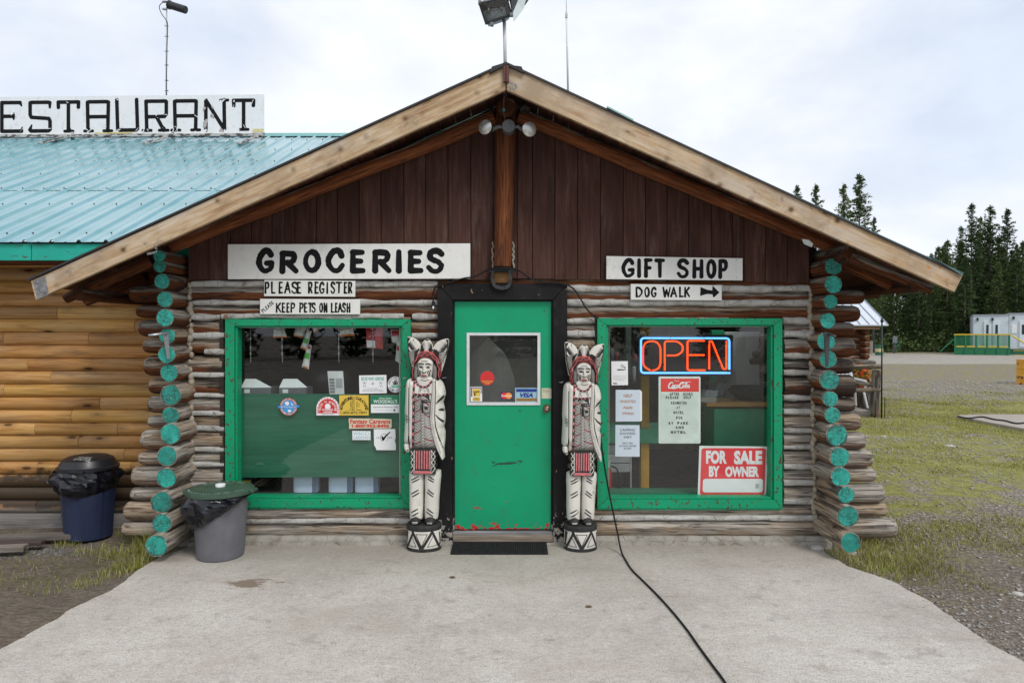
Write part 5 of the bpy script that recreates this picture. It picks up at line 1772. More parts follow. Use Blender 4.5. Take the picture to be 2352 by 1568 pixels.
def f(mb, Y):
	r2 = rr - 4.4
	pts = [(ccx - r2, y1 - 5), (ccx + r2, y1 - 5)] + [(ccx + r2 * math.cos(R(a)), y0 + rr - r2 * math.sin(R(a))) for a in range(0, 181, 10)]
	mb.add([at(a, b, Y) for a, b in pts], [tuple(range(len(pts)))])
	for k in range(11):
		a = R(180 * (k + .5) / 11)
		x, y = ccx + (rr - 2.2) * math.cos(a), y0 + rr - (rr - 2.2) * math.sin(a)
		disc(mb, x, y, 1.6, 1.1, Y, 8)
	for k in range(3):
		for sx_ in (x0 + 2.2, x1 - 2.2):
			rect(mb, sx_ - 1.1, sx_ + 1.1, y1 - 16 + k * 4.5, y1 - 13.2 + k * 4.5, Y)
lay(o, REDS, f, 'panel', .0006)
def f(mb, Y):
	arc_text(mb, 'TRACKS TO ADVENTURE', ccx, y0 + rr + 2, 18, 17, 196, -16, 5.2, Y, .03, .5)
	disc(mb, ccx, y0 + rr - 3.8, 6.6, 7, Y)
	text_px(mb, 'RV PIGGYBACK', ccx - 13, ccx + 13, y1 - 15, y1 - 11, Y, .03)
	text_px(mb, 'CARAVANS', ccx - 10, ccx + 10, y1 - 10, y1 - 6, Y, .03)
lay(o, WHITES, f, d=.0012)
lay(o, GREYP, lambda mb, Y: text_px(mb, '1(800) 351-6053', ccx - 15, ccx + 15, y1 - 4, y1 - 1, Y), d=.0013, name='phone_number')
x0, x1, y0, y1 = LG(1224), LG(1506), LGy(194), LGy(389)
ccx = (x0 + x1) / 2
o = card('yellow_sticker', 'yellow rectangular sticker lettered Adventure Caravans with a phone number', 'sticker', [(x0, y0), (x1, y0), (x1 + .5, y1), (x0, y1)], YELS)
def f(mb, Y):
	arc_text(mb, 'ADVENTURE', ccx - 1, y1 - 10, 29, 30.5, 176, 96, 7.4, Y, .045, .66)
	arc_text(mb, 'CARAVANS', ccx + 1, y1 - 10, 29, 30.5, 84, 4, 7.4, Y, .045, .66)
	text_px(mb, '1-800-872-7897', x0 + 3, x1 - 3, y1 - 9, y1 - 3.6, Y, .01)
	st = [[(ccx - 19, y1 - 11.5, .25), (ccx + 19, y1 - 11.5, .25)], [(ccx - 2.6, y1 - 12, .35), (ccx - 2.6, y0 + 3, .35)], [(ccx + .6, y1 - 12, .35), (ccx + .6, y0 + 3, .35)],
          [(ccx - 9, y0 + 17, .3), (ccx - 6.5, y0 + 26, .3)]]
	for k in range(6):
		st.append([(ccx - 2.6, y0 + 7 + 5 * k, .3), (ccx + .6, y0 + 7 + 5 * k, .3)])
	st += [[(ccx - 6 + 2 * math.cos(t), y0 + 16 + 2.4 * math.sin(t), .3) for t in np.linspace(0, 6.3, 10)], [(ccx - 6, y0 + 18, .3), (ccx - 7.5, y0 + 27, .3), (ccx - 9, y1 - 12, .3)], [(ccx - 6, y0 + 20, .3), (ccx - 4, y1 - 12, .3)],
           [(ccx + 8 + 2.2 * math.cos(t), y0 + 18 + 2.2 * math.sin(t), .3) for t in np.linspace(0, 6.3, 10)], [(ccx + 8, y0 + 20, .3), (ccx + 6, y0 + 28, .3), (ccx + 9, y1 - 12, .3), (ccx + 17, y1 - 13, .3)], [(ccx + 5, y0 + 22, .3), (ccx + 11, y0 + 27, .3), (ccx + 14, y0 + 19, .3)]]
	v2, f2 = ink_shapes(st, (), .35)
	face_mb(mb, v2, f2, lambda s, t: at(s, t, Y))
lay(o, INK, f)
x0, x1, y0, y1 = q(735), q(1560), qy(718), qy(1215)
o = card('green_white_sticker', 'green and white sticker lettered Inspected and Rated for 2003', 'sticker', [(x0, y0), (x1 - .6, y0), (x1, y1), (x0 + .4, y1)], WHITES)
ym = qy(972)
lay(o, GREENS, lambda mb, Y: rect(mb, x0 + .3, x1 - .5, y0 + .2, ym, Y), 'panel', .0006)
def f(mb, Y):
	text_px(mb, 'Welcome Travelers', q(972), q(1328), qy(778), qy(820), Y, .02, .4)
	text_px(mb, "WOODALL'S", q(808), q(1488), qy(840), qy(936), Y, .02)
lay(o, WHITES, f, d=.0012)
def f(mb, Y):
	text_px(mb, 'Inspected & Rated for 2003', q(798), q(1505), qy(1030), qy(1080), Y, .01)
	text_px(mb, 'MAKING AND KEEPING THE INDUSTRY STANDARD', q(848), q(1345), qy(1134), qy(1146), Y)
	c0, c1 = q(1405), qy(1140)
	mb.add([at(c0 + 3, c1, Y), at(c0, c1 + 3.4, Y), at(c0 - 3, c1, Y), at(c0, c1 - 3.4, Y)], [(0, 1, 2, 3)])
lay(o, GREYP, f, 'print', .0012)
x0, x1, y0, y1 = LG(1316), LG(1729), LGy(417), LGy(518)
jag = [(x0, y0), (x0 + 50, y0 + .6), (x1 - 12, y0 + 1.4), (x1, y0 + 2), (x1 + .3, y1 - 4), (x1 - 3, y1 - 1), (x0 + 60, y1 - .6), (x0 + .4, y1), (x0 + .6, y0 + 12), (x0 - .2, y0 + 8)]
o = card('cream_sticker', 'torn cream strip lettered Fantasy Caravans in red', 'sticker', jag, CREAM)
def f(mb, Y):
	text_px(mb, 'Fantasy Caravans', LG(1330), LG(1718), LGy(424), LGy(482), Y, .03)
	text_px(mb, '1-800-952-8496', LG(1345), LG(1706), LGy(474), LGy(508), Y, .045)
lay(o, REDS, f)
o = card('blue_print_sticker', 'small white sticker with pale blue letters WBCCI Caravan', 'sticker', [(LG(1350), LGy(538)), (LG(1526), LGy(540)), (LG(1526), LGy(626)), (LG(1350), LGy(625))], WHITES)
def f(mb, Y):
	text_px(mb, 'WBCCI', LG(1358), LG(1512), LGy(548), LGy(579), Y, .01, 0, 1.1)
	text_px(mb, 'CARAVAN', LG(1354), LG(1518), LGy(588), LGy(616), Y, .01)
lay(o, PALEB, f)
x0, x1, y0, y1 = LG(1557), LG(1770), LGy(520), LGy(724)
o = card('tick_sticker', 'square white sticker torn at one corner with a big black tick and 1999', 'sticker', [(x0, y0 + .4), (x1 - 1.5, y0), (x1 - .4, y0 + 18), (x1 - 2, y0 + 27), (x1, y0 + 36), (x1, y1), (x0 + 6, y1 - .2), (x0 + 4.5, y1 - 6), (x0 + .8, y1 - 11), (x0 + .4, y0 + 20)], WHITES)
def f(mb, Y):
	c0, c1 = LG(1658), LGy(606)
	st = [[(c0 + 9 * math.cos(t), c1 + 9 * math.sin(t), .35) for t in np.linspace(2.0, 7.2, 20)], [(c0 - 4.5, c1 - 2, 2.0), (c0 - 2.5, c1 + 4, 2.5), (c0 + 4, c1 - 5, 1.7), (c0 + 13.5, c1 - 13.5, 1.0)]]
	v2, f2 = ink_shapes(st, (), .5)
	face_mb(mb, v2, f2, lambda s, t: at(s, t, Y))
lay(o, INK, f, 'tick_mark')
lay(o, GREYP, lambda mb, Y: (text_px(mb, '19', LG(1586), LG(1610), LGy(597), LGy(614), Y), text_px(mb, '99', LG(1704), LG(1734), LGy(597), LGy(614), Y)), 'lettering')
DYs = LY + .012 - .003
P5 = lambda z: (1860 + z / 6.533) * .5742
P5y = lambda z: (1480 + z / 6.533) * .5742
cx, cy = P5(582), P5y(210)
o = card('red_round_sticker', 'round red sticker with yellow letters on the door glass', 'sticker', circ(cx, cy, 16.4, 16.4), REDS, DYs)
lay(o, YELS, lambda mb, Y: (text_px(mb, 'Good Sam', cx - 12.4, cx + 12.4, P5y(270), P5y(308), Y, .03), text_px(mb, 'Club', cx - 6, cx + 6, P5y(322), P5y(358), Y, .03)), Y=DYs)
o = card('direct_payment_sticker', 'white, purple and yellow payment sticker in the lower left of the door glass', 'sticker', [(P5(143), P5y(432)), (P5(444), P5y(432)), (P5(450), P5y(817)), (P5(148), P5y(817))], WHITES, DYs)
lay(o, simple('purple_print', (.10, .02, .14), .5), lambda mb, Y: (rect(mb, P5(157), P5(432), P5y(448), P5y(470), Y), rect(mb, P5(157), P5(184), P5y(470), P5y(692), Y), rect(mb, P5(412), P5(432), P5y(470), P5y(612), Y)), 'print', Y=DYs)
lay(o, YELS, lambda mb, Y: (rect(mb, P5(198), P5(398), P5y(482), P5y(682), Y), rect(mb, P5(198), P5(400), P5y(706), P5y(802), Y)), 'panel', Y=DYs)
def f(mb, Y):
	text_px(mb, 'Interac', P5(220), P5(382), P5y(525), P5y(590), Y, .02, rot=8)
	text_px(mb, 'DIRECT', P5(240), P5(360), P5y(720), P5y(752), Y)
	text_px(mb, 'PAYMENT', P5(215), P5(386), P5y(758), P5y(790), Y)
	disc(mb, P5(258), P5y(636), 1.7, 3.6, Y, 12)
lay(o, INK, f, d=.0016, Y=DYs)
o = card('two_disc_sticker', 'dark blue sticker with overlapping red and orange discs on the door glass', 'sticker', [(P5(933), P5y(570)), (P5(1238), P5y(570)), (P5(1238), P5y(762)), (P5(933), P5y(762))], NAVY, DYs)
lay(o, simple('bright_red', (.75, .03, .02), .4), lambda mb, Y: disc(mb, P5(1028), P5y(667), 7.4, 7.5, Y), 'red_disc', .0005, DYs)
lay(o, simple('bright_orange', (.85, .30, .03), .4), lambda mb, Y: disc(mb, P5(1140), P5y(667), 7.4, 7.5, Y), 'orange_disc', .0008, DYs)
lay(o, WHITES, lambda mb, Y: text_px(mb, 'MasterCard', P5(950), P5(1215), P5y(645), P5y(690), Y, .03, .1), d=.0013, Y=DYs)
o = card('visa_sticker', 'pale blue card sticker with blue and gold bars, lower right of the door glass', 'sticker', [(P5(1310), P5y(460)), (P5(1902), P5y(460)), (P5(1902), P5y(848)), (P5(1310), P5y(848))], simple('pale_blue_card', (.32, .50, .58), .5), DYs)
BLUEV = simple('strong_blue_print', (.01, .04, .28), .5)
lay(o, BLUEV, lambda mb, Y: (rect(mb, P5(1336), P5(1872), P5y(488), P5y(568), Y), text_px(mb, 'VISA', P5(1432), P5(1780), P5y(594), P5y(712), Y, .05, .25)), Y=DYs)
lay(o, simple('gold_print', (.32, .17, .03), .5), lambda mb, Y: rect(mb, P5(1338), P5(1874), P5y(734), P5y(810), Y), 'gold_bar', Y=DYs)
# ---- right window: notices
N2 = lambda z: 1349.4 + z * .2196      # zoom (2350,1500) 2.614
N2y = lambda z: 861.3 + z * .2196
x0, x1, y0, y1 = 1404, 1442.5, 829, 884.5
o = card('no_smoking_card', 'white no smoking notice at the upper left of the right window', 'notice', [(x0, y0 + .5), (x1 - .4, y0), (x1, y1 - .4), (x0 + .8, y1)], WHITES)
def f(mb, Y):
	c0, c1 = 1425.6, 847
	st = [[(c0 - 7, c1 + 1.8, 1.3), (c0 + 4, c1 + 1.8, 1.3)], [(c0 + 6.5, c1 + 1.8, 1.2), (c0 + 7.2, c1 + 1.8, 1.2)], [(c0 + 9.3, c1 + .8, .4), (c0 + 9.3, c1 + 2.8, .4)], [(c0 + 11, c1 + .8, .4), (c0 + 11, c1 + 2.8, .4)]]
	st.append(cr3([(c0 + 2, c1 - 10, .5), (c0 + .5, c1 - 7, .5), (c0 + 3.5, c1 - 4, .5), (c0 + 8, c1 - 3.6, .5), (c0 + 9.5, c1 - .8, .5)]))
	st.append(cr3([(c0 + 3.6, c1 - 9.7, .5), (c0 + 6, c1 - 7, .5), (c0 + 7, c1 - 5.6, .5), (c0 + 10.5, c1 - 4, .5), (c0 + 11.2, c1 - .8, .5)]))
	v2, f2 = ink_shapes(st, (), .45)
	face_mb(mb, v2, f2, lambda s, t: at(s, t, Y))
	text_px(mb, 'Yukon', 1408, 1417.5, 878.3, 881.8, Y, .05)
def cr3(pts):
	return smooth_pts(pts, False, 4)
lay(o, INK, f, 'cigarette_print')
def f(mb, Y):
	for k, (s_, a, b) in enumerate((('No smoking within 5 metres of', 1410, 1437), ('doorways, windows and air intakes.', 1408, 1439), ('Interdit de fumer a moins de 5 metres', 1407, 1440), ('des entrees de porte, fenetres et', 1409, 1438), ("bouches d'entree d'air.", 1413.5, 1433.5))):
		y = 861.8 + k * 2.35 + (.9 if k > 1 else 0)
		text_px(mb, s_, a, b, y, y + 1.5, Y)
lay(o, GREYP, f)
o = card('help_wanted_paper', 'pale paper notice reading HELP WANTED Apply Within', 'notice', [(N2(295), N2y(153)), (N2(552), N2y(153)), (N2(556), N2y(484)), (N2(294), N2y(484))], simple('pale_blue_paper', (.58, .66, .74), .5, 0, .03))
ob('sleeve', MB().prism([at(N2(552), N2y(158), GYs + .002), at(N2(569), N2y(172), GYs + .002), at(N2(570), N2y(470), GYs + .002), at(N2(556), N2y(484), GYs + .002)], (0, .001, 0)), WHITES, o)
TANP = simple('faded_orange_print', (.45, .24, .17), .6)
lay(o, TANP, lambda mb, Y: [text_px(mb, s_, N2(a), N2(b), N2y(c), N2y(d), Y, .03) for s_, a, b, c, d in (('HELP', 378, 470, 198, 230), ('WANTED', 338, 508, 260, 290), ('Apply', 370, 476, 322, 358), ('Within', 360, 486, 384, 414))])
o = card('camping_paper', 'pale paper notice reading CAMPING SHOWERS WIFY', 'notice', [(N2(292), N2y(520)), (N2(544), N2y(522)), (N2(546), N2y(852)), (N2(290), N2y(849))], MATS['pale_blue_paper'])
lay(o, INK, lambda mb, Y: [text_px(mb, s_, N2(a), N2(b), N2y(c), N2y(d), Y, .0) for s_, a, b, c, d in (('CAMPING', 340, 498, 560, 585), ('SHOWERS', 337, 501, 597, 622), ('WIFY', 377, 463, 636, 662), ('MILE 568,', 363, 476, 701, 721), ('ALONG DEASE', 331, 508, 729, 748), ('RIVER', 381, 459, 757, 776))])
SB = GYs + .012
x0, x1, y0, y1 = N2(745), N2(1182), N2y(15), N2y(713)
o = None
mb = MB()
rc = 2.6
pts = []
for (cx_, cy_, a0) in ((x1 - rc, y0 + rc, 0), (x0 + rc, y0 + rc, 90), (x0 + rc, y1 - rc, 180), (x1 - rc, y1 - rc, 270)):
	for k in range(4):
		a = R(a0 + 30 * k)
		pts.append((cx_ + rc * math.cos(a), cy_ - rc * math.sin(a)))
slab_px(mb, pts, SB, .02)
PALEG = simple('pale_green_plastic', (.74, .82, .77), .45, 0, .05)
o = tag(ob('letter_board', mb, PALEG, recalc=True), 'tall pale letter board with a red header hanging below the neon sign', 'letter board')
mb = MB()
zz = N2y(186)
while zz < N2y(700):
	A, B = at(x0 + 4, zz + 1.1, SB - .002), at(x1 - 4, zz, SB - .002)
	mb.box(A.x, B.x, SB - .003, SB + .001, A.z, B.z)
	zz += 1.75
o2 = ob('rails', mb, simple('pale_rail_plastic', (.78, .86, .81), .4), o)
o2['kind'] = 'stuff'
lay(o, simple('red_header', (.80, .045, .035), .4), lambda mb, Y: rect(mb, N2(766), N2(1166), N2y(35), N2y(174), Y), 'header', .001, SB)
def f(mb, Y):
	text_px(mb, 'Enjoy', N2(908), N2(962), N2y(50), N2y(72), Y, .0, .3)
	C = lambda x, y, w=1.25: (N2(x), N2y(y), w)
	st = [
		cr3([C(893, 84, 1.0), C(880, 74, 1.3), C(858, 92, 1.6), C(848, 122, 1.6), C(858, 136, 1.3), C(884, 122, .8)]),
		cr3([C(892, 106), C(886, 122), C(898, 128), C(906, 112), C(898, 104), C(890, 108)]),
		cr3([C(930, 106, 1), C(916, 104), C(912, 124), C(926, 128, .8)]),
		cr3([C(954, 106, 1), C(938, 106), C(936, 124), C(950, 122), C(954, 106, .9), C(956, 126, .9)]),
		cr3([C(1010, 74, 1.1), C(984, 78, 1.6), C(962, 106, 1.7), C(966, 132, 1.6), C(990, 130, 1)]),
		cr3([C(1003, 104), C(994, 122), C(1006, 130), C(1016, 112), C(1003, 104)]),
		cr3([C(1024, 126, .9), C(1040, 84, 1), C(1030, 84, .9), C(1026, 128, 1), C(1036, 128, .8)]),
		cr3([C(1064, 106), C(1046, 108), C(1044, 126), C(1060, 122), C(1064, 106, .9), C(1066, 134, .9)]),
		cr3([C(858, 134, .7), C(900, 138, 1.4), C(940, 132, 1.0)]),
		cr3([C(984, 90, .7), C(1020, 78, 1.1), C(1078, 68, .5)])]
	v2, f2 = ink_shapes(st, (), .5)
	face_mb(mb, v2, f2, lambda s, t: at(s, t, Y))
lay(o, WHITES, f, 'script_logo', .002, SB)
def f(mb, Y):
	for s_, a, b, c, d in (('AFTER', 856, 964, 183, 212), ('HOURS', 998, 1104, 183, 210), ('PLEASE', 818, 956, 219, 248), ('SELF', 1002, 1088, 218, 246), ('REGISTER', 872, 1044, 276, 304), ('AT', 930, 970, 326, 353), ('MOTEL', 897, 1011, 376, 404), ('FOR', 926, 999, 431, 460),
                           ('RV', 848, 902, 488, 516), ('PARK', 937, 1060, 486, 515), ('AND', 918, 1015, 532, 560), ('MOTEL', 868, 1034, 582, 609)):
		n = len(s_)
		W2 = (b - a) / n
		for k, ch in enumerate(s_):
			text_px(mb, ch, N2(a + W2 * (k + .12)), N2(a + W2 * (k + .82)), N2y(c), N2y(d), Y, .03 if c < 480 else .045)
lay(o, INK, f, 'lettering', .0045, SB)
x0, x1, y0, y1 = N2(1160), N2(1890), N2y(738), N2y(1257)
SB2 = GYs + .012
o = card('for_sale_sign', 'large red and white FOR SALE BY OWNER sign in the lower right of the window', 'sign', [(N2(1170), N2y(738)), (N2(1891), N2y(746)), (N2(1868), N2y(1257)), (N2(1153), N2y(1254))], simple('off_white_plastic', (.80, .83, .81), .4, 0, .04), SB2, .004)
def rrect(x0, y0, x1, y1, rc, n=4, sk=0.0):
	pts = []
	for (cx_, cy_, a0) in ((x1 - rc, y0 + rc, 0), (x0 + rc, y0 + rc, 90), (x0 + rc, y1 - rc, 180), (x1 - rc, y1 - rc, 270)):
		for k in range(n):
			a = R(a0 + 90.0 / (n - 1) * k)
			x, y = cx_ + rc * math.cos(a), cy_ - rc * math.sin(a)
			pts.append((x + sk * (y - y0), y))
	return pts
def f(mb, Y):
	p = rrect(N2(1192), N2y(762), N2(1868), N2y(1252), 6, 5, -.035)
	mb.add([at(a, b, Y) for a, b in p], [tuple(range(len(p)))])
lay(o, simple('sign_red', (.80, .045, .055), .38, 0, .04), f, 'panel', .0008, SB2)
def f(mb, Y):
	p = rrect(N2(1208), N2y(1082), N2(1838), N2y(1224), 6, 5, -.03)
	mb.add([at(a, b, Y) for a, b in p], [tuple(range(len(p)))])
	text_px(mb, 'FOR', N2(1240), N2(1458), N2y(786), N2y(926), Y, .055)
	text_px(mb, 'SALE', N2(1532), N2(1828), N2y(788), N2y(932), Y, .055)
	text_px(mb, 'BY', N2(1270), N2(1382), N2y(950), N2y(1062), Y, .055)
	text_px(mb, 'OWNER', N2(1440), N2(1794), N2y(952), N2y(1064), Y, .055)
lay(o, WHITES, f, 'lettering', .0016, SB2)
def f(mb, Y):
	xx = N2(1758)
	while xx < N2(1793):
		w = rng.choice((.35, .6, .9))
		rect(mb, xx, xx + w, N2y(1136), N2y(1182), Y)
		xx += w + .7
	text_px(mb, 'FOR SALE BY OWNER', N2(1800), N2(1954), N2y(847), N2y(862), Y, .02, rot=-90)
lay(o, GREYP, f, 'bar_code', .0024, SB2)
# ---- neon OPEN sign
NY = GYs + .075
E2 = lambda z: 1320.6 + z * .238
E2y = lambda z: 545.3 + z * .238
neon = thing('neon_open_sign', 'glowing neon OPEN sign with orange letters in a blue border', 'neon sign', tuple(at(1572, 860, NY)))
mb = MB()
mb.prism([at(a, b, NY + .03) for a, b in rrect(E2(612), E2y(938), E2(1528), E2y(1338), 5)], (0, .008, 0))
ob('backing_panel', mb, simple('black_acrylic', (.006, .006, .008), .12), neon, recalc=True)
NBLUE = emitter('neon_blue', (.12, .40, 1.0), 1.9)
NRED = emitter('neon_orange', (1.0, .075, .012), 1.7)
GBLUE = simple('blue_lit_tube_back', (.03, .12, .6), .4)
def neon_tube(pts, mat, r, nm):
	p3 = [at(E2(a), E2y(b), NY) for a, b in pts]
	ob(nm, MB().tube(p3, r, 10), mat, neon, smooth=True)
def rounded_path(pts, r):
	out = []
	for i, p in enumerate(pts):
		if i in (0, len(pts) - 1):
			out.append(p)
			continue
		p = np.array(p, float)
		a, b = np.array(pts[i - 1], float), np.array(pts[i + 1], float)
		u, v = (a - p) / np.linalg.norm(a - p), (b - p) / np.linalg.norm(b - p)
		for t in np.linspace(0, 1, 6):
			out.append(tuple((1 - t) ** 2 * (p + u * r) + 2 * t * (1 - t) * p + t * t * (p + v * r)))
	return out
neon_tube(rounded_path([(1490, 1274), (1490, 972), (637, 970), (637, 1306), (1498, 1306)], 34), NBLUE, .0090, 'blue_tube')
TR = .0078
neon_tube(rounded_path([(730, 1284), (658, 1240), (658, 1040), (700, 1000), (785, 1000), (826, 1050), (826, 1235), (790, 1280), (742, 1284)], 40), NRED, TR, 'letter_tube')
neon_tube(rounded_path([(866, 1284), (866, 1000), (985, 1000), (1040, 1040), (1040, 1100), (985, 1138), (888, 1138)], 26), NRED, TR, 'letter_tube')
neon_tube(rounded_path([(1252, 996), (1086, 996), (1086, 1280), (1258, 1280)], 18), NRED, TR, 'letter_tube')
neon_tube([(1100, 1134), (1250, 1134)], NRED, TR, 'letter_tube')
neon_tube(rounded_path([(1296, 1272), (1296, 1000), (1322, 1000), (1430, 1268), (1462, 1268), (1462, 996)], 12), NRED, TR, 'letter_tube')
mb = MB()
for (a, b) in ((735, 972), (735, 1284), (1050, 1134), (858, 1225), (1470, 1196), (1400, 1218), (1290, 1020), (1446, 1020), (1476, 1300), (918, 972), (1246, 972)):
	p = at(E2(a), E2y(b), NY)
	mb.box(p.x - .007, p.x + .007, NY - .006, NY + .03, p.z - .009, p.z + .009)
ob('tube_clips', mb, BLACKM, neon)
for a in (918, 1246):
	pts = [at(E2(a), E2y(940), NY + .025), at(E2(a) - 1, E2y(905), NY + .025)]
	ob('hanging_chain', MB().tube(pts, .002, 5), GALV, neon)
# ================================================================== lamps, poles, cables, hardware
tw = thing('twin_floodlight', 'grey twin spotlight fixture under the roof peak', 'light fixture', tuple(at(1168, 293, 5.78)))
GREYC = simple('grey_cast_metal', (.16, .165, .17), .5, .4, .2, 20)
LENS = simple('fluted_lamp_glass', (.62, .62, .60), .12, .55, .25, 60, .3, spec=.9)
c = at(1168, 293, 5.80)
ob('junction_box', MB().lathe([(.001, -.05), (.053, -.048), (.058, -.04), (.058, .04)], c, 24, ax=(0, 1, 0)), GREYC, tw, smooth=40, recalc=True)
for sgx, (fx, fy), tilt in ((-1, (1114, 292), (-.42, -.9, -.05)), (1, (1216, 297), (.30, -.95, -.06))):
	d = Vector(tilt).normalized()
	fc = at(fx, fy, 5.66)
	lamp = MB().lathe([(.018, -.135), (.020, -.10), (.030, -.085), (.056, -.035), (.062, -.02), (.062, -.006)], fc, 24, ax=d)
	lm = ob('lamp', lamp, simple('lamp_reflector_back', (.10, .09, .085), .35, .6), tw, smooth=50, recalc=True)
	ob('lamp_lens', MB().lathe([(.0605, -.008), (.060, .002), (.045, .011), (.025, .016), (.001, .017)], fc, 24, ax=d), LENS, lm, smooth=50, recalc=True)
	b = fc - d * .10
	ob('swivel_arm', MB().tube([tuple(c + Vector((sgx * .045, -.02, -.008))), tuple(c + Vector((sgx * .08, -.03, .0))), tuple(b)], [.013, .016, .022], 12), GREYC, tw, smooth=40)
ob('conduit', MB().tube([at(1163, 186, 5.60), at(1159, 215, 5.66), at(1157, 232, 5.70), at(1157, 262, 5.72), at(1161, 277, 5.76)], .0095, 10), BRK, tw, smooth=True)
ob('tape', MB().tube([at(1157, 250, 5.705), at(1157, 256, 5.705)], .0115, 10), simple('pale_blue_tape', (.12, .36, .42), .6), tw, smooth=40)
ob('strap', MB().tube([at(1157, 217, 5.66), at(1157, 221, 5.665)], .014, 10), BLACKM, tw, smooth=40)
FLY = 5.46
fl = thing('pole_floodlight', 'black rectangular floodlight with clear glass on a white pole above the peak', 'floodlight', tuple(at(1160, 150, FLY)))
ob('pole', MB().tube([at(1161, 175, FLY), at(1159.5, 100, FLY), at(1158, 30, FLY)], .0145, 12), simple('white_conduit', (.62, .62, .64), .35, .2), fl, smooth=True)
FB = simple('black_cast_housing', (.022, .024, .027), .4, .3, .2, 30)
corners = [at(1098, 7, FLY - .12), at(1165, -7, FLY - .16), at(1178, 37, FLY - .10), at(1115, 58, FLY - .06)]
bc = [at(1112, 0, FLY + .06), at(1166, -8, FLY + .04), at(1174, 28, FLY + .05), at(1124, 42, FLY + .06)]
cc = sum(corners, Vector()) / 4
inn = [p + (cc - p) * .10 for p in corners]
dp = Vector((0, .05, 0))
inb = [p + (cc - p) * .28 + Vector((0, .10, 0)) for p in corners]
mb = MB()
vs = [tuple(p) for p in corners + inn + bc]
fs = []
for k in range(4):
	j = (k + 1) % 4
	fs += [(k, j, j + 4, k + 4), (k, k + 8, j + 8, j)]
fs.append((8, 9, 10, 11))
mb.add(vs, fs)
hs = ob('housing', mb, FB, fl, recalc=True)
mb = MB().add([tuple(p) for p in inn + inb], [(0, 1, 5, 4), (1, 2, 6, 5), (2, 3, 7, 6), (3, 0, 4, 7), (4, 5, 6, 7)])
ob('reflector', mb, simple('polished_reflector', (.20, .23, .26), .22, .85, .3, 14, .4), fl, recalc=True)
ob('glass', MB().add([tuple(p + Vector((0, -.001, 0))) for p in inn], [(0, 1, 2, 3)]), GLASS, fl)
mb = MB()
lc = at(1137, 22, FLY - .05)
mb.tube([lc + Vector((-.05, .01, .0)), lc + Vector((.05, .01, .012))], .008, 8)
mb.tube([lc + Vector((-.055, .03, -.015)), lc + Vector((-.05, .0, .015))], .012, 8)
mb.tube([lc + Vector((.05, .03, .0)), lc + Vector((.052, .0, .025))], .012, 8)
ob('bulb', mb, GALV, fl, smooth=True)
mb = MB()
for (a, b) in ((1102, 6), (1175, 34), (1130, 56), (1168, -4)):
	p = at(a, b, FLY - .11)
	mb.box(p.x - .012, p.x + .012, p.y - .012, p.y + .02, p.z - .012, p.z + .012)
o = ob('clips', mb, GREYC, fl)
fl2 = thing('pole_floodlight', 'second floodlight head turned right with its pale glass door hanging open', 'floodlight', tuple(at(1180, 10, FLY)))
mb = MB().hull([at(1166, -22, FLY), at(1176, 34, FLY), at(1178, -22, FLY + .25), at(1184, 22, FLY + .25), at(1172, -25, FLY - .05), at(1181, 20, FLY + .02), at(1200, -25, FLY + .1)])
ob('housing', mb, FB, fl2)
FROST = simple('pale_white_glass', (.62, .70, .70), .25, 0, .03)  # even white tone of the glass itself
mb = MB().prism([at(1177, -12, FLY + .02), at(1179, 50, FLY + .02), at(1200, 22, FLY + .20), at(1211, -2, FLY + .26), at(1208, -20, FLY + .26)], (.006, .004, 0))
ob('glass_door', mb, FROST, fl2, recalc=True)
mb = MB().prism([at(1205, -10, FLY + .24), at(1204, 12, FLY + .22), at(1211, 2, FLY + .27), at(1211, -12, FLY + .27)], (.01, .0, 0))
ob('hinge_frame', mb, FB, fl2, recalc=True)
MY = 9.2
ms = thing('whip_antenna', 'tall thin white whip antenna rising behind the right roof slope', 'antenna', tuple(at(1304, 205, MY)))
ob('mast', MB().tube([at(1305, 232, MY), at(1303, 120, MY), at(1301, 42, MY)], [.0145, .013, .012], 10), simple('white_fibreglass', (.66, .68, .68), .35), ms, smooth=True)
ob('ferrule', MB().tube([at(1301, 42, MY), at(1301, 34, MY), at(1301, 26, MY)], [.017, .017, .006], 10), simple('grey_ferrule', (.42, .46, .45), .4), ms, smooth=40)
ob('whip', MB().tube([at(1301, 28, MY), at(1300, -40, MY)], .0045, 6), MATS['white_fibreglass'], ms, smooth=True)
hx = [(1132, 619.5), (1129.5, 634), (1131, 648), (1138, 659), (1152.5, 663), (1167, 659), (1173.5, 648), (1174, 634), (1170, 619.5)]
pts = smooth_pts(hx, False, 5)
mb = MB()
c0 = (1152.5, 636)
n = len(pts)
vs, fs = [], []
for i, (a, b) in enumerate(pts):
	t = i / (n - 1)
	w = 3.6 + 2.0 * math.sin(math.pi * t)
	dx, dy = c0[0] - a, c0[1] - b
	if i < 3 or i > n - 4:
		dx, dy = (1 if a < c0[0] else -1), 0
	L = math.hypot(dx, dy)
	q0, q1 = at(a - dx / L * w * .45, b - dy / L * w * .45, 5.93), at(a + dx / L * w, b + dy / L * w, 5.93)
	vs += [(q0.x, 5.930, q0.z), (q1.x, 5.932, q1.z), (q1.x, 5.95, q1.z), (q0.x, 5.95, q0.z)]
for i in range(n - 1):
	for k in range(4):
		fs.append((i * 4 + k, i * 4 + (k + 1) % 4, (i + 1) * 4 + (k + 1) % 4, (i + 1) * 4 + k))
fs += [(0, 1, 2, 3), tuple(range(n * 4 - 4, n * 4))]
o = tag(ob('horseshoe', mb.add(vs, fs), simple('worn_iron', (.045, .048, .052), .5, .6, .4, 30, .3), recalc=True), 'dark iron horseshoe nailed open end up over the door', 'horseshoe')
A, B = at(1120, 624.5, 5.955), at(1186, 617, 5.955)
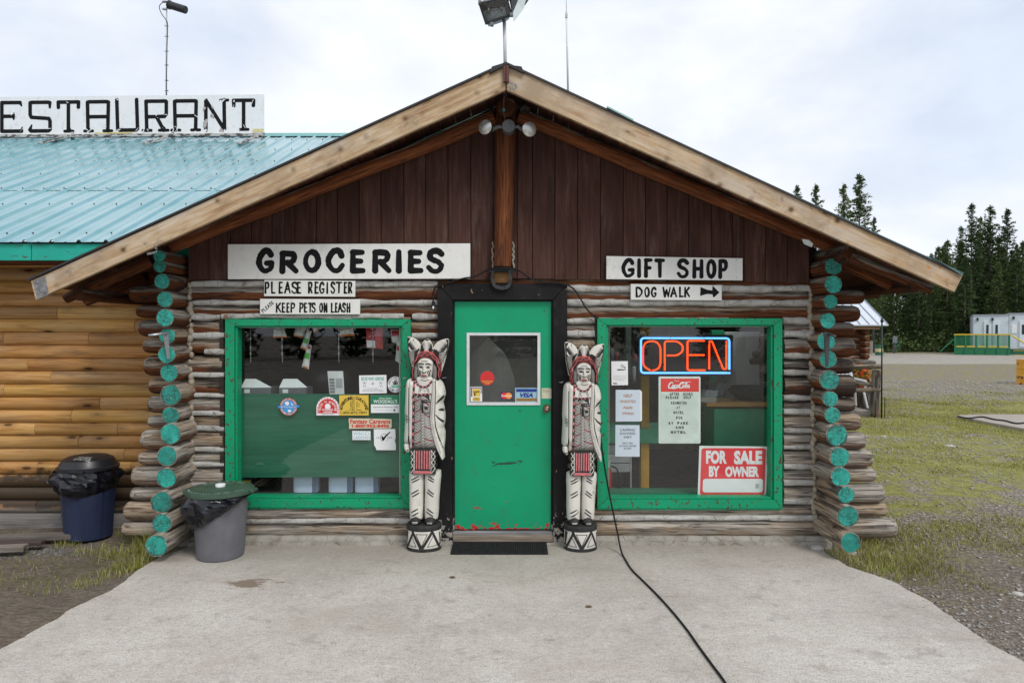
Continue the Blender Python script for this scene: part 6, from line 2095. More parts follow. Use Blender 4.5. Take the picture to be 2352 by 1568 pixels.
o = tag(ob('iron_bar', MB().bevbox(A.x, B.x, 5.952, 5.962, A.z, B.z, .002), simple('green_black_iron', (.02, .028, .025), .5, .4)), 'short dark metal bar fixed behind the horseshoe tips', 'bar')
A, B = at(1133, 650, 5.99), at(1173, 625, 5.99)
ob('nailer_block', MB().bevbox(A.x, B.x, 5.975, 6.05, A.z, B.z, .003), YELLOWOOD, cabin, color=(.5, .42, .42))
cab = thing('door_cable', 'black cable draped over the door frame with a plug hanging at its left end', 'cable', tuple(at(1153, 640, 5.94)))
cp = [(995, 692, 5.955), (994, 676, 5.955), (1000, 660, 5.95), (1010, 656, 5.948), (1040, 646, 5.95), (1066, 639, 5.95), (1090, 635, 5.95), (1110, 625, 5.945), (1130, 617, 5.90), (1152, 615.5, 5.875), (1176, 617, 5.90), (1196, 624, 5.945), (1222, 642, 5.95), (1240, 648, 5.95), (1278, 649, 5.948), (1303, 655, 5.948),
      (1318, 664, 5.975), (1332, 684, 5.975), (1345, 706, 5.975), (1358, 720, 5.975), (1367, 727, 5.975)]
cp = smooth_pts([tuple(at(a, b, c)) for a, b, c in cp], False, 4)
ob('cord', MB().tube(cp, .0068, 8), CORDM, cab, smooth=True)
A, B = at(991.5, 710, 5.95), at(999, 692, 5.95)
ob('plug', MB().bevbox(A.x, B.x, 5.935, 5.965, A.z, B.z, .003), RUBBER, cab)
A, B = at(993.5, 709, 5.933), at(997, 703, 5.933)
ob('label_tag', MB().box(A.x, B.x, 5.932, 5.9345, A.z, B.z), WHITES, cab)
g = [gr(1432, 1277, .008), gr(1450, 1306, .008), gr(1478, 1334, .008), gr(1512, 1368, .008), gr(1548, 1408, .008), gr(1580, 1448, .008), gr(1608, 1488, .008), gr(1636, 1526, .008), gr(1668, 1570, .008), gr(1710, 1640, .008), gr(1730, 1720, .008)]
cp = [at(1367, 727, 5.972), at(1368.5, 800, 5.972), at(1368, 900, 5.972), at(1376, 980, 5.95), at(1390, 1080, 5.90), at(1405, 1160, 5.84), at(1418, 1222, 5.78), at(1425, 1258, 5.72)] + g
cp = smooth_pts([tuple(p) for p in cp], False, 5)
cp = [(p[0], p[1], max(p[2], .0075)) for p in cp]
o = tag(ob('extension_cord', MB().tube(cp, .0075, 8), CORDM, smooth=True), 'long black cord hanging beside the right window and running across the concrete', 'cord')
STR = simple('perforated_zinc_strap', (.26, .27, .26), .45, .5, .3, 60)
for lab, pts, Y in (('bent perforated metal strap dangling from the left barge board', [(354, 563, 5.41), (355, 568, 5.40), (361, 572, 5.40), (359, 578, 5.39), (349, 581, 5.39), (338, 583, 5.39)], 0),
					('curled perforated metal strap by the roof peak', [(1169, 190, 5.41), (1176, 193, 5.41), (1186, 197, 5.41), (1184, 203, 5.39), (1177, 203, 5.38), (1171, 207, 5.38)], 0)):
	p3 = smooth_pts([tuple(at(a, b, c)) for a, b, c in pts], False, 4)
	mb = MB()
	n = len(p3)
	vs = []
	for p in p3:
		vs += [(p[0], p[1] - .001, p[2] - .008), (p[0], p[1] - .001, p[2] + .008), (p[0], p[1] + .001, p[2] + .008), (p[0], p[1] + .001, p[2] - .008)]
	fs = [(i * 4 + k, i * 4 + (k + 1) % 4, i * 4 + 4 + (k + 1) % 4, i * 4 + 4 + k) for i in range(n - 1) for k in range(4)]
	o = tag(ob('metal_strap', mb.add(vs, fs), STR, recalc=True), lab, 'strap')
	mb = MB()
	for p in p3[1::3]:
		mb.lathe([(.0035, -.003), (.0035, .003)], p, 6, ax=(0, 1, 0))
	ob('holes', mb, BLACKM, o)
o = tag(ob('metal_strap', MB().hull([at(1842, 549, 5.425) , at(1858, 551, 5.425), at(1868, 560, 5.425), at(1864, 568, 5.425), at(1846, 560, 5.425), at(1842, 549, 5.43), at(1868, 560, 5.43), at(1846, 560, 5.43)]), STR), 'flat perforated strap plate nailed to the right barge board', 'strap')
for nm, lab, st, tp in (('hook_bracket', 'pale steel shelf bracket hooked outward on the left log ends', [(341, 770, 5.62), (352, 769, 5.63), (383, 765, 5.69)], (383, 765, 387, 823)),
						('hook_bracket', 'dark steel shelf bracket hanging on the right log ends', [(1919, 773, 5.60), (1908, 768, 5.66), (1894, 765, 5.75)], (1896, 765, 1899, 840))):
	br = thing(nm, lab, 'bracket', tuple(at(tp[0], 800, 5.72)))
	MM = GALV if tp[0] < 1000 else simple('dark_bracket_steel', (.08, .085, .09), .5, .5)
	ob('arm', MB().tube([at(*p) for p in st], [.010, .012, .014], 8), MM, br, smooth=True)
	a, b = at(tp[0], tp[1], 5.715), at(tp[2], tp[3], 5.715)
	mb = MB().hull([(a.x - .022, 5.69, a.z), (a.x + .026, 5.69, a.z), (b.x - .010, 5.71, b.z), (b.x + .012, 5.71, b.z), (a.x - .018, 5.715, a.z + .01), (a.x + .02, 5.715, a.z + .01), (b.x - .008, 5.72, b.z - .005), (b.x + .008, 5.72, b.z - .005)])
	ob('back_plate', mb, MM, br)
mt = thing('door_mat', 'black perforated rubber mat lying before the green door', 'door mat', (-.10, 5.82, .01))
x0, x1, ya, yb = -.507, .294, 5.69, 5.965
mb = MB()
def matz(y):
	return .006 + .012 * (y - ya) / (yb - ya)
n1_, n2_ = 44, 15
for i in range(n1_ + 1):
	x = x0 + (x1 - x0) * i / n1_
	w = .0045 if 0 < i < n1_ else .008
	mb.add([(x - w, ya, matz(ya) - .005), (x + w, ya, matz(ya) - .005), (x + w, yb, matz(yb) - .005), (x - w, yb, matz(yb) - .005), (x - w, ya, matz(ya) + .006), (x + w, ya, matz(ya) + .006), (x + w, yb, matz(yb) + .006), (x - w, yb, matz(yb) + .006)],
           [(0, 3, 2, 1), (4, 5, 6, 7), (0, 1, 5, 4), (1, 2, 6, 5), (2, 3, 7, 6), (3, 0, 4, 7)])
for j in range(n2_ + 1):
	y = ya + (yb - ya) * j / n2_
	z = matz(y)
	w = .004 if 0 < j < n2_ else .007
	mb.box(x0, x1, y - w, y + w, z - .0045, z + .0065)
ob('grid', mb, RUBBER, mt)
ob('base', MB().add([(x0 + .004, ya + .003, .0052), (x1 - .004, ya + .003, .0052), (x1 - .004, yb - .003, .012), (x0 + .004, yb - .003, .012)], [(0, 1, 2, 3)]), simple('grimy_rubber', (.03, .028, .026), .9), mt)
# ------------------------------------------------------------------ rubbish bins
BAG = None
def bag_mat():
	t = MT('black_bin_bag')
	n = t.noise(t.ov((1, 1, 1)), 7, 2)
	return t.out((.006, .0065, .011, 1), t.ramp(n, [(.3, .14), (.7, .24)]), 0, None, Specular_IOR_Level=.6)
BAG = bag_mat()
def bag_skirt(c, r, ztop, zlow_fn, bul, seed, parent, cols=44, rows_=7):
	"""bin liner folded over the rim: faceted creases"""
	vs, fs = [], []
	for j in range(rows_ + 1):
		t = j / rows_
		for k in range(cols):
			a = 2 * math.pi * k / cols
			zl = zlow_fn(a)
			z = ztop + (zl - ztop) * t
			p = Vector((math.cos(a) * 1.6, math.sin(a) * 1.6, t * .9 + seed))
			cre = abs(mnoise.noise(p * 1.5)) + .45 * abs(mnoise.noise(p * 3.1 + Vector((3, 1, 7)))) + .12 * abs(mnoise.noise(p * 7.0))
			rr_ = r + bul * math.sin(math.pi * min(1, t * .9 + .1)) + .095 * (cre - .35) * math.sin(math.pi * min(1, .08 + t * .92)) + .006 * math.sin(a * 23) * t
			vs.append((c[0] + rr_ * math.cos(a), c[1] + rr_ * math.sin(a), z + .016 * mnoise.noise(p * 5) * (1 if 0 < j else 0)))
	for j in range(rows_):
		for k in range(cols):
			k2 = (k + 1) % cols
			fs.append((j * cols + k, (j + 1) * cols + k, (j + 1) * cols + k2, j * cols + k2))
	return ob('bin_bag', MB().add(vs, fs), BAG, parent, smooth=False)
gc = Vector((X_(502, 5.64), 5.66, 0))
gb_ = thing('grey_trash_bin', 'round grey trash bin with a green lid standing on the concrete', 'trash bin', tuple(gc))
GBM = simple('grey_bin_plastic', (.135, .137, .155), .5, 0, .12, 8, .15)
prof = [(.175, .0), (.19, .006), (.197, .03), (.215, .30), (.229, .50), (.234, .52), (.243, .522), (.243, .545), (.228, .545), (.218, .50), (.175, .04)]
ob('bin_body', MB().lathe(prof, gc, 56), GBM, gb_, smooth=35, recalc=True)
GL_ = simple('green_lid_plastic', (.045, .085, .055), .45, 0, .25, 8, .1)
lz = .547
tilt = .012
mb = MB().lathe([(.278, -.002), (.283, .004), (.281, .028), (.274, .034), (.235, .045), (.225, .052), (.125, .054), (.118, .046), (.09, .045), (.001, .047)], (gc.x, gc.y, lz), 64)
for sgx in (-1, 1):
	mb.bevbox(gc.x + sgx * .285 - .03, gc.x + sgx * .285 + .05 * (sgx > 0) + .03 * 0 + (.0 if sgx > 0 else .02), gc.y - .05, gc.y + .05, lz + .004, lz + .03, .005) if False else None
ld = ob('lid', mb, GL_, gb_, smooth=35, recalc=True)
for sgx in (-1, 1):
	A = gc.x + sgx * .276
	ob('lid_handle', MB().bevbox(min(A, A + sgx * .032), max(A, A + sgx * .032), gc.y - .055, gc.y + .055, lz + .003, lz + .030, .006), GL_, ld)
ob('lid_knob', MB().lathe([(.036, 0), (.040, .004), (.042, .022), (.040, .026), (.001, .027)], (gc.x + .005, gc.y - .01, lz + .046), 28), WHITES, ld, smooth=35, recalc=True)
mb = MB()
S = 'BOTTLES'
for i, ch in enumerate(S):
	a = R(155 - i * 20)
	px, py = gc.x + .185 * math.cos(a), gc.y + .185 * math.sin(a)
	co, fs = text_mesh(ch, 0)
	mn, mx_ = co.min(0), co.max(0)
	ca, sa = math.cos(a - math.pi / 2), math.sin(a - math.pi / 2)
	pts = []
	for q_ in co:
		u = (q_[0] - (mn[0] + mx_[0]) / 2) * .055
		v = (q_[1] - (mn[1] + mx_[1]) / 2) * .06
		pts.append((px + u * ca - v * sa, py + u * sa + v * ca, lz + .0535))
	mb.add(pts, fs)
rg = random.Random(4)
for k in range(26):
	a = R(200 + k * 5.6)
	p = (gc.x + .25 * math.cos(a), gc.y + .25 * math.sin(a))
	dx, dy = rg.uniform(-.012, .012), rg.uniform(-.012, .012)
	mb.tube([(p[0] - dx, p[1] - dy, lz + .0415), (p[0] + dx, p[1] + dy, lz + .0415)], .0013, 4)
ob('lettering', mb, simple('white_marker', (.5, .55, .52), .6), ld)
def zl(a):
	return .40 - .13 * math.cos(a - math.pi * 1.13) + .0 if math.cos(a - math.pi * 1.13) > -9 else 0
bag_skirt((gc.x - .008, gc.y, 0), .244, .550, lambda a: .39 - .145 * math.cos(a - math.pi * 1.12) * -1 if False else .395 + .135 * math.cos(a - math.pi * .12), .04, 3.3, gb_)
bc_ = Vector((X_(194, 6.36), 6.40, -.06))
bb = thing('blue_trash_bin', 'dark blue trash bin with a black domed lid beside the golden siding', 'trash bin', tuple(bc_))
BBM = simple('navy_bin_plastic', (.018, .028, .068), .48, 0, .15, 8, .15)
vs, fs = [], []
seg = 72
prof = [(0, .205), (.01, .215), (.04, .218), (.46, .248), (.48, .25), (.485, .256), (.655, .258), (.67, .262)]
for (h, r) in prof:
	for k in range(seg):
		a = 2 * math.pi * k / seg
		fl_ = .010 * (1 if math.cos(4 * a + .5) > .25 else 0) * (1 if .02 < h < .54 else 0)
		vs.append((bc_.x + (r - fl_) * math.cos(a), bc_.y + (r - fl_) * .96 * math.sin(a), bc_.z + h))
for i in range(len(prof) - 1):
	for k in range(seg):
		k2 = (k + 1) % seg
		fs.append((i * seg + k, i * seg + k2, (i + 1) * seg + k2, (i + 1) * seg + k))
fs.append(tuple(range(seg))[::-1])
ob('bin_body', MB().add(vs, fs), BBM, bb, smooth=30)
LZ2 = bc_.z + .672
BLK = simple('black_lid_plastic', (.012, .013, .018), .42, 0, .2, 8, .1)
ld2 = ob('lid', MB().lathe([(.278, -.004), (.283, .0), (.283, .022), (.275, .027), (.262, .031), (.254, .052), (.228, .095), (.18, .118), (.10, .128), (.001, .13)], (bc_.x, bc_.y, LZ2), 64), BLK, bb, smooth=25, recalc=True)
ob('lid_handle', MB().bevbox(bc_.x - .02, bc_.x + .13, bc_.y - .292, bc_.y - .265, LZ2 - .002, LZ2 + .022, .005), BLK, ld2)
mb = MB()
for s_, r_, zz_, x_ in (('NO CANS', .15, .1215, .0), ('OR BOTTLES', .195, .117, .0)):
	co, fs = text_mesh(s_, 0)
	mn, mx_ = co.min(0), co.max(0)
	pts = []
	for q_ in co:
		u = (q_[0] - (mn[0] + mx_[0]) / 2) / (mx_[0] - mn[0]) * (.13 if s_ == 'NO CANS' else .16) + .05
		v = (q_[1] - mn[1]) / (mx_[1] - mn[1]) * .04
		yy_ = bc_.y - r_ + v
		rad = math.hypot(u, r_ - v)
		hz = np.interp(rad, [0, .10, .18, .228, .254], [.13, .128, .118, .095, .052])
		pts.append((bc_.x + u, yy_, LZ2 + hz + .0025))
	mb.add(pts, fs)
ob('lettering', mb, simple('white_marker', (.5, .55, .52), .6), ld2)
bag_skirt((bc_.x - .02, bc_.y, 0), .262, LZ2 - .002, lambda a: LZ2 - .215 + .02 * math.sin(a * 2 + 1), .045, 8.1, bb)
for nm, p0, p1, w, h, c_, lab in (('plank', gr(-60, 1246, -.05), gr(176, 1238, -.05), .10, .05, (.62, .58, .56), 'grey weathered plank lying nearest the siding, left of the blue bin'),
                                  ('plank', gr(-60, 1259, -.05), gr(100, 1254, -.05), .08, .035, (.30, .24, .22), 'dark rotten plank lying between two grey planks'),
                                  ('plank', gr(-60, 1272, -.05), gr(60, 1266, -.05), .09, .05, (.8, .76, .72), 'pale weathered plank end lying on the dirt at the photo edge')):
	p0.z += .035
	p1.z += .035
	o = beam(nm, p0, p1, w, h, OLDWOOD, None, c_, .004)
	tag(o, lab, 'plank')
gb_.scale = (.95, .95, .97)
bb.scale = (.92, .92, .96)
# ================================================================== carved and painted door figures
SWH = make_paint_mat('aged_white_carving_paint', (.66, .64, .58), (.16, .13, .10), .70, 22, .55, (1, 1, .6), tone=.12)
SBK = simple('matt_black_carving_paint', (.022, .021, .021), .7, 0, .5, 26)
SRD = simple('coral_red_carving_paint', (.50, .085, .08), .6, 0, .3, 26)
SPK = simple('pink_carving_paint', (.58, .16, .17), .6, 0, .25, 30)
SGR = simple('grey_hair_paint', (.07, .068, .065), .7, 0, .5, 30)
SCX, SCY, SCZ = -0.757, 5.86, 0.0
st = thing('carved_figure', 'carved wooden figure in white robe and feather headdress left of the green door', 'statue', (SCX, SCY, SCZ), 'carved figures flanking the door')
SP = lambda zx, zy: ((zx - 362) / 1476.0, (2742 - zy) / 1476.0)
PPs = lambda L: [SP(*p) for p in L]
BV = []                     # everything paint can lie on, in figure coordinates
def put(name, mb, mat, parent=st, smooth=45, cast=True, recalc=True):
	if cast:
		BV.append((list(mb.v), list(mb.f)))
	w = MB()
	w.v = [(p[0] + SCX, p[1] + SCY, p[2] + SCZ) for p in mb.v]
	w.f = mb.f
	return ob(name, w, mat, parent, smooth=smooth, recalc=recalc)
def relief(outline, yb, depth, w, t=.03, res=.0042, extra=None, smooth_k=4):
	"""a carved slab: outline in figure coordinates, front pillowed by 'depth' towards the yard"""
	if smooth_k:
		outline = smooth_pts(outline, True, smooth_k)
	xs = [p[0] for p in outline]
	zs = [p[1] for p in outline]
	gx, gz, P = field_grid((min(xs), max(xs), min(zs), max(zs)), res)
	F = poly_sdf(P, outline)
	F = np.where(np.abs(F) < 1e-9, 1e-9, F)
	v2, f2 = march(F, gx, gz)
	A = np.array(v2)
	d = np.clip(-poly_sdf((A[:, 0], A[:, 1]), outline), 0, None)
	h = depth * np.sqrt(np.clip(1 - (1 - np.minimum(d / w, 1)) ** 2, 0, 1))
	if extra is not None:
		h = h + extra(A[:, 0], A[:, 1]) * np.minimum(1, d / .008)
	mb = MB()
	n = len(v2)
	vs = [(x, yb - hh, z) for (x, z), hh in zip(v2, h)] + [(x, yb + t, z) for x, z in v2]
	fs = [tuple(f) for f in f2] + [tuple(n + i for i in f[::-1]) for f in f2]
	cnt = {}
	for f in f2:
		for a, b in zip(f, list(f[1:]) + [f[0]]):
			cnt[(a, b)] = 1
	for (a, b) in list(cnt):
		if (b, a) not in cnt:
			fs.append((a, a + n, b + n, b))
	return mb.add(vs, fs)
def drape(strokes=(), polys=(), res=.0026, off=.0012, cut=()):
	v2, f2 = ink_shapes([[(*SP(a, b), c / 1476.0) for a, b, c in s] for s in strokes], [PPs(p) for p in polys], res, [[(*SP(a, b), c / 1476.0) for a, b, c in s] for s in cut])
	mb = MB()
	vs = []
	for x, z in v2:
		hit = BVHS.ray_cast(Vector((x, -1, z)), Vector((0, 1, 0)))
		y = hit[0].y if hit[0] is not None else 0.0
		vs.append((x, y - off, z))
	fs = [f for f in f2 if max(vs[i][1] for i in f) - min(vs[i][1] for i in f) < .022]
	return mb.add(vs, fs)
def bvh():
	V, Fc = [], []
	for v, f in BV:
		o = len(V)
		V += [Vector(p) for p in v]
		Fc += [tuple(i + o for i in q) for q in f]
	return BVHTree.FromPolygons(V, Fc)
mb = MB().lathe([(.140, 0), (.146, .006), (.146, .028), (.1465, .030), (.1465, .172), (.146, .174), (.146, .212), (.142, .22), (.001, .222)], (0, 0, 0), 48, sx=1.0, sy=.82)
put('base', mb, SWH)
mb = MB().lathe([(.1475, .0), (.149, .004), (.149, .026), (.1475, .029)], (0, 0, 0), 48, sy=.82, caps=False)
put('base_band', mb, SBK)
mb = MB().lathe([(.1475, .174), (.150, .178), (.150, .212), (.144, .2225), (.001, .224)], (0, 0, 0), 48, sy=.82, caps=False)
put('base_band', mb, SBK)
BVHS = bvh()
Z4 = 1317
zg = []
for (a, b, c, d, w) in ((155, 1175, 152, 1350, 5), (165, 1370, 245, 1180, 13), (238, 1180, 345, 1385, 17), (355, 1385, 480, 1180, 17), (487, 1180, 560, 1370, 13), (150, 1360, 170, 1180, 6), (565, 1200, 572, 1350, 6),
						(280, 1200, 350, 1350, 4), (350, 1350, 425, 1200, 4), (280, 1200, 425, 1200, 4), (218, 1225, 172, 1345, 4), (172, 1352, 285, 1358, 4), (285, 1358, 218, 1225, 4), (495, 1225, 425, 1360, 4), (425, 1358, 545, 1348, 4), (545, 1348, 495, 1225, 4)):
	zg.append([(a, b + Z4, w), (c, d + Z4, w)])
put('base_pattern', drape(zg), SBK, cast=False, smooth=False, recalc=False)
for x0 in (-.066, .058):
	mb = MB().ball((x0, -.045, .248), .047, 16, 10, (1, 1.25, .85))
	put('boot', mb, SBK)
for L in ([(182, 440), (270, 440), (360, 455), (356, 700), (345, 1040), (265, 1048), (187, 1040), (182, 700)], [(378, 455), (480, 440), (572, 440), (566, 600), (548, 820), (536, 1040), (455, 1048), (375, 1040), (377, 700)]):
	put('leg', relief(PPs([(a, b + Z4) for a, b in L]), -.015, .055, .055, .06, smooth_k=2), SWH)
robe = [(250, 575), (195, 580), (152, 612), (136, 690), (130, 850), (122, 1000), (128, 1100), (120, 1250), (118, 1392), (182, 1400), (184, 1470), (360, 1475), (545, 1475), (560, 1510), (596, 1585), (622, 1592), (614, 1500), (624, 1400), (630, 1265), (612, 1200), (628, 1130), (626, 980), (604, 890), (632, 800), (626, 720), (600, 640), (560, 598), (530, 580), (390, 560)]
def folds(x, z):
	h = .016 * np.exp(-((x - SP(600, 0)[0]) / .02) ** 2) * np.cos((z - SP(0, 800)[1]) * 26)
	return h - .012 * np.exp(-((x - SP(186, 0)[0]) / .006) ** 2)
put('robe', relief(PPs(robe), -.01, .085, .075, .06, extra=folds, smooth_k=2), SWH)
put('hand', relief(PPs([(124, 1402), (178, 1404), (182, 1510), (150, 1505), (120, 1465)]), -.035, .022, .018, .03, .003), SWH)
put('neck', relief(PPs([(300, 560), (470, 560), (480, 640), (450, 760), (300, 760), (285, 640)]), -.075, .022, .05, .05), SWH)
put('cloak_edge', relief(PPs([(482, 598), (522, 592), (522, 760), (514, 900), (508, 1060), (520, 1180), (560, 1320), (612, 1470), (620, 1590), (590, 1575), (540, 1470), (490, 1320), (456, 1160), (452, 1060), (464, 900), (476, 740)]), -.088, .016, .012, .03, .0035, smooth_k=2), SWH)
put('apron', relief(PPs([(205, 1462), (366, 1466), (530, 1462), (527, 1640), (521, 1778), (366, 1774), (205, 1768), (207, 1640)]), -.078, .016, .010, .02, smooth_k=0), SBK)
put('fist', relief(PPs([(340, 888), (395, 882), (452, 886), (452, 960), (448, 1005), (402, 1012), (362, 990), (342, 940)]), -.090, .026, .02, .02, .0032), SWH)
def facebump(x, z):
	def g(cx, cy, sx, sy, h):
		X, Z = SP(cx, cy)
		return h * np.exp(-((x - X) / sx) ** 2 - ((z - Z) / sy) ** 2)
	return (g(386, 470, .010, .030, .022) + g(386, 495, .018, .010, .012) - g(342, 437, .018, .012, .010) - g(432, 440, .018, .012, .010) + g(385, 538, .03, .012, .006) + g(390, 585, .02, .015, .006)
			+ g(340, 400, .03, .008, .004) + g(436, 400, .03, .008, .004) + g(325, 480, .015, .02, .006) + g(450, 480, .015, .02, .006) - g(385, 560, .02, .006, .004))
for L in ([(262, 400), (300, 392), (305, 480), (302, 570), (282, 606), (255, 590), (243, 530), (248, 450)], [(484, 400), (520, 412), (537, 470), (540, 560), (530, 596), (500, 600), (480, 560), (478, 480)]):
	put('hair', relief(PPs(L), -.045, .028, .022, .05, .0035), SGR)
put('head', relief(PPs([(292, 420), (298, 370), (335, 335), (390, 322), (445, 335), (484, 370), (490, 425), (484, 500), (472, 550), (440, 592), (390, 606), (342, 592), (312, 550), (300, 500)]), -.045, .062, .055, .08, .0032, extra=facebump), SWH)
fe = ([(152, 62), (215, 66), (285, 105), (328, 178), (318, 250), (262, 330), (222, 420), (212, 500), (185, 400), (165, 280), (156, 160)], [(676, 86), (600, 92), (530, 125), (482, 190), (480, 240), (540, 320), (580, 420), (582, 505), (612, 420), (645, 300), (668, 190)],
      [(410, 82), (446, 108), (474, 165), (480, 250), (400, 270), (322, 250), (328, 165), (365, 108)])
for L, yb in zip(fe, (.0, .0, -.014)):
	put('feather', relief(PPs(L), yb, .014, .02, .03, .0035, smooth_k=3), SWH)
outer = [(228, 590), (214, 520), (222, 420), (255, 325), (320, 255), (398, 232), (474, 256), (540, 325), (578, 420), (582, 520), (560, 592)]
inner = [(538, 575), (540, 500), (528, 420), (490, 355), (440, 322), (392, 314), (345, 322), (296, 355), (262, 420), (250, 500), (246, 590)]
put('headband', relief(PPs(smooth_pts(outer, False, 4) + smooth_pts(inner, False, 4)), -.035, .030, .014, .06, .0032, smooth_k=0), SRD)
BVHS = bvh()
# --- paint work
mid = [(x_ * .5 + xi * .5, y_ * .5 + yi * .5) for (x_, y_), (xi, yi) in zip(outer, inner[::-1])]
mid = smooth_pts(mid, False, 5)
outs = smooth_pts([(a * .72 + c * .28, b * .72 + d * .28) for (a, b), (c, d) in zip(outer, inner[::-1])], False, 5)
ins = smooth_pts([(a * .38 + c * .62, b * .38 + d * .62) for (a, b), (c, d) in zip(outer, inner[::-1])], False, 5)
put('headband_pattern', drape([[(*p, 23) for p in mid]]), SBK, cast=False, smooth=False, recalc=False)
zz_ = []
for k in range(0, len(mid) - 3, 3):
	a, b = (outs, ins) if (k // 3) % 2 == 0 else (ins, outs)
	zz_.append([(*a[k], 5.5), (*b[min(k + 3, len(b) - 1)], 5.5)])
put('headband_pattern', drape(zz_, off=.002), SRD, cast=False, smooth=False, recalc=False)
S_ = []
for k in range(15):
	t = k / 14
	x, y = 190 + 95 * t, 100 + 130 * t
	S_.append([(x - 22 - 10 * t, y + 55, 6.5), (x + 10, y + 12, 1.8)])
for (a, b, c, d, w) in ((160, 75, 168, 250, 9), (170, 260, 195, 400, 10), (205, 400, 214, 470, 9), (300, 215, 235, 330, 12), (235, 330, 222, 420, 12), (280, 230, 225, 300, 9), (200, 180, 215, 190, 7), (215, 260, 240, 270, 7), (232, 90, 238, 108, 6)):
	S_.append([(a, b, w), (c, d, w * .6)])
for k in range(16):
	t = k / 15
	x, y = 640 - 120 * t, 120 + 150 * t
	S_.append([(x + 26 + 8 * t, y + 50, 6.5), (x - 8, y + 10, 1.8)])
for (a, b, c, d, w) in ((668, 100, 662, 210, 9), (655, 230, 640, 290, 12), (500, 225, 545, 310, 13), (520, 230, 590, 300, 12), (560, 330, 582, 420, 10), (600, 290, 612, 380, 8), (600, 205, 585, 215, 7), (640, 255, 655, 262, 8), (575, 330, 560, 300, 12)):
	S_.append([(a, b, w), (c, d, w * .6)])
for k in range(9):
	S_.append([(335 + k * 2, 150 + k * 11, 3), (392, 118 + k * 12, 1)])
	S_.append([(468 - k * 2, 150 + k * 11, 3), (410, 118 + k * 12, 1)])
S_.append([(330, 225, 14), (365, 215, 8)])
S_.append([(472, 225, 14), (435, 215, 8)])
S_.append([(395, 95, 10), (425, 97, 10)])
put('feather_ground', drape([], [[(158, 200), (200, 240), (262, 250), (300, 230), (262, 330), (222, 420), (212, 495), (185, 400), (165, 280)], [(665, 205), (640, 235), (580, 260), (500, 215), (482, 240), (540, 320), (578, 410), (600, 400), (640, 300)],
                          [(328, 245), (326, 175), (345, 145), (362, 200), (372, 248)], [(474, 245), (473, 175), (455, 145), (440, 200), (430, 248)], [(155, 66), (200, 66), (175, 110), (158, 130)], [(672, 90), (640, 95), (655, 125), (668, 140)]]), SBK, cast=False, smooth=False, recalc=False)
WB = []
for k in range(9):
	WB.append([(172 + k * 5, 262 + k * 24, 2.6), (205 + k * 4, 236 + k * 22, 3.4), (250 - k * 2, 222 + k * 20, 2.2)])
	WB.append([(650 - k * 5, 232 + k * 20, 2.6), (600 - k * 3, 262 + k * 16, 3.2), (556 - k * 1, 268 + k * 14, 2.0)])
put('feather_barbs', drape(WB, off=.0022), SWH, cast=False, smooth=False, recalc=False)
put('feather_marks', drape(S_), SBK, cast=False, smooth=False, recalc=False)
S_ = [[(308, 402, 4), (335, 388, 6), (382, 396, 5)], [(404, 392, 5), (440, 390, 6), (468, 408, 4)], [(318, 436, 2.5), (342, 426, 3), (366, 438, 2.5), (344, 447, 2), (318, 436, 2)], [(410, 440, 2.5), (432, 430, 3), (456, 442, 2.5), (434, 450, 2), (410, 440, 2)],
      [(342, 437, 8)], [(433, 441, 8)], [(345, 360, 2), (388, 352, 2.5), (432, 362, 2)], [(352, 374, 1.5), (388, 368, 2), (424, 375, 1.5)], [(332, 470, 3), (320, 500, 4), (328, 540, 3)], [(345, 480, 3), (336, 515, 3.5), (342, 548, 2)], [(310, 460, 3), (306, 490, 3)],
      [(432, 470, 3), (452, 500, 4), (450, 545, 3)], [(424, 490, 3), (436, 520, 3.5), (438, 552, 2)], [(456, 462, 3), (468, 492, 3)], [(360, 492, 3.5), (368, 502, 3), (384, 504, 3.5), (402, 502, 3), (412, 490, 3.5)], [(372, 430, 2), (368, 470, 2)], [(350, 549, 2), (385, 553, 2.5), (418, 548, 2)],
      [(340, 592, 3), (390, 608, 3), (440, 592, 3)]]
put('face_lines', drape([[(a, b, c * 1.45) for a, b, c in s] for s in S_], res=.0021), SBK, cast=False, smooth=False, recalc=False)
put('lips', drape([[(352, 540, 3), (366, 530, 5), (384, 534, 4.5), (402, 530, 5), (416, 541, 3)], [(362, 543, 3), (384, 545, 4), (408, 543, 3)]], res=.0021, off=.0016), SRD, cast=False, smooth=False, recalc=False)
S_ = []
for k in range(5):
	S_.append([(256 + k * 9, 420 + k * 4, 2), (254 + k * 9, 590 - k * 4, 2)])
	S_.append([(492 + k * 9, 410 + k * 5, 2), (494 + k * 9, 590 - k * 2, 2)])
put('hair_lines', drape(S_), simple('pale_hair_line', (.42, .40, .37), .7), cast=False, smooth=False, recalc=False)
put('shirt_panel', drape((), [[(266, 786), (450, 786), (452, 900), (448, 1060), (456, 1170), (488, 1310), (530, 1458), (240, 1458), (250, 1100)]], res=.004), SBK, cast=False, smooth=False, recalc=False)
S_, S2 = [], []
k = 0
y = 805
while y < 1475:
	xl_ = 272 - 16 * (y - 800) / 660
	(S_ if k % 7 != 3 else S2).append([(xl_, min(y, 1452), 2.8), ((xl_ + 342) / 2, y - 12, 3.6), (338, y - 36, 2.8)] if y - 36 > 792 else [(xl_, y, 3.6), (300, y - 10, 3.6)])
	if y > 830:
		xr_ = 448 if y < 1060 else 448 + (y - 1060) * .20
		(S_ if k % 8 != 5 else S2).append([(390, y - 30, 3.6), ((390 + xr_) / 2, y - 8, 4.6), (xr_, min(1452, y + 4), 3.6)])
	y += 19
	k += 1
put('shirt_cords', drape(S_, res=.0024, off=.002), SWH, cast=False, smooth=False, recalc=False)
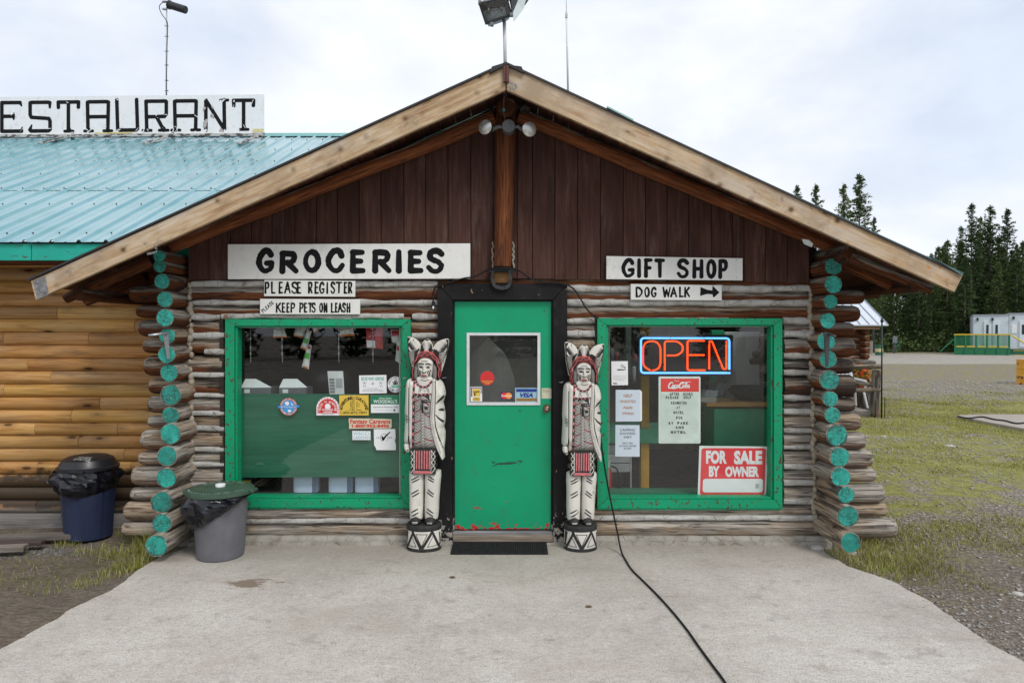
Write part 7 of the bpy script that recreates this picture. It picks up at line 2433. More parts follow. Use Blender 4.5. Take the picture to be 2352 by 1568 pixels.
put('shirt_cords', drape(S2, res=.0024, off=.0022), SPK, cast=False, smooth=False, recalc=False)
S_ = [[(347, 800, 2), (345, 1455, 2)], [(383, 800, 2), (381, 1455, 2)]]
for k in range(13):
	y = 1010 + k * 35
	S_.append([(354, y, 3), (376, y + 4, 3), (356, y + 18, 3), (377, y + 22, 3)])
for k in range(3):
	S_.append([(355, 802 + k * 16, 3), (384, 806 + k * 16, 3)])
put('shirt_strip', drape(S_, res=.0022, off=.0022), SWH, cast=False, smooth=False, recalc=False)
BD = [[(262, 600, 12), (256, 660, 13), (250, 800, 13), (246, 1000, 12), (242, 1200, 12), (236, 1455, 12)], [(272, 602, 12), (300, 652, 13), (345, 680, 13), (395, 684, 13), (440, 662, 13), (476, 610, 12)], [(262, 772, 12), (340, 778, 12), (458, 772, 12)]]
put('bead_string', drape(BD, off=.002), SBK, cast=False, smooth=False, recalc=False)
S_ = []
for k in range(10):
	y = 655 + k * 86
	x = 258 - 20 * (y - 600) / 860
	S_.append([(x, y, 10), (x - 1, y + 24, 10)])
for (a, b) in ((268, 610), (294, 640), (322, 664), (366, 680), (410, 674), (448, 645), (468, 612), (302, 774), (352, 776), (398, 776), (448, 772)):
	S_.append([(a - 3, b, 9.5), (a + 3, b, 9.5)])
put('beads', drape(S_, off=.0035), SPK, cast=False, smooth=False, recalc=False)
put('collar_lines', drape([[(330, 688, 2.5), (322, 720, 3), (312, 755, 2)], [(345, 690, 2), (338, 725, 3), (330, 755, 2)], [(414, 688, 2.5), (422, 720, 3), (432, 752, 2)], [(428, 684, 2), (438, 720, 3), (448, 750, 2)]], off=.0016), SBK, cast=False, smooth=False, recalc=False)
S_ = [[(186, 690, 3), (184, 900, 4), (180, 1150, 3), (180, 1395, 4)], [(142, 1030, 3), (155, 1048, 5), (184, 1052, 3)], [(138, 1062, 3), (150, 1078, 5), (184, 1080, 3)], [(140, 1095, 3), (152, 1102, 5), (184, 1098, 3)], [(146, 1128, 3), (180, 1126, 4)],
      [(532, 895, 3), (560, 860, 9), (622, 806, 14)], [(570, 968, 8), (590, 968, 12), (618, 974, 15)], [(528, 1030, 4), (560, 1070, 8), (618, 1118, 11)], [(522, 600, 3), (524, 760, 4), (514, 1060, 3.5), (526, 1180, 5), (566, 1320, 6), (616, 1470, 4)], [(186, 1455, 3), (190, 1300, 2)], [(476, 760, 2.5), (460, 900, 3), (452, 1080, 4), (476, 1240, 4), (522, 1420, 4), (590, 1570, 2.5)]]
for k in range(44):
	t = k / 43
	c = smooth_pts([(500, 620), (494, 900), (482, 1080), (520, 1290), (596, 1520)], False, 11)[min(k, 43)]
	S_.append([(c[0] - 15, c[1] + 8, 2.0), (c[0] + 8, c[1] - 4, 1.6)])
for (a, b, c, d) in ((218, 535, 303, 492), (226, 565, 314, 523), (432, 490, 500, 532), (426, 522, 494, 562), (220, 708, 304, 660), (228, 745, 312, 698), (424, 660, 494, 712), (412, 692, 488, 745), (216, 944, 296, 900), (224, 990, 300, 948), (414, 898, 488, 952), (404, 938, 486, 992)):
	S_.append([(a, b + Z4, 5.5), ((a + c) / 2, (b + d) / 2 + Z4, 7), (c, d + Z4, 5)])
S_.append([(160, 1478, 4), (172, 1480, 3), (168, 1490, 3)])
put('painted_lines', drape([[(a, b, c * 1.25) for a, b, c in s] for s in S_]), SBK, cast=False, smooth=False, recalc=False)
put('boot_lines', drape([[(232, 1056 + Z4, 3.5), (296, 1054 + Z4, 3.5)], [(230, 1070 + Z4, 3.5), (298, 1068 + Z4, 3.5)], [(418, 1062 + Z4, 3.5), (478, 1060 + Z4, 3.5)], [(416, 1076 + Z4, 3.5), (480, 1074 + Z4, 3.5)]]), SWH, cast=False, smooth=False, recalc=False)
put('bowl_rim', drape([[(350, 850, 8), (450, 846, 8)], [(348, 872, 8), (452, 870, 8)], [(412, 936, 14), (418, 944, 18)], [(392, 928, 5), (405, 955, 8)]], off=.003), SBK, cast=False, smooth=False, recalc=False)
put('apron_stripes', drape([[(x, 1486, 9), (x - 3, 1700, 8.5)] for x in (289, 321, 353, 386, 418, 450)] + [[(262, 1748, 20), (452, 1752, 20)]], off=.0018), SPK, cast=False, smooth=False, recalc=False)
S_ = []
for (xa, xb) in ((214, 260), (474, 520)):
	ys_ = [1478, 1550, 1625, 1700, 1758]
	for k in range(4):
		p, q_ = ((xa, xb) if k % 2 == 0 else (xb, xa))
		S_.append([(p, ys_[k], 4), (q_, ys_[k + 1], 4)])
		if k < 3:
			S_.append([(q_, ys_[k] + 6, 3), (p, ys_[k + 1] - 4, 3)])
S_ += [[(262, 1472, 3), (258, 1765, 3)], [(470, 1472, 3), (466, 1765, 3)]]
put('apron_zigzag', drape(S_, off=.0018), SWH, cast=False, smooth=False, recalc=False)
w = MB().tube([(SCX + .155, SCY + .05, 1.462), (SCX + .178, SCY + .03, 1.466), (SCX + .18, SCY + .12, 1.46)], .006, 6)
ob('tie_clip', w, GALV, st)
w = MB().tube([(SCX - .155, SCY + .05, 1.466), (SCX - .178, SCY + .03, 1.462), (SCX - .18, SCY + .12, 1.46)], .006, 6)
ob('tie_clip', w, GALV, st)
st2 = copy_tree(st)
st2.location = (.590, 5.862, 0)
st2.scale = (.95, 1, .975)
st2['label'] = 'slightly shorter carved figure in feather headdress, between the green door and right window'
st2.rotation_euler = (0, 0, .05)
# ================================================================== things seen through the windows
IY = YG + .03
mb = MB()
slab_px(mb, [(541, 905), (640, 904), (931, 905), (931, 1095), (541, 1096)], IY, .012)
FELT = make_board_mat('dark_green_stained_panel', (.010, .095, .055), (.014, .125, .07), (.02, .15, .085), (1.5, 30, 30), .8)
tag(ob('window_board', mb, FELT, recalc=True), 'wide dark green panel covering the lower half of the left window inside', 'board')
A, B = at(535, 1142, IY), at(935, 1136, IY)
ob('inner_sill', MB().box(A.x, B.x, IY, IY + .35, A.z, B.z), simple('dark_sill', (.05, .045, .04), .7), cabin)
A, B = at(1380, 1142, IY), at(1785, 1137, IY)
ob('inner_sill', MB().box(A.x, B.x, IY, IY + .30, A.z, B.z), simple('green_sill', (.02, .16, .085), .5), cabin)
JUG = simple('pale_blue_fluid_jug', (.60, .74, .92), .3, 0, .08, 3)
for k, (a, b, lb) in enumerate(((677, 733, 'leftmost of the three pale blue jugs on the left window sill'), (757, 812, 'middle one of the three pale blue jugs on the left window sill'), (817, 872, 'rightmost pale blue jug on the left window sill, near the figure'))):
	Yj = IY + .16
	c = at((a + b) / 2, 1138, Yj)
	w = (b - a) / 1568 * Yj / 2
	j = thing('fluid_jug', lb, 'jug', (c.x, Yj, c.z), 'blue jugs on the window sill')
	mb = MB()
	prof = [(0, .86), (.01, .97), (.03, 1), (.17, 1), (.20, .94), (.235, .6), (.25, .28), (.275, .26)]
	vs, fs = [], []
	seg = 24
	for h, r in prof:
		for q_ in range(seg):
			a_ = 2 * math.pi * (q_ + .5) / seg
			ca, sa = math.cos(a_), math.sin(a_)
			n_ = (abs(ca) ** 5 + abs(sa) ** 5) ** (-1 / 5)
			vs.append((c.x + w * r * n_ * ca, Yj + w * .62 * r * n_ * sa, c.z + h))
	for i in range(len(prof) - 1):
		for q_ in range(seg):
			q2 = (q_ + 1) % seg
			fs.append((i * seg + q_, i * seg + q2, (i + 1) * seg + q2, (i + 1) * seg + q_))
	fs += [tuple(range(seg))[::-1], tuple((len(prof) - 1) * seg + q_ for q_ in range(seg))]
	ob('bottle', mb.add(vs, fs), JUG, j, smooth=35)
	mb = MB().box(c.x + w * .62, c.x + w * .97, Yj - w * .64, Yj - w * .60, c.z + .035, c.z + .21)
	ob('label_strip', mb, simple('navy_jug_label', (.12, .18, .30), .5), j)
c = at(566, 1138, IY + .12)
j = thing('oil_bottle', 'dark bottle with a yellow label low in the left window corner', 'bottle', tuple(c))
ob('bottle', MB().bevbox(c.x - .06, c.x + .06, c.y - .04, c.y + .04, c.z, c.z + .20, .012), simple('dark_blue_bottle', (.02, .03, .05), .4), j)
ob('label_strip', MB().box(c.x - .045, c.x + .055, c.y - .0425, c.y - .041, c.z + .10, c.z + .15), YELS, j)
BXD = simple('dark_printed_carton', (.10, .11, .12), .5, 0, .2)
LIDW = simple('white_carton_lid', (.60, .66, .66), .5, 0, .04)
for (x0, x1, xm, lab) in ((553, 622, 583, 'small dark carton with a white sloping lid, left end of the green panel'), (641, 704, 679, 'second dark carton with white sloping lid, right of the first on the panel edge')):
	Yb0 = IY + .05
	a, b, m = at(x0, 905, Yb0), at(x1, 905, Yb0), at(xm, 905, Yb0)
	hh = at(x0, 890, Yb0).z - a.z
	j = thing('carton', lab, 'box', tuple(a))
	ob('box_body', MB().box(a.x, b.x, Yb0, Yb0 + .20, a.z - .02, a.z + hh), BXD, j)
	p0, p1, p2, p3 = Vector((a.x, Yb0 - .002, a.z + hh)), Vector((m.x, Yb0 - .002, a.z + hh)), Vector((m.x - .01, Yb0 + .08, a.z + hh + .075)), Vector((a.x + .012, Yb0 + .08, a.z + hh + .075))
	mb = MB().add([p0, p1, p2, p3, (b.x, Yb0 + .03, a.z + hh - .0)], [(0, 1, 2, 3), (1, 4, 2)])
	ob('lid_flap', mb, LIDW, j)
	q0 = at(x0 + 8, 903, Yb0 - .003)
	ob('price_label', MB().box(q0.x, q0.x + .05, Yb0 - .004, Yb0 - .002, a.z + .01, a.z + .045), LIDW, j)
o = card('hang_card', 'tall white instruction card standing on the green panel edge', 'card', [(752, 852), (788, 852), (791, 905), (757, 905)], simple('dim_white_card', (.56, .60, .60), .5), IY - .004, .002)
mb = MB()
for k in range(5):
	rect(mb, 756 + k * .4, 768 + k * .4, 869 + k * 7, 874.5 + k * 7, IY - .005)
for k in range(14):
	rect(mb, 771, 787, 869 + k * 1.6, 869.7 + k * 1.6, IY - .005)
ob('print', mb, GREYP, o)
for x, lb in ((575, 'farthest left metal clip strip, alone above the small carton'), (647.5, 'metal clip strip hanging in front of the leftmost pale snack bag'), (777.5, 'metal clip strip beside the wide pale bag at the window middle'), (856, 'metal clip strip hanging in front of the shiny red bag'), (923, 'metal clip strip at the right edge of the left window')):
	mb = MB().tube([at(x, 745, IY + .02), at(x + 1, 832, IY + .02)], .0028, 5)
	for y in (778, 797, 812):
		p = at(x + .6, y, IY + .018)
		mb.box(p.x - .005, p.x + .005, p.y - .004, p.y + .004, p.z - .013, p.z + .013)
	tag(ob('clip_strip', mb, simple('thin_grey_strip', (.30, .31, .32), .4, .3)), lb, 'clip strip', 'clip strips in the left window')
BAGW = simple('glossy_white_bag', (.58, .62, .60), .28, 0, .12, 8)
BAGR = simple('glossy_red_bag', (.42, .02, .03), .3, 0, .15, 8)
BAGG = simple('green_bag_print', (.07, .32, .06), .35, 0, .1)
BAGO = simple('orange_bag_print', (.55, .16, .03), .4, 0, .2)
def bag(lab, quad_px, mat, Y, bands=(), fat=.022):
	"""a sealed snack bag: pillowed quad with crimped ends"""
	A, B, C, D_ = [at(a, b, Y) for a, b in quad_px]     # top-left, top-right, bottom-right, bottom-left
	mb = MB()
	nu, nv = 8, 12
	def P(u, v):
		p = (A * (1 - u) + B * u) * (1 - v) + (D_ * (1 - u) + C * u) * v
		e = max(0, math.sin(math.pi * u)) ** .5 * max(0, math.sin(math.pi * v)) ** .6
		return p, e
	for s in (-1, 1):
		vs = []
		for j in range(nv + 1):
			for i in range(nu + 1):
				p, e = P(i / nu, j / nv)
				vs.append((p.x, p.y + s * (fat * e + .0006) * (1 + .3 * mnoise.noise(p * 22)), p.z))
		fs = [(j * (nu + 1) + i, j * (nu + 1) + i + 1, (j + 1) * (nu + 1) + i + 1, (j + 1) * (nu + 1) + i) for j in range(nv) for i in range(nu)]
		mb.add(vs, fs)
	o = tag(ob('snack_bag', mb, mat, smooth=True), lab, 'snack bag', 'snack bags hanging in the left window')
	for (u0, u1, v0, v1, m) in bands:
		mb = MB()
		vs = []
		for j in range(5):
			for i in range(5):
				p, e = P(u0 + (u1 - u0) * i / 4, v0 + (v1 - v0) * j / 4)
				vs.append((p.x, p.y - (fat * e * 1.18 + .0022), p.z))
		ob('print', mb.add(vs, [(j * 5 + i, j * 5 + i + 1, (j + 1) * 5 + i + 1, (j + 1) * 5 + i) for j in range(4) for i in range(4)]), m, o, smooth=True)
	return o
YB = IY + .06
bag('white and green bag hanging tilted, upper one of the long hanging pair', [(706, 756), (716, 760), (704, 806), (690, 799)], BAGW, YB, [(.1, .9, .42, .66, BAGG), (.2, .8, 0.0, .1, BAGO), (.1, .9, .9, 1, BAGO)])
bag('white and green bag hanging lowest, below the other long white bag', [(706, 790), (716, 793), (709, 848), (693, 843)], BAGW, YB + .02, [(.1, .9, .34, .58, BAGG), (.1, .9, .92, 1, BAGO), (.3, .9, .05, .18, BAGR)])
bag('pale bag with an orange lower seam, leftmost at the top of the window', [(627, 748), (650, 748), (660, 775), (628, 776)], BAGW, YB, [(0, 1, .88, 1, BAGO)])
bag('pale bag with orange seam just left of the long hanging pair', [(680, 748), (704, 748), (698, 775), (674, 772)], BAGW, YB + .03, [(0, 1, .88, 1, BAGO)])
bag('pale bag with yellow seam tucked under the frame right of the pair', [(716, 748), (737, 748), (733, 756), (722, 767)], BAGW, YB + .03, [(0, 1, .8, 1, BAGO)])
bag('wide pale bag with orange lower seam at the middle top of the window', [(780, 748), (808, 748), (815, 771), (779, 773)], BAGW, YB, [(0, 1, .82, 1, BAGO)])
bag('shiny red bag with a white label hanging near the right of the window', [(840, 748), (880, 748), (880, 801), (842, 798)], BAGR, YB, [(.03, .55, .66, .98, WHITES)])
bag('small pale bag with red print at the top right corner of the window', [(897, 756), (922, 756), (918, 790), (900, 786)], BAGW, YB, [(.1, .9, .12, .5, BAGR)])
bag('pale bag hanging lowest at the right edge behind the feathers', [(912, 778), (927, 779), (925, 838), (908, 828)], BAGW, YB, [(.1, .9, .3, .5, BAGR)])
c = at(765, 852, 6.9)
o = tag(ob('dark_bin', MB().lathe([(.42, -.62), (.44, -.1), (.43, 0), (.38, .06), (.2, .10), (.001, .11)], (c.x, 7.1, c.z), 32), simple('near_black_plastic', (.012, .012, .013), .35), smooth=35), 'large dark rounded container standing behind the left window boxes', 'container')
mb = MB()
cc_ = at(1122, 860, 6.62)
vs, fs = [], []
NU, NV = 22, 18
for j in range(NV + 1):
	for i in range(NU + 1):
		u, v = i / NU, j / NV
		ww = .10 + .16 * min(1, v * 2.4) ** .6
		x = cc_.x + (u - .5) * 2 * ww
		z = cc_.z + .36 - .95 * v - .10 * abs(u - .5) * 2 * (1 - v) ** 2
		y = 6.62 - .05 * math.cos((u - .5) * math.pi) + .025 * mnoise.noise(Vector((x * 9, z * 3, 2)))
		vs.append((x, y, z))
fs = [(j * (NU + 1) + i, j * (NU + 1) + i + 1, (j + 1) * (NU + 1) + i + 1, (j + 1) * (NU + 1) + i) for j in range(NV) for i in range(NU)]
tag(ob('hanging_coat', mb.add(vs, fs), simple('pale_grey_cloth', (.48, .46, .41), .8, 0, .1), smooth=True), 'pale coat hanging inside behind the door glass', 'coat')
YLW = simple('mustard_post_paint', (.62, .34, .03), .5, 0, .15)
a, b = at(1472, 992, 6.75), at(1492, 748, 6.75)
tag(ob('interior_post', MB().bevbox(a.x, b.x, 6.75, 6.84, .09, 2.40, .004), YLW), 'mustard yellow post standing inside behind the neon sign', 'post')
a, b = at(1436, 900, 7.3), at(1450, 748, 7.3)
tag(ob('interior_post', MB().bevbox(a.x, b.x, 7.3, 7.38, .09, 2.40, .004), simple('grey_green_post_paint', (.14, .17, .15), .6)), 'grey green post standing deep inside left of the mustard one', 'post')
cn = thing('shop_counter', 'green shop counter with a yellow wood top inside the right window', 'counter', (1.65, 7.6, .09))
INGREEN = simple('interior_green_paint', (.02, .34, .17), .5, 0, .12)
a, b = at(1640, 1100, 6.66), at(1782, 938, 6.66)
ob('front_panel', MB().bevbox(a.x, b.x, 6.66, 7.08, .09, b.z, .004), INGREEN, cn)
a2 = at(1623, 934, 6.6)
b2 = at(1785, 924, 6.6)
ob('top', MB().bevbox(a2.x, b2.x, 6.6, 7.1, a2.z, b2.z, .004), YELLOWOOD, cn, color=(1, .85, .7))
c = at(1722, 926, 6.8)
BOWLM = simple('dark_green_enamel', (.02, .03, .027), .3, .2)
tag(ob('large_bowl', MB().lathe([(.08, 0), (.13, .015), (.18, .06), (.205, .12), (.21, .135), (.20, .135), (.17, .07), (.001, .02)], (c.x + .01, 6.86, b2.z + .001), 36), BOWLM, smooth=40), 'large dark shallow bowl resting on the shop counter', 'bowl')
bs = thing('brochure_stand', 'clear stepped brochure stand on the counter left of the dark bowl', 'stand', tuple(at(1640, 926, 6.66)))
CLR = make_glass('clear_acrylic', (.86, .9, .88), .8, 1.5)
for k in range(3):
	a = at(1608 + k * 17, 922 - k * 18, 6.63 + k * .05)
	ob('pocket', MB().prism([a, a + Vector((.155, .0, -.02)), a + Vector((.185, .03, .10)), a + Vector((.03, .03, .12))], (0, .004, 0)), CLR if k == 0 else BXD, bs, recalc=True)
ob('side_panel', MB().prism([at(1606, 922, 6.63), at(1606, 892, 6.63), at(1690, 850, 6.78), at(1690, 924, 6.78)], (.003, 0, 0)), CLR, bs, recalc=True)
a, b = at(1664, 940, 7.2), at(1745, 762, 7.2)
wd = thing('interior_door', 'pale grey interior door standing in a green frame behind the counter', 'door', (a.x, 7.2, .09))
ob('door_panel', MB().bevbox(a.x, b.x, 7.2, 7.24, .1, b.z, .004), simple('pale_grey_door_paint', (.74, .76, .76), .5, 0, .04), wd)
a3, b3 = at(1634, 940, 7.18), at(1663, 758, 7.18)
ob('jamb', MB().bevbox(a3.x, b3.x, 7.18, 7.25, .09, b3.z, .004), INGREEN, wd)
ob('notice', MB().box(at(1690, 810, 7.19).x, at(1712, 810, 7.19).x, 7.19, 7.197, at(0, 805, 7.19).z, at(0, 775, 7.19).z), BAGW, wd)
for k, (px, py) in enumerate(((1748, 812), (1741, 828))):
	c = at(px, py, 6.95)
	mb = MB().tube([c + Vector((.05, 0, .14)), c + Vector((.04, 0, .05)), c + Vector((.0, 0, .0)), c + Vector((-.08, 0, -.01))], [.05, .05, .045, .03], 10)
	tag(ob('brown_boot', mb, simple('brown_leather', (.07, .03, .018), .5), smooth=True), ('upper' if k == 0 else 'lower') + ' brown boot hanging at the right inside the right window', 'boot', 'hanging boots')
ds = thing('white_drawers', 'low white slatted drawers inside the lower left of the right window', 'drawers', tuple(at(1418, 1085, 6.8)))
for k in range(3):
	a, b = at(1376, 1040.5 + k * 21.5, 6.8), at(1447, 1021 + k * 21.5, 6.8)
	ob('drawer', MB().bevbox(a.x, b.x, 6.79, 7.1, a.z, b.z, .004), simple('off_white_laminate', (.70, .71, .70), .5), ds)
a, b = at(1447.5, 1090, 6.78), at(1451, 1020, 6.78)
ob('side', MB().bevbox(a.x, b.x, 6.78, 7.12, .09, b.z, .002), MATS['off_white_laminate'], ds)
a, b = at(1372, 1018, 6.7), at(1560, 985, 6.7)
tag(ob('green_bench', MB().bevbox(a.x, b.x, 6.7, 7.2, a.z, b.z, .004), INGREEN), 'long dark green bench ledge above the white drawers inside', 'bench')
c = at(1392, 1130, 6.45)
fx = thing('fire_extinguisher', 'red fire extinguisher in the lower left corner of the right window', 'fire extinguisher', tuple(c))
ob('cylinder', MB().lathe([(.05, 0), (.055, .01), (.055, .20), (.03, .25), (.02, .27)], c, 20), simple('extinguisher_red', (.45, .02, .02), .3), fx, smooth=40, recalc=True)
ob('hose', MB().tube(smooth_pts([tuple(c + Vector((.02, -.02, .26))), tuple(c + Vector((.10, -.04, .22))), tuple(c + Vector((.12, -.04, .05))), tuple(c + Vector((.09, -.02, -.02)))], False, 5), .008, 6), RUBBER, fx, smooth=True)
ob('gauge', MB().box(c.x - .02, c.x + .03, c.y - .06, c.y - .04, c.z + .25, c.z + .31), LIDW, fx)
mb = MB()
for k in range(26):
	x = .75 + .042 * k
	mb.box(x, x + .03, 9.6, 9.66, 2.02 + .04 * math.sin(k), 2.36)
o = tag(ob('hanging_goods', mb, simple('dull_yellow_goods', (.22, .15, .04), .7)), 'row of dull yellow goods hanging high at the back of the shop', 'goods')
o['kind'] = 'stuff'
sh = thing('shop_shelf', 'cluttered dark shelf of goods inside the left part of the right window', 'shelf', (.95, 7.2, .09))
ob('board', MB().box(.88, 1.35, 7.25, 7.6, 1.30, 1.33), OLDWOOD, sh, color=(.3, .3, .3))
rg = random.Random(9)
for k in range(16):
	x, z = .90 + .06 * (k % 8), 1.335 if k < 8 else 1.55
	c_ = rg.choice([GREYP, BXD, simple('dim_tin', (.2, .22, .22), .35, .6), MATS['dull_pink_print'], MATS['dim_white_card']])
	h = rg.uniform(.06, .17)
	ob('item', MB().lathe([(.022, 0), (.024, .004), (.024, h - .01), (.016, h)], (x, 7.3 + rg.uniform(0, .1), z), 10), c_, sh, smooth=40)
# ================================================================== ground, slab
def sstep(a, b, x):
	t = min(1, max(0, (x - a) / (b - a)))
	return t * t * (3 - 2 * t)
def gh(x, y):
	"""height of the yard surface"""
	n = mnoise.noise(Vector((x * .9, y * .9, 0))) * .012 + mnoise.noise(Vector((x * .17, y * .17, 5))) * .05 * sstep(5, 20, abs(y - 5) + abs(x))
	left = sstep(-2.6, -3.6, x) * sstep(4.2, 5.6, y)
	return -.035 - .045 * left + n * (1 - .3 * left)
gxs = np.unique(np.concatenate([np.linspace(-600, -30, 12), np.linspace(-30, -9, 14), np.linspace(-9, 12, 130), np.linspace(12, 60, 60), np.linspace(60, 600, 14)]))
gys = np.unique(np.concatenate([np.linspace(-400, -30, 10), np.linspace(-30, -1, 14), np.linspace(-1, 15, 110), np.linspace(15, 80, 80), np.linspace(80, 900, 14)]))
vs = [(x, y, gh(x, y)) for y in gys for x in gxs]
nx_ = len(gxs)
fs = [(j * nx_ + i, j * nx_ + i + 1, (j + 1) * nx_ + i + 1, (j + 1) * nx_ + i) for j in range(len(gys) - 1) for i in range(nx_ - 1)]
g0 = MB()
g0.v, g0.f = vs, fs
tag(ob('ground', g0, GROUND, smooth=True, M=Matrix.Identity(4)), kind='structure')
redge = [(1896, 1268), (1928, 1286), (1947, 1300), (2007, 1319), (2060, 1338), (2120, 1372), (2203, 1428), (2271, 1474), (2351, 1519), (2450, 1590), (2560, 1700)]
ledge = [(-500, 1720), (-200, 1580), (0, 1490), (60, 1462), (94, 1437), (126, 1421), (164, 1397), (211, 1374), (255, 1354), (310, 1313), (346, 1292), (372, 1276)]
pl = [(p.x, p.y) for p in (gr(*q_) for q_ in redge)] + [(3.2, 1.4), (3.0, -2.0), (-3.2, -2.0), (-3.4, 1.6)] + [(p.x, p.y) for p in (gr(*q_) for q_ in ledge)] + [(-2.74, 6.02), (2.70, 6.02)]
den = []
for i in range(len(pl)):
	a, b = Vector(pl[i]), Vector(pl[(i + 1) % len(pl)])
	n = max(1, int((b - a).length / .035))
	for k in range(n):
		p = a + (b - a) * k / n
		if p.y < 6.0:
			w = .022 * mnoise.noise(Vector((p.x * 4, p.y * 4, 1))) + .012 * mnoise.noise(Vector((p.x * 17, p.y * 17, 2)))
			nrm_ = Vector((-(b - a).y, (b - a).x)).normalized()
			p = p + nrm_ * w
		den.append((p.x, p.y))
SLAB = den
mb = MB().add([(x, y, 0) for x, y in den] + [(x + .0, y, -.09) for x, y in den], [tuple(range(len(den)))] + [(i, i + len(den), (i + 1) % len(den) + len(den), (i + 1) % len(den)) for i in range(len(den))])
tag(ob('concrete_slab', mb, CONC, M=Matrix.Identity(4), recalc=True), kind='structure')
pad = [gr(2198, 955, -.02), gr(2270, 953, -.02), gr(2420, 953, -.02), gr(2600, 1000, -.02), gr(2480, 1010, -.02), gr(2330, 982, -.02), gr(2275, 972, -.02), gr(2225, 962, -.02)]
mb = MB().prism([(p.x, p.y, .0) for p in pad], (0, 0, -.08))
tag(ob('concrete_pad', mb, CONC, M=Matrix.Identity(4), recalc=True), kind='structure')
hp = smooth_pts([tuple(gr(a, b, .015)) for a, b in ((2200, 956), (2225, 960), (2255, 957), (2285, 963), (2310, 966), (2335, 972), (2370, 970), (2450, 975))], False, 5)
tag(ob('garden_hose', MB().tube(hp, .018, 6), RUBBER, smooth=True), 'thin dark hose lying across the far concrete pad in the grass', 'hose')
PS = np.array(SLAB)
def in_poly(x, y, P):
	ins = np.zeros(len(x), bool)
	n = len(P)
	for i in range(n):
		ax, ay = P[i]
		bx, by = P[(i + 1) % n]
		c = (ay > y) != (by > y)
		ins ^= c & (x < (bx - ax) * (y - ay) / (by - ay + 1e-12) + ax)
	return ins
NR = np.random.RandomState(5)
def mesh_np(name, V, F, mat, kind='stuff', label=None, smooth=False):
	"""V (n,3), F (m,3) triangles"""
	me = bpy.data.meshes.new(name)
	me.vertices.add(len(V))
	me.vertices.foreach_set('co', V.astype(np.float32).ravel())
	me.loops.add(F.size)
	me.loops.foreach_set('vertex_index', F.astype(np.int32).ravel())
	me.polygons.add(len(F))
	me.polygons.foreach_set('loop_start', np.arange(0, F.size, 3, dtype=np.int32))
	me.polygons.foreach_set('loop_total', np.full(len(F), 3, dtype=np.int32))
	me.update(calc_edges=True)
	me.validate()
	me.materials.append(mat)
	o = bpy.data.objects.new(name, me)
	COL.objects.link(o)
	WM[o.name] = Matrix.Identity(4)
	if kind:
		o['kind'] = kind
	if label:
		o['label'] = label
	return o
def blades(name, X, Y, Hh, W, mat, label, lean=.6):
	n = len(X)
	Zg = np.array([gh(a, b) for a, b in zip(X, Y)])
	th = NR.uniform(0, 2 * np.pi, n)
	ld = NR.uniform(0, 2 * np.pi, n)
	ln = NR.uniform(.1, lean, n) * Hh
	dx, dy = np.cos(th) * W / 2, np.sin(th) * W / 2
	lx_, ly_ = np.cos(ld) * ln, np.sin(ld) * ln
	hz = np.sqrt(np.clip(Hh ** 2 - ln ** 2 * .6, 0, None))
	V = np.zeros((n, 5, 3))
	V[:, 0] = np.stack([X - dx, Y - dy, Zg - .004], 1)
	V[:, 1] = np.stack([X + dx, Y + dy, Zg - .004], 1)
	V[:, 2] = np.stack([X - dx * .8 + lx_ * .35, Y - dy * .8 + ly_ * .35, Zg + hz * .6], 1)
	V[:, 3] = np.stack([X + dx * .8 + lx_ * .35, Y + dy * .8 + ly_ * .35, Zg + hz * .6], 1)
	V[:, 4] = np.stack([X + lx_, Y + ly_, Zg + hz * .96], 1)
	b = np.arange(n)[:, None] * 5
	F = np.concatenate([b + np.array([[0, 1, 3]]), b + np.array([[0, 3, 2]]), b + np.array([[2, 3, 4]])])
	return mesh_np(name, V.reshape(-1, 3), F, mat, 'stuff', label)
GRASS1 = make_leaf_mat('green_grass_blades', (.12, .135, .022), (.235, .25, .045), (.38, .36, .10))
GRASS2 = make_leaf_mat('dry_grass_blades', (.26, .22, .10), (.40, .35, .17), (.52, .46, .27))
def fN(X, Y, s, o=0.0):
	return np.array([mnoise.noise(Vector((a * s, b * s, o))) for a, b in zip(X, Y)])
n = 150000
yy = 4.3 + (NR.rand(n) ** 1.55) * 19.5
xx = yy * (.36 + NR.rand(n) * .50)
m = (xx > 1.9) & ~((yy > 5.9) & (xx < 2.95)) & ~in_poly(xx, yy, PS)
xx, yy = xx[m], yy[m]
f1 = fN(xx, yy, .55, 2) + .6 * fN(xx, yy, 1.9, 4)
thr = np.interp(yy, [4.3, 5.2, 6.4, 9, 14, 18, 20, 24], [.62, .42, .26, .16, -.22, -.25, .25, .5])
thr += np.where((xx - 2.9 > 0) & (yy < 9), np.clip((xx - 4.2) * .12, -.15, .3), 0)
edge = (xx < 3.6) & (yy > 4.6) & (yy < 6.6)
thr = np.where(edge, -.05, thr)
m = f1 + NR.normal(0, .16, len(xx)) > thr
xx, yy, f1 = xx[m], yy[m], f1[m]
Hh = (.014 + .030 * NR.rand(len(xx)) ** 1.6) * (1 + .35 * np.clip(f1, -1, 1)) * np.interp(yy, [4, 9, 22], [1.0, 1.0, 1.25])
W = np.interp(yy, [4, 8, 14, 24], [.0042, .006, .010, .016])
dry = NR.rand(len(xx)) < (.38 - .25 * np.clip(f1, -.5, 1))
blades('grass', xx[~dry], yy[~dry], Hh[~dry], W[~dry], GRASS1, 'short green grass over the yard to the right', 1.0)
blades('dry_grass', xx[dry], yy[dry], Hh[dry] * .9, W[dry], GRASS2, 'dry straw blades among the yard grass', 1.4)
P = []
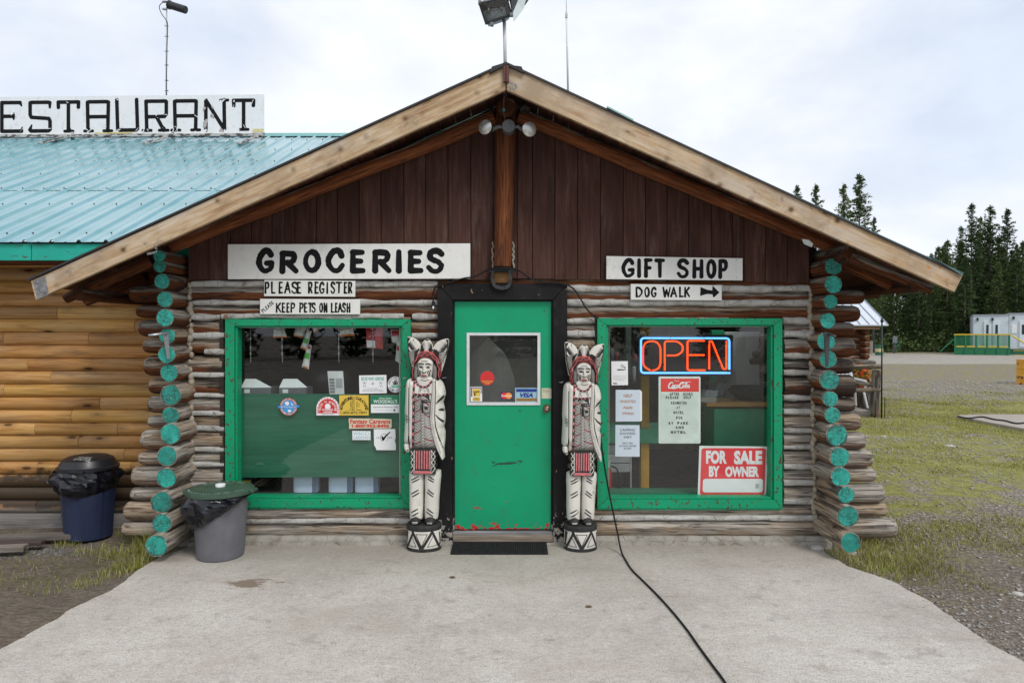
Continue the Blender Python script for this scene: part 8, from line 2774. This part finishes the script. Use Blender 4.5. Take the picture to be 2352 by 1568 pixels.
for (px, py, r_, n_, hm) in ((345, 1285, .13, 240, .17), (318, 1298, .16, 260, .13), (285, 1310, .20, 200, .08), (230, 1322, .18, 120, .05), (200, 1340, .12, 80, .05), (120, 1345, .24, 110, .04), (60, 1330, .24, 90, .04), (300, 1266, .20, 170, .13), (250, 1275, .16, 90, .08), (335, 1240, .12, 200, .24), (215, 1262, .18, 180, .08), (155, 1245, .12, 90, .09), (20, 1300, .35, 260, .05), (345, 1268, .10, 160, .26),
                         (1975, 1290, .22, 380, .10), (2020, 1300, .25, 420, .09), (1985, 1262, .16, 260, .11), (1925, 1272, .12, 60, .07), (2060, 1325, .22, 280, .07), (2090, 1290, .3, 420, .08), (2150, 1330, .3, 250, .06), (1940, 1250, .1, 80, .08), (2040, 1240, .25, 420, .08), (300, 1222, .12, 120, .10), (30, 1232, .2, 120, .07)):
	c = gr(px, py, -.05)
	a = NR.rand(n_) * 6.283
	rr_ = r_ * np.sqrt(NR.rand(n_)) * (1.3 if n_ > 200 else 1)
	P.append(np.stack([c.x + rr_ * np.cos(a), c.y + rr_ * np.sin(a) * .8, hm * (.35 + .75 * NR.rand(n_))], 1))
P = np.concatenate(P)
P = P[~in_poly(P[:, 0], P[:, 1], PS)]
P = P[~((P[:, 1] > 6.0) & (P[:, 0] > -2.9) & (P[:, 0] < 2.85))]
dry = NR.rand(len(P)) < .25
blades('grass_tufts', P[~dry][:, 0], P[~dry][:, 1], P[~dry][:, 2], np.full((~dry).sum(), .0045), GRASS1, 'ragged taller grass at both edges of the slab', 1.25)
blades('dry_grass_tufts', P[dry][:, 0], P[dry][:, 1], P[dry][:, 2] * 1.1, np.full(dry.sum(), .0035), GRASS2, 'straw coloured stalks among the edge grass', .8)
def pebbles(name, X, Y, S, mat, label, zoff=0.0):
	base = np.array([(1, 0, 0), (.3, .95, 0), (-.8, .6, 0), (-.8, -.6, 0), (.3, -.95, 0), (.1, .1, .8), (-.1, 0, -.6)])
	fc = np.array([(0, 1, 5), (1, 2, 5), (2, 3, 5), (3, 4, 5), (4, 0, 5), (1, 0, 6), (2, 1, 6), (3, 2, 6), (4, 3, 6), (0, 4, 6)])
	n = len(X)
	Zg = np.array([gh(a, b) for a, b in zip(X, Y)]) if zoff == 0 else np.full(n, zoff)
	V = base[None] * (1 + NR.normal(0, .16, (n, 7, 3)))
	V = V * S[:, None, None] * np.stack([NR.uniform(.7, 1.3, n), NR.uniform(.7, 1.2, n), NR.uniform(.45, .8, n)], 1)[:, None]
	th = NR.rand(n) * 6.283
	c, s = np.cos(th)[:, None], np.sin(th)[:, None]
	x = V[..., 0] * c - V[..., 1] * s
	y = V[..., 0] * s + V[..., 1] * c
	V = np.stack([x + X[:, None], y + Y[:, None], V[..., 2] + (Zg + S * .12)[:, None]], -1)
	F = (np.arange(n)[:, None, None] * 7 + fc[None]).reshape(-1, 3)
	return mesh_np(name, V.reshape(-1, 3), F, mat, 'stuff', label)
def peb_mat(name, stops):
	t = MT(name)
	c = t.ramp(t.noise(t.n('TexCoord').outputs['Object'], 34, 2, .6), stops)
	return t.out(c, .85)
PEB = peb_mat('mixed_pebbles', [(.3, (.15, .14, .125)), (.45, (.27, .25, .225)), (.6, (.38, .36, .335)), (.72, (.5, .48, .45))])
n = 22000
yy = 3.2 + (NR.rand(n) ** 1.4) * 24
xx = yy * (.36 + NR.rand(n) * .48)
m = (xx > 1.9) & ~((yy > 5.9) & (xx < 2.95)) & ~in_poly(xx, yy, PS)
xx, yy = xx[m], yy[m]
k = fN(xx, yy, .8, 9) + NR.normal(0, .25, len(xx)) > np.interp(yy, [3, 6, 12, 17, 20, 26], [-.2, -.2, .0, .45, -.5, -.4])
xx, yy = xx[k], yy[k]
S = (.006 + .012 * NR.rand(len(xx)) ** 3) * np.interp(yy, [3, 8, 16, 27], [1, 1.3, 2.2, 3.2])
pebbles('gravel', xx, yy, S * 1.15, PEB, 'loose gravel scattered over the right-hand yard')
n = 1500
c = gr(110, 1262, -.06)
xx = np.concatenate([c.x + NR.normal(0, .35, n), -4.2 + NR.normal(0, .8, 350)])
yy = np.concatenate([c.y + NR.normal(0, .09, n) + .1 * (xx[:n] - c.x), 4.6 + NR.normal(0, .5, 350)])
m = ~in_poly(xx, yy, PS) & (yy < 6.7)
pebbles('gravel', xx[m], yy[m], .004 + .008 * NR.rand(m.sum()) ** 2, peb_mat('dull_pebbles', [(.3, (.07, .065, .06)), (.5, (.17, .16, .145)), (.7, (.30, .29, .27))]), 'small grey gravel in front of the blue bin')
n = 700
xx, yy = NR.uniform(-3.2, 3.2, n), NR.uniform(2.6, 5.95, n)
m = in_poly(xx, yy, PS)
pebbles('grit', xx[m], yy[m], .0018 + .0035 * NR.rand(m.sum()) ** 3, PEB, 'grit and crumbs on the concrete slab', .001)
STN = simple('pale_field_stone', (.42, .41, .38), .85, 0, .25, 30, .5)
for (px, py, s, lab) in ((2182, 1022, .085, 'flat whitish stone lying in the grass at the right'), (2030, 1000, .05, 'small pale stone in the grass near the corner logs'), (2338, 1358, .045, 'pale stone on the bare gravel at the right photo edge'), (1955, 1268, .05, 'chunk of broken mortar beside the lowest right corner log'),
                         (1868, 1262, .055, 'rounded grey stone tucked under the lowest right corner log'), (2082, 800, .55, 'large grey boulder far off beside the picnic table')):
	c = gr(px, py, -.02)
	z0 = gh(c.x, c.y) if py > 810 else 0
	if px == 1868:
		c = Vector((2.62, 5.84, 0))
		z0 = .0
	mb = MB()
	mb.ball((0, 0, 0), 1, 12, 8)
	mb.v = [(c.x + s * p[0] * (1 + .25 * mnoise.noise(Vector(p) * 1.7 + Vector((px, 0, 0)))), c.y + s * .8 * p[1] * (1 + .2 * mnoise.noise(Vector(p) * 2 + Vector((0, px, 0)))), z0 + s * (.18 if s > .5 else .1) + s * (.55 if s > .5 or px in (1868, 1955) else .28) * p[2]) for p in mb.v]
	tag(ob('stone' if s < .5 else 'boulder', mb, STN, smooth=50), lab, 'stone')
for (px, py, lab, col) in ((1039, 1325, 'curled brown leaf scrap on the concrete before the left figure', (.10, .06, .03)), (1352, 1392, 'brown crumpled leaf on the concrete right of the mat', (.14, .09, .05))):
	c = gr(px, py, .006)
	mb = MB().ball((c.x, c.y, .008), .018, 8, 5, (1.3, .7, .35))
	tag(ob('leaf_scrap', mb, simple('dead_leaf_%d' % px, col, .8)), lab, 'leaf')
# ================================================================== beyond: trees
def crown_np(H, r, z0, seed, step=.42, nb=6, tri=7, size=.26, ragged=.35, power=.8):
	q = np.random.RandomState(seed)
	C, D = [], []
	z = z0
	while z < H - .15:
		t = (z - z0) / (H - z0)
		L0 = r * (1 - t) ** power * (.55 + .45 * min(1, t * 6)) + .12
		for b in range(nb if t < .85 else 4):
			a = q.rand() * 6.283
			L = L0 * (1 - ragged * q.rand()) * (1.15 if q.rand() < .12 else 1)
			m = max(2, int(L / .24))
			for k in range(m):
				s = (k + .6) / m
				if s < .2 and t < .7:
					continue
				dz = (.10 - .28 * (1 - t)) * L * s + .05 * L * s * s * 3
				C.append((L * s * np.cos(a), L * s * np.sin(a), z + dz + q.normal(0, .05)))
				D.append((np.cos(a), np.sin(a), .35))
		z += step * (.75 + .5 * q.rand()) * (1 - .35 * t)
	for k in range(5):
		C.append((0, 0, H - .12 * k))
		D.append((0, 0, 1))
	C, D = np.array(C), np.array(D)
	n = len(C)
	Cc = np.repeat(C, tri, 0) + q.normal(0, size * .32, (n * tri, 3))
	Dd = np.repeat(D, tri, 0) + q.normal(0, .55, (n * tri, 3))
	Dd /= np.linalg.norm(Dd, axis=1)[:, None]
	S = np.cross(Dd, q.normal(0, 1, (n * tri, 3)))
	S /= np.linalg.norm(S, axis=1)[:, None]
	ln = size * q.uniform(.6, 1.25, n * tri)[:, None]
	w = ln * .26
	V = np.stack([Cc - Dd * ln * .4 - S * w, Cc - Dd * ln * .4 + S * w, Cc + Dd * ln * .6], 1).reshape(-1, 3)
	return V, np.arange(len(V)).reshape(-1, 3)
NEEDLE = make_leaf_mat('pine_needles', (.028, .050, .017), (.058, .092, .028), (.12, .15, .05), .65)
BARK = simple('grey_conifer_bark', (.11, .095, .08), .9, 0, .4, 6)
def make_tree(H, r, z0, seed, **k):
	root = thing('conifer_tree', None, None, (0, 0, 0))
	V, F = crown_np(H, r, z0, seed, **k)
	cr_ = mesh_np('crown', V, F, NEEDLE, None)
	cr_.parent = root
	mb = MB()
	q = random.Random(seed)
	mb.tube([(0, 0, -.1), (q.uniform(-.05, .05), 0, H * .4), (0, q.uniform(-.05, .05), H * .8), (0, 0, H * .98)], [.15, .11, .05, .012], 7)
	for i in range(int(H * 1.6)):
		z = z0 * .35 + (H * .92 - z0 * .35) * i / (H * 1.6)
		a = q.uniform(0, 6.28)
		L = r * .75 * (1 - z / H) ** .7 * q.uniform(.4, 1)
		mb.tube([(0, 0, z), (L * math.cos(a), L * math.sin(a), z - .12 * L)], [.022, .008], 3, False)
	ob('trunk', mb, BARK, root, smooth=True)
	return root
protos = [make_tree(16, 2.5, 2.2, 1, power=.62), make_tree(13, 2.3, .8, 2, nb=7), make_tree(14.5, 2.3, 1.5, 3, nb=7, power=.6), make_tree(15.5, 2.4, 3.0, 4, nb=6, step=.46, tri=7, ragged=.5, power=.62), make_tree(12, 2.1, .5, 5, nb=8)]
PH = [16, 13, 14.5, 15.5, 12]
used_ = [False] * 5
def plant(kind, x, y, H, label, group=None, rot=None, wide=1.0):
	s = H / PH[kind]
	if not used_[kind]:
		t = protos[kind]
		used_[kind] = True
	else:
		t = copy_tree(protos[kind])
	t.location = (x, y, -.05)
	t.rotation_euler = (0, 0, rot if rot is not None else rng.uniform(0, 6.28))
	t.scale = (s * wide, s * wide, s)
	tag(t, label, 'tree', group)
	return t
def top_at(kind, px, py, Y, label, wide=1.0):
	h = CAMH + (765 - py) / 1568.0 * Y
	plant(kind, X_(px, Y), Y, h, label, wide=wide)
top_at(3, 1972, 403, 58, 'tallest conifer of the pair rising over the right roof slope')
top_at(3, 1936, 425, 56, 'slightly shorter conifer left of the tallest one over the right roof slope', .85)
top_at(3, 1872, 426, 60, 'sparse conifer tip with spreading branches above the roof slope', .9)
top_at(0, 1829, 428, 62, 'small dense conifer tip farthest left above the right roof slope', .8)
top_at(3, 2006, 500, 66, 'low conifer tip right beside the tall pair over the roof', .8)
top_at(0, 2230, 468, 74, 'tallest dense conifer behind the white trailers, left of its cluster', .95)
top_at(2, 2272, 474, 77, 'dense dark conifer in the middle of the cluster behind the trailers')
top_at(3, 2311, 481, 75, 'thin open topped conifer right of the dense cluster behind the trailers')
top_at(2, 2175, 552, 74, 'medium conifer standing just right of the eave tip')
top_at(0, 2148, 578, 76, 'conifer tip peeping above the right eave tip', .8)
top_at(2, 2335, 574, 72, 'lower conifer at the right photo edge behind the trailers')
top_at(1, 2352, 596, 80, 'low conifer tip at the very right photo edge')
top_at(0, 2205, 520, 79, 'conifer half hidden on the left flank of the dense cluster', .9)
top_at(2, 2250, 500, 82, 'conifer filling the gap behind the two tallest ones')
k = 0
for (Y, h0, h1) in ((70, 8.5, 11.5), (74, 9.5, 12.5), (79, 10, 13), (84, 10, 13.5), (90, 11, 14)):
	x = .50 * Y + rng.uniform(0, 1)
	while x < .86 * Y:
		if not (Y < 75 and x > .66 * Y and x < .70 * Y):
			H = rng.uniform(h0, h1) * (.86 if x < .62 * Y else 1.0)
			plant((1, 4, 2, 4, 0)[k % 5], x, Y + rng.uniform(-1.5, 1.5), H, 'dark conifer standing in the dense forest edge behind the clearing', 'conifers of the forest edge', wide=1.15)
			k += 1
		x += rng.uniform(1.7, 2.6)
V, F = [], []
o_ = 0
q = np.random.RandomState(3)
n = 26000
X = q.uniform(32, 74, n)
Yv = 67 + (X - 32) * .05 + q.uniform(0, 12, n)
Zv = np.abs(q.normal(0, 1.0, n)) * (.4 + (Yv - 66) * .12)
D_ = q.normal(0, 1, (n, 3))
D_ /= np.linalg.norm(D_, axis=1)[:, None]
S_ = np.cross(D_, q.normal(0, 1, (n, 3)))
S_ /= np.linalg.norm(S_, axis=1)[:, None]
C_ = np.stack([X, Yv, Zv], 1)
V = np.stack([C_ - D_ * .16 - S_ * .1, C_ - D_ * .16 + S_ * .1, C_ + D_ * .24], 1).reshape(-1, 3)
mesh_np('undergrowth', V, np.arange(len(V)).reshape(-1, 3), NEEDLE, 'stuff', 'low dark brush along the foot of the forest')
V, F = crown_np(12, 2.3, .4, 21, step=.7, nb=6, tri=4, size=.55)
VV = []
for i in range(34):
	s = q.uniform(.75, 1.15)
	a = q.uniform(0, 6.28)
	R2 = np.array([[math.cos(a), -math.sin(a), 0], [math.sin(a), math.cos(a), 0], [0, 0, 1]])
	VV.append((V * s) @ R2.T + np.array([-62 + i * 3.8 + q.uniform(-1, 1), -36 - q.uniform(0, 9), 0]))
VV = np.concatenate(VV)
mesh_np('woods_across_road', VV, np.arange(len(VV)).reshape(-1, 3), NEEDLE, 'stuff', 'belt of conifers across the road mirrored in the shop glass')
# ================================================================== small log cabin with white roof, its porch
sc = thing('small_log_cabin', 'small log cabin with a white metal roof behind the right corner logs', 'cabin', (8.3, 18, 0))
for i in range(13):
	z = .10 + i * .155
	log('wall_log', (6.9, 17.95, z), (9.38 - .03 * (i % 2), 17.95, z), .079, .079, sc, (.9, 1.25, 0), dome1=.06, seg=8, sides=12)
	lg = log('corner_log', (9.18, 17.62, z + .07), (9.18, 19.4, z + .07), .076, .076, sc, (.9, .9, 0), dome0=.05, seg=6, sides=12)
WR = simple('white_roof_metal', (.62, .66, .72), .3, .15, .05)
mb = MB()
ez, rz_, ey, ry_ = 2.04, 2.80, 17.5, 18.82
mb.prism([(6.6, ey, ez), (9.65, ey, ez), (9.63, ry_, rz_), (6.6, ry_, rz_)], (0, 0, .03))
mb.prism([(6.6, 20.14, ez), (9.65, 20.14, ez), (9.63, ry_, rz_), (6.6, ry_, rz_)], (0, 0, .03))
ob('roof', mb, WR, sc, recalc=True)
for i in range(13):
	x = 9.63 - i * .235
	beam('roof_seam', (x, ey, ez + .04), (x, ry_, rz_ + .04), .02, .03, simple('grey_seam', (.30, .34, .40), .4), sc)
beam('eave_log', (6.7, 17.58, 1.99), (9.45, 17.58, 1.99), .08, .08, OLDWOOD, sc, (.6, .38, .25))
gp = MB().prism([(9.25, 17.9, 2.0), (9.25, 19.5, 2.0), (9.25, 18.82, 2.72)], (.03, 0, 0))
ob('gable_panel', gp, SOFFIT, sc, recalc=True)
pr = thing('porch_railing', 'grey weathered log railing on a low deck right of the corner logs', 'railing', (8.2, 15.4, 0))
PL = lambda nm, a, b, r, c_=(.0, .75, .35): log(nm, a, b, r, r, pr, c_, seg=8, sides=12, dome0=.03, dome1=.03)
PL('post', (8.23, 15.45, -.05), (8.25, 15.45, 1.02), .095, (.0, .7, .8))
PL('top_rail', (6.9, 15.42, 1.07), (8.34, 15.42, 1.10), .058)
PL('lower_rail', (6.9, 15.40, .56), (8.32, 15.40, .575), .048)
PL('top_rail', (8.22, 15.5, 1.18), (8.62, 18.0, 1.17), .05)
PL('lower_rail', (8.20, 15.5, .66), (8.55, 18.0, .70), .05)
dk = thing('porch_deck', 'low grey plank deck under the log railing', 'deck', (7.5, 16.5, 0))
for i in range(8):
	yb = 15.5 + i * .16
	M = Matrix.Translation((6.8, yb, .085))
	ob('plank', MB().bevbox(0, 1.32, 0, .15, -.02, .02, .003), OLDWOOD, dk, M=M, color=(1.1, 1.1, 1.05))
ob('skirt_board', MB().bevbox(6.8, 8.12, 15.46, 15.49, -.06, .07, .003), OLDWOOD, dk, color=(.5, .5, .5))
ch = thing('plastic_chair', 'white plastic garden chair half hidden behind the corner logs', 'chair', (8.02, 16.2, .105))
WPL = simple('white_garden_plastic', (.68, .70, .74), .35, 0, .03)
cx0, cy0 = 8.02, 16.2
ob('seat', MB().bevbox(cx0 - .24, cx0 + .24, cy0 - .22, cy0 + .24, .50, .53, .01), WPL, ch)
mb = MB()
for k in range(5):
	x = cx0 - .2 + k * .1
	mb.hull([(x - .035, cy0 + .22, .53), (x + .035, cy0 + .22, .53), (x - .035, cy0 + .40, 1.02 + .02 * (2 - abs(k - 2))), (x + .035, cy0 + .40, 1.02 + .02 * (2 - abs(k - 2))), (x - .035, cy0 + .24, .53), (x + .035, cy0 + .24, .53), (x - .035, cy0 + .42, 1.02), (x + .035, cy0 + .42, 1.02)])
mb.box(cx0 - .25, cx0 + .25, cy0 + .39, cy0 + .415, .98, 1.05)
ob('backrest', mb, WPL, ch)
for sx_ in (-1, 1):
	for sy in (-1, 1):
		ob('leg', MB().tube([(cx0 + sx_ * .22, cy0 + sy * .2, .52), (cx0 + sx_ * .29, cy0 + sy * .27, .105)], [.03, .02], 6), WPL, ch)
	ob('armrest', MB().tube([(cx0 + sx_ * .26, cy0 - .22, .50), (cx0 + sx_ * .27, cy0 - .20, .73), (cx0 + sx_ * .27, cy0 + .34, .76)], [.02, .03, .02], 6), WPL, ch)
sp = log('log_stump', (8.72, 16.9, -.05), (8.72, 16.9, .46), .17, .15, None, (.0, .45, .9), seg=5, sides=14)
tag(sp, 'dark sawn log stump under the flower pot', 'stump')
fb = log('log_bench', (8.2, 17.3, .34), (9.3, 17.3, .34), .10, .09, None, (.0, .55, .7), seg=6, sides=12, dome0=.03, dome1=.03)
tag(fb, 'grey log lying level as a bench before the small cabin', 'log')
fp = thing('flower_pot', 'terracotta pot of bright orange red flowers on the stump', 'flower pot', (8.72, 16.9, .46))
ob('pot', MB().lathe([(.10, 0), (.15, .16), (.165, .16), (.165, .20), (.14, .20)], (8.72, 16.9, .46), 20), simple('terracotta', (.42, .14, .05), .7), fp, smooth=30, recalc=True)
q = np.random.RandomState(8)
def tuft(n, c, rad, size, q):
	C_ = np.array(c) + q.normal(0, 1, (n, 3)) * np.array(rad)
	D_ = q.normal(0, 1, (n, 3))
	D_ /= np.linalg.norm(D_, axis=1)[:, None]
	S_ = np.cross(D_, q.normal(0, 1, (n, 3)))
	S_ /= np.linalg.norm(S_, axis=1)[:, None]
	return np.stack([C_ - D_ * size - S_ * size, C_ - D_ * size + S_ * size, C_ + D_ * size + S_ * size * .6, C_ - D_ * size - S_ * size, C_ + D_ * size + S_ * size * .6, C_ + D_ * size - S_ * size], 1).reshape(-1, 3)
V = tuft(300, (8.72, 16.9, .78), (.12, .12, .10), .022, q)
o = mesh_np('leaves', V, np.arange(len(V)).reshape(-1, 3), GRASS1, 'stuff')
o.parent = fp
o.location = (-8.72, -16.9, -.46)
V = tuft(150, (8.72, 16.85, .82), (.13, .13, .12), .024, q)
o = mesh_np('blossoms', V, np.arange(len(V)).reshape(-1, 3), simple('orange_red_petals', (.75, .09, .02), .5, 0, .3, 30), 'stuff')
o.parent = fp
o.location = (-8.72, -16.9, -.46)
hk = thing('shepherd_hook', 'tall black iron plant hook pole beside the railing post', 'pole', (8.24, 15.2, 0))
ob('pole', MB().tube([(8.24, 15.2, -.05), (8.235, 15.2, 2.10)], .017, 8), BLACKM, hk, smooth=True)
ob('finial', MB().lathe([(.017, 0), (.03, .02), (.034, .05), (.02, .09), (.001, .14)], (8.235, 15.2, 2.08), 10), BLACKM, hk, smooth=True)
for s in (-1, 1):
	pts = smooth_pts([(8.235, 15.2, 1.66), (8.235 + s * .05, 15.2, 1.80), (8.235 + s * .12, 15.2, 1.84), (8.235 + s * .17, 15.2, 1.78), (8.235 + s * .19, 15.2, 1.70), (8.235 + s * .23, 15.2, 1.74)], False, 4)
	ob('hook_arm', MB().tube(pts, .010, 6), BLACKM, hk, smooth=True)
ob('step_prong', MB().tube([(8.24, 15.2, .42), (8.31, 15.2, .42), (8.31, 15.2, -.04)], .009, 6), BLACKM, hk)
# ================================================================== things across the clearing
def barrel(name, label, c, r, h, bands, rings=True):
	b = thing(name, label, 'barrel', tuple(c))
	for z0_, z1_, m_ in bands:
		prof = []
		for i in range(9):
			z = z0_ + (z1_ - z0_) * i / 8
			k = 0
			if rings:
				for zz in (.02, .34, .66, .98):
					k = max(k, math.exp(-((z / h - zz) / .018) ** 2))
			prof.append((r * (1 + .035 * k), z))
		ob('band', MB().lathe(prof, c, 24, caps=False), m_, b, smooth=40)
	ob('top', MB().lathe([(r, h - .01), (r * .97, h + .005), (r * .95, h - .02), (.001, h - .02)], c, 24, caps=False), bands[-1][2], b, smooth=40)
	return b
def rusty(name, col):
	return make_paint_mat(name, col, (.12, .045, .02), .60, 3.2, .5, (1, 1, 1), tone=.1)
c = gr(2357, 882, -.02)
YB1 = rusty('rusty_yellow_barrel_paint', (.62, .30, .03))
barrel('yellow_barrel', 'rusty yellow steel barrel at the right edge of the photo', c, .30, .90, [(0, .30, YB1), (.30, .60, YB1), (.60, .90, YB1)])
DG = simple('dark_green_drum_paint', (.015, .12, .07), .5)
CRM = simple('cream_drum_paint', (.55, .50, .26), .5)
c = gr(2019, 815, -.02)
barrel('green_barrel', 'green barrel with a cream band beyond the small cabin', c, .31, .88, [(0, .26, DG), (.26, .56, CRM), (.56, .88, DG)])
c = gr(2000, 813, -.02)
tag(ob('wooden_post', MB().tube([(c.x, c.y, -.1), (c.x, c.y, 1.16)], .16, 8), OLDWOOD), 'pale upright wooden post left of the green barrel', 'post')
c = gr(2053, 811, -.02)
sg = thing('hookup_post', 'dark utility post with a tilted grey plate and green hose', 'utility post', tuple(c))
ob('post', MB().box(c.x - .09, c.x + .09, c.y - .06, c.y + .06, -.1, 1.0), simple('dark_post', (.05, .05, .05), .8), sg)
ob('plate', MB().prism([(c.x - .18, c.y - .1, .98), (c.x + .22, c.y - .1, .92), (c.x + .28, c.y - .1, 1.55), (c.x - .10, c.y - .1, 1.62)], (0, .04, 0)), simple('grey_plate', (.16, .18, .19), .5, .3), sg, recalc=True)
hz = [(c.x + .33 + .15 * math.cos(t), c.y - .1, .66 + .34 * math.sin(t)) for t in np.linspace(0, 12, 40)]
ob('hose_coil', MB().tube(hz, .035, 5), simple('green_hose', (.01, .10, .08), .5), sg)
YEL2 = simple('bright_yellow_paint', (.60, .42, .02), .5)
c = gr(2075, 799, -.02)
yf = thing('signboard_stand', 'yellow painted signboard frame standing at the forest edge', 'frame', tuple(c))
for x in (-.55, .50):
	ob('post', MB().box(c.x + x - .07, c.x + x + .07, c.y - .07, c.y + .07, -.1, 1.25), YEL2, yf)
ob('crossbar', MB().box(c.x - .7, c.x + .62, c.y - .1, c.y + .1, 1.255, 1.40), YEL2, yf)
ob('panel', MB().box(c.x - .45, c.x + .4, c.y - .03, c.y + .03, .65, 1.2), simple('dark_green_panel_paint', (.01, .05, .03), .6), yf)
c = gr(2124, 805, -.02)
pt = thing('picnic_table', 'wooden picnic table with yellow legs beside the trees', 'picnic table', tuple(c))
ob('table_top', MB().box(c.x - .95, c.x + .95, c.y - .4, c.y + .4, .72, .78), DG, pt)
for s in (-1, 1):
	ob('bench', MB().box(c.x + s * 1.35 - .30, c.x + s * 1.35 + .30, c.y - .3, c.y + .3, .42, .47), DG, pt)
	for x in (-.22, .22):
		ob('leg', MB().box(c.x + s * 1.35 + x - .04, c.x + s * 1.35 + x + .04, c.y - .2, c.y + .2, -.1, .42), YEL2, pt)
	ob('leg', MB().tube([(c.x + s * .45, c.y, .72), (c.x + s * .75, c.y, -.1)], .05, 6), YEL2, pt)
ob('lamp_post', MB().box(c.x - .08, c.x + .08, c.y + .5, c.y + .6, -.1, 1.1), simple('pale_green_box', (.2, .4, .32), .5), pt)
ob('bin', MB().box(c.x - .25, c.x + .2, c.y + .3, c.y + .48, -.1, .70), simple('grey_bin', (.25, .26, .27), .5), pt)
c = gr(1975, 803, -.02)
rl = thing('yellow_rail', 'low yellow rail far off between the small cabin and the post', 'rail', tuple(c))
for z in (.35, .75):
	ob('bar', MB().box(c.x - 1.5, c.x + 2.0, c.y, c.y + .06, z, z + .09), YEL2, rl)
for x in (-1.2, 0, 1.2):
	ob('post', MB().box(c.x + x, c.x + x + .09, c.y + .065, c.y + .14, -.1, .85), YEL2, rl)
TW = simple('white_trailer_siding', (.60, .66, .72), .45, 0, .05, 1.5)
TD = simple('trailer_door_white', (.70, .76, .82), .4, 0, .03)
DKG = simple('dark_window_glass', (.03, .04, .05), .1)
TA = R(-32)
px_, py_ = 41.67, 61.7
for (wd_, zt, doors, lab) in ((2.62, 3.42, (1.05, 1.72), 'white modular trailer with two doors behind the green deck'), (3.6, 3.52, (1.0,), 'white modular trailer with one door at the right photo edge')):
	t = thing('modular_trailer', lab, 'trailer', (px_, py_, 0))
	x0, Yt = px_, py_
	x1 = x0 + wd_
	ob('body', MB().bevbox(x0, x1 - .02, Yt, Yt + 8, .45, zt, .03), TW, t)
	ob('roof_trim', MB().box(x0 - .03, x1 - .02, Yt - .06, Yt + 8.1, zt + .003, zt + .10), simple('grey_trim', (.35, .38, .42), .5), t)
	ob('skirting', MB().box(x0 + .1, x1 - .1, Yt + .05, Yt + 7.9, -.1, .44), DG, t)
	for dx_ in doors:
		a, b = x0 + dx_ - .25, x0 + dx_ + .25
		d_ = ob('door', MB().bevbox(a, b, Yt - .08, Yt - .003, .62, 2.95, .01), TD, t)
		ob('door_window', MB().box((a + b) / 2 - .08, (a + b) / 2 + .10, Yt - .10, Yt - .083, 1.75, 2.6), DKG, d_)
	for q_ in (.25, 1.35):
		ob('lamp', MB().box(x0 + q_, x0 + q_ + .14, Yt - .2, Yt - .003, zt - .45, zt - .2), BLACKM, t)
	if len(doors) == 1:
		ob('notice_panel', MB().box(x0 + .2, x0 + .55, Yt - .05, Yt - .003, 1.85, 2.6), WHITES, t)
	t.rotation_euler = (0, 0, TA)
	px_, py_ = px_ + wd_ * math.cos(TA), py_ + wd_ * math.sin(TA)
dkk = thing('green_deck', 'green painted deck with yellow rails in front of the trailers', 'deck', (X_(2194, 60.0), 60.0, 0))
Yd = 60.0
GRD = simple('green_deck_paint', (.012, .17, .07), .5)
x0 = X_(2194, Yd)
x1 = x0 + 3.85
zt, zm, zb_ = Z_(768, Yd), Z_(795, Yd), -.1
ob('skirt', MB().box(x0, x1, Yd + .02, Yd + .10, zb_, zm - .12), GRD, dkk)
ob('floor', MB().box(x0, x1, Yd + .105, Yd + 2.9, zm - .25, zm - .12), GRD, dkk)
nb_ = 5
for i in range(nb_):
	a, b = x0 + (x1 - x0) * i / nb_, x0 + (x1 - x0) * (i + 1) / nb_
	ob('post', MB().box(a - .07, a + .07, Yd - .06, Yd + .0195, zb_, zt - .02), GRD, dkk)
	ob('lower_rail', MB().box(a + .08, b - .08, Yd - .04, Yd + .018, zm - .07, zm + .05), YEL2, dkk)
	n = 8
	for k in range(n):
		x = a + .12 + (b - a - .2) * k / (n - 1)
		ob('baluster', MB().box(x - .025, x + .025, Yd - .02, Yd + .018, zm + .055, zt - .065), GRD, dkk)
ob('post', MB().box(x1 - .07, x1 + .07, Yd - .06, Yd + .0195, zb_, zt - .02), GRD, dkk)
ob('top_rail', MB().box(x0 - .1, x1 + .1, Yd - .09, Yd + .06, zt - .06, zt + .06), YEL2, dkk)
ob('stair_rail', MB().tube([(x1 + .2, Yd, zt - .1), (x1 + 1.9, Yd, zt - 1.35)], .07, 6), YEL2, dkk)
ob('stair_rail', MB().tube([(x0 - .1, Yd, zt - .4), (x0 - 1.1, Yd, zt - 1.5)], .06, 6), GRD, dkk)
for k in range(4):
	ob('stair_tread', MB().box(x1 + .3, x1 + 6, Yd + .2 - .3 * k, Yd + .48 - .3 * k, zm - .35 - .2 * k, zm - .29 - .2 * k), YEL2 if k % 2 == 0 else GRD, dkk)
dkk.rotation_euler = (0, 0, TA)
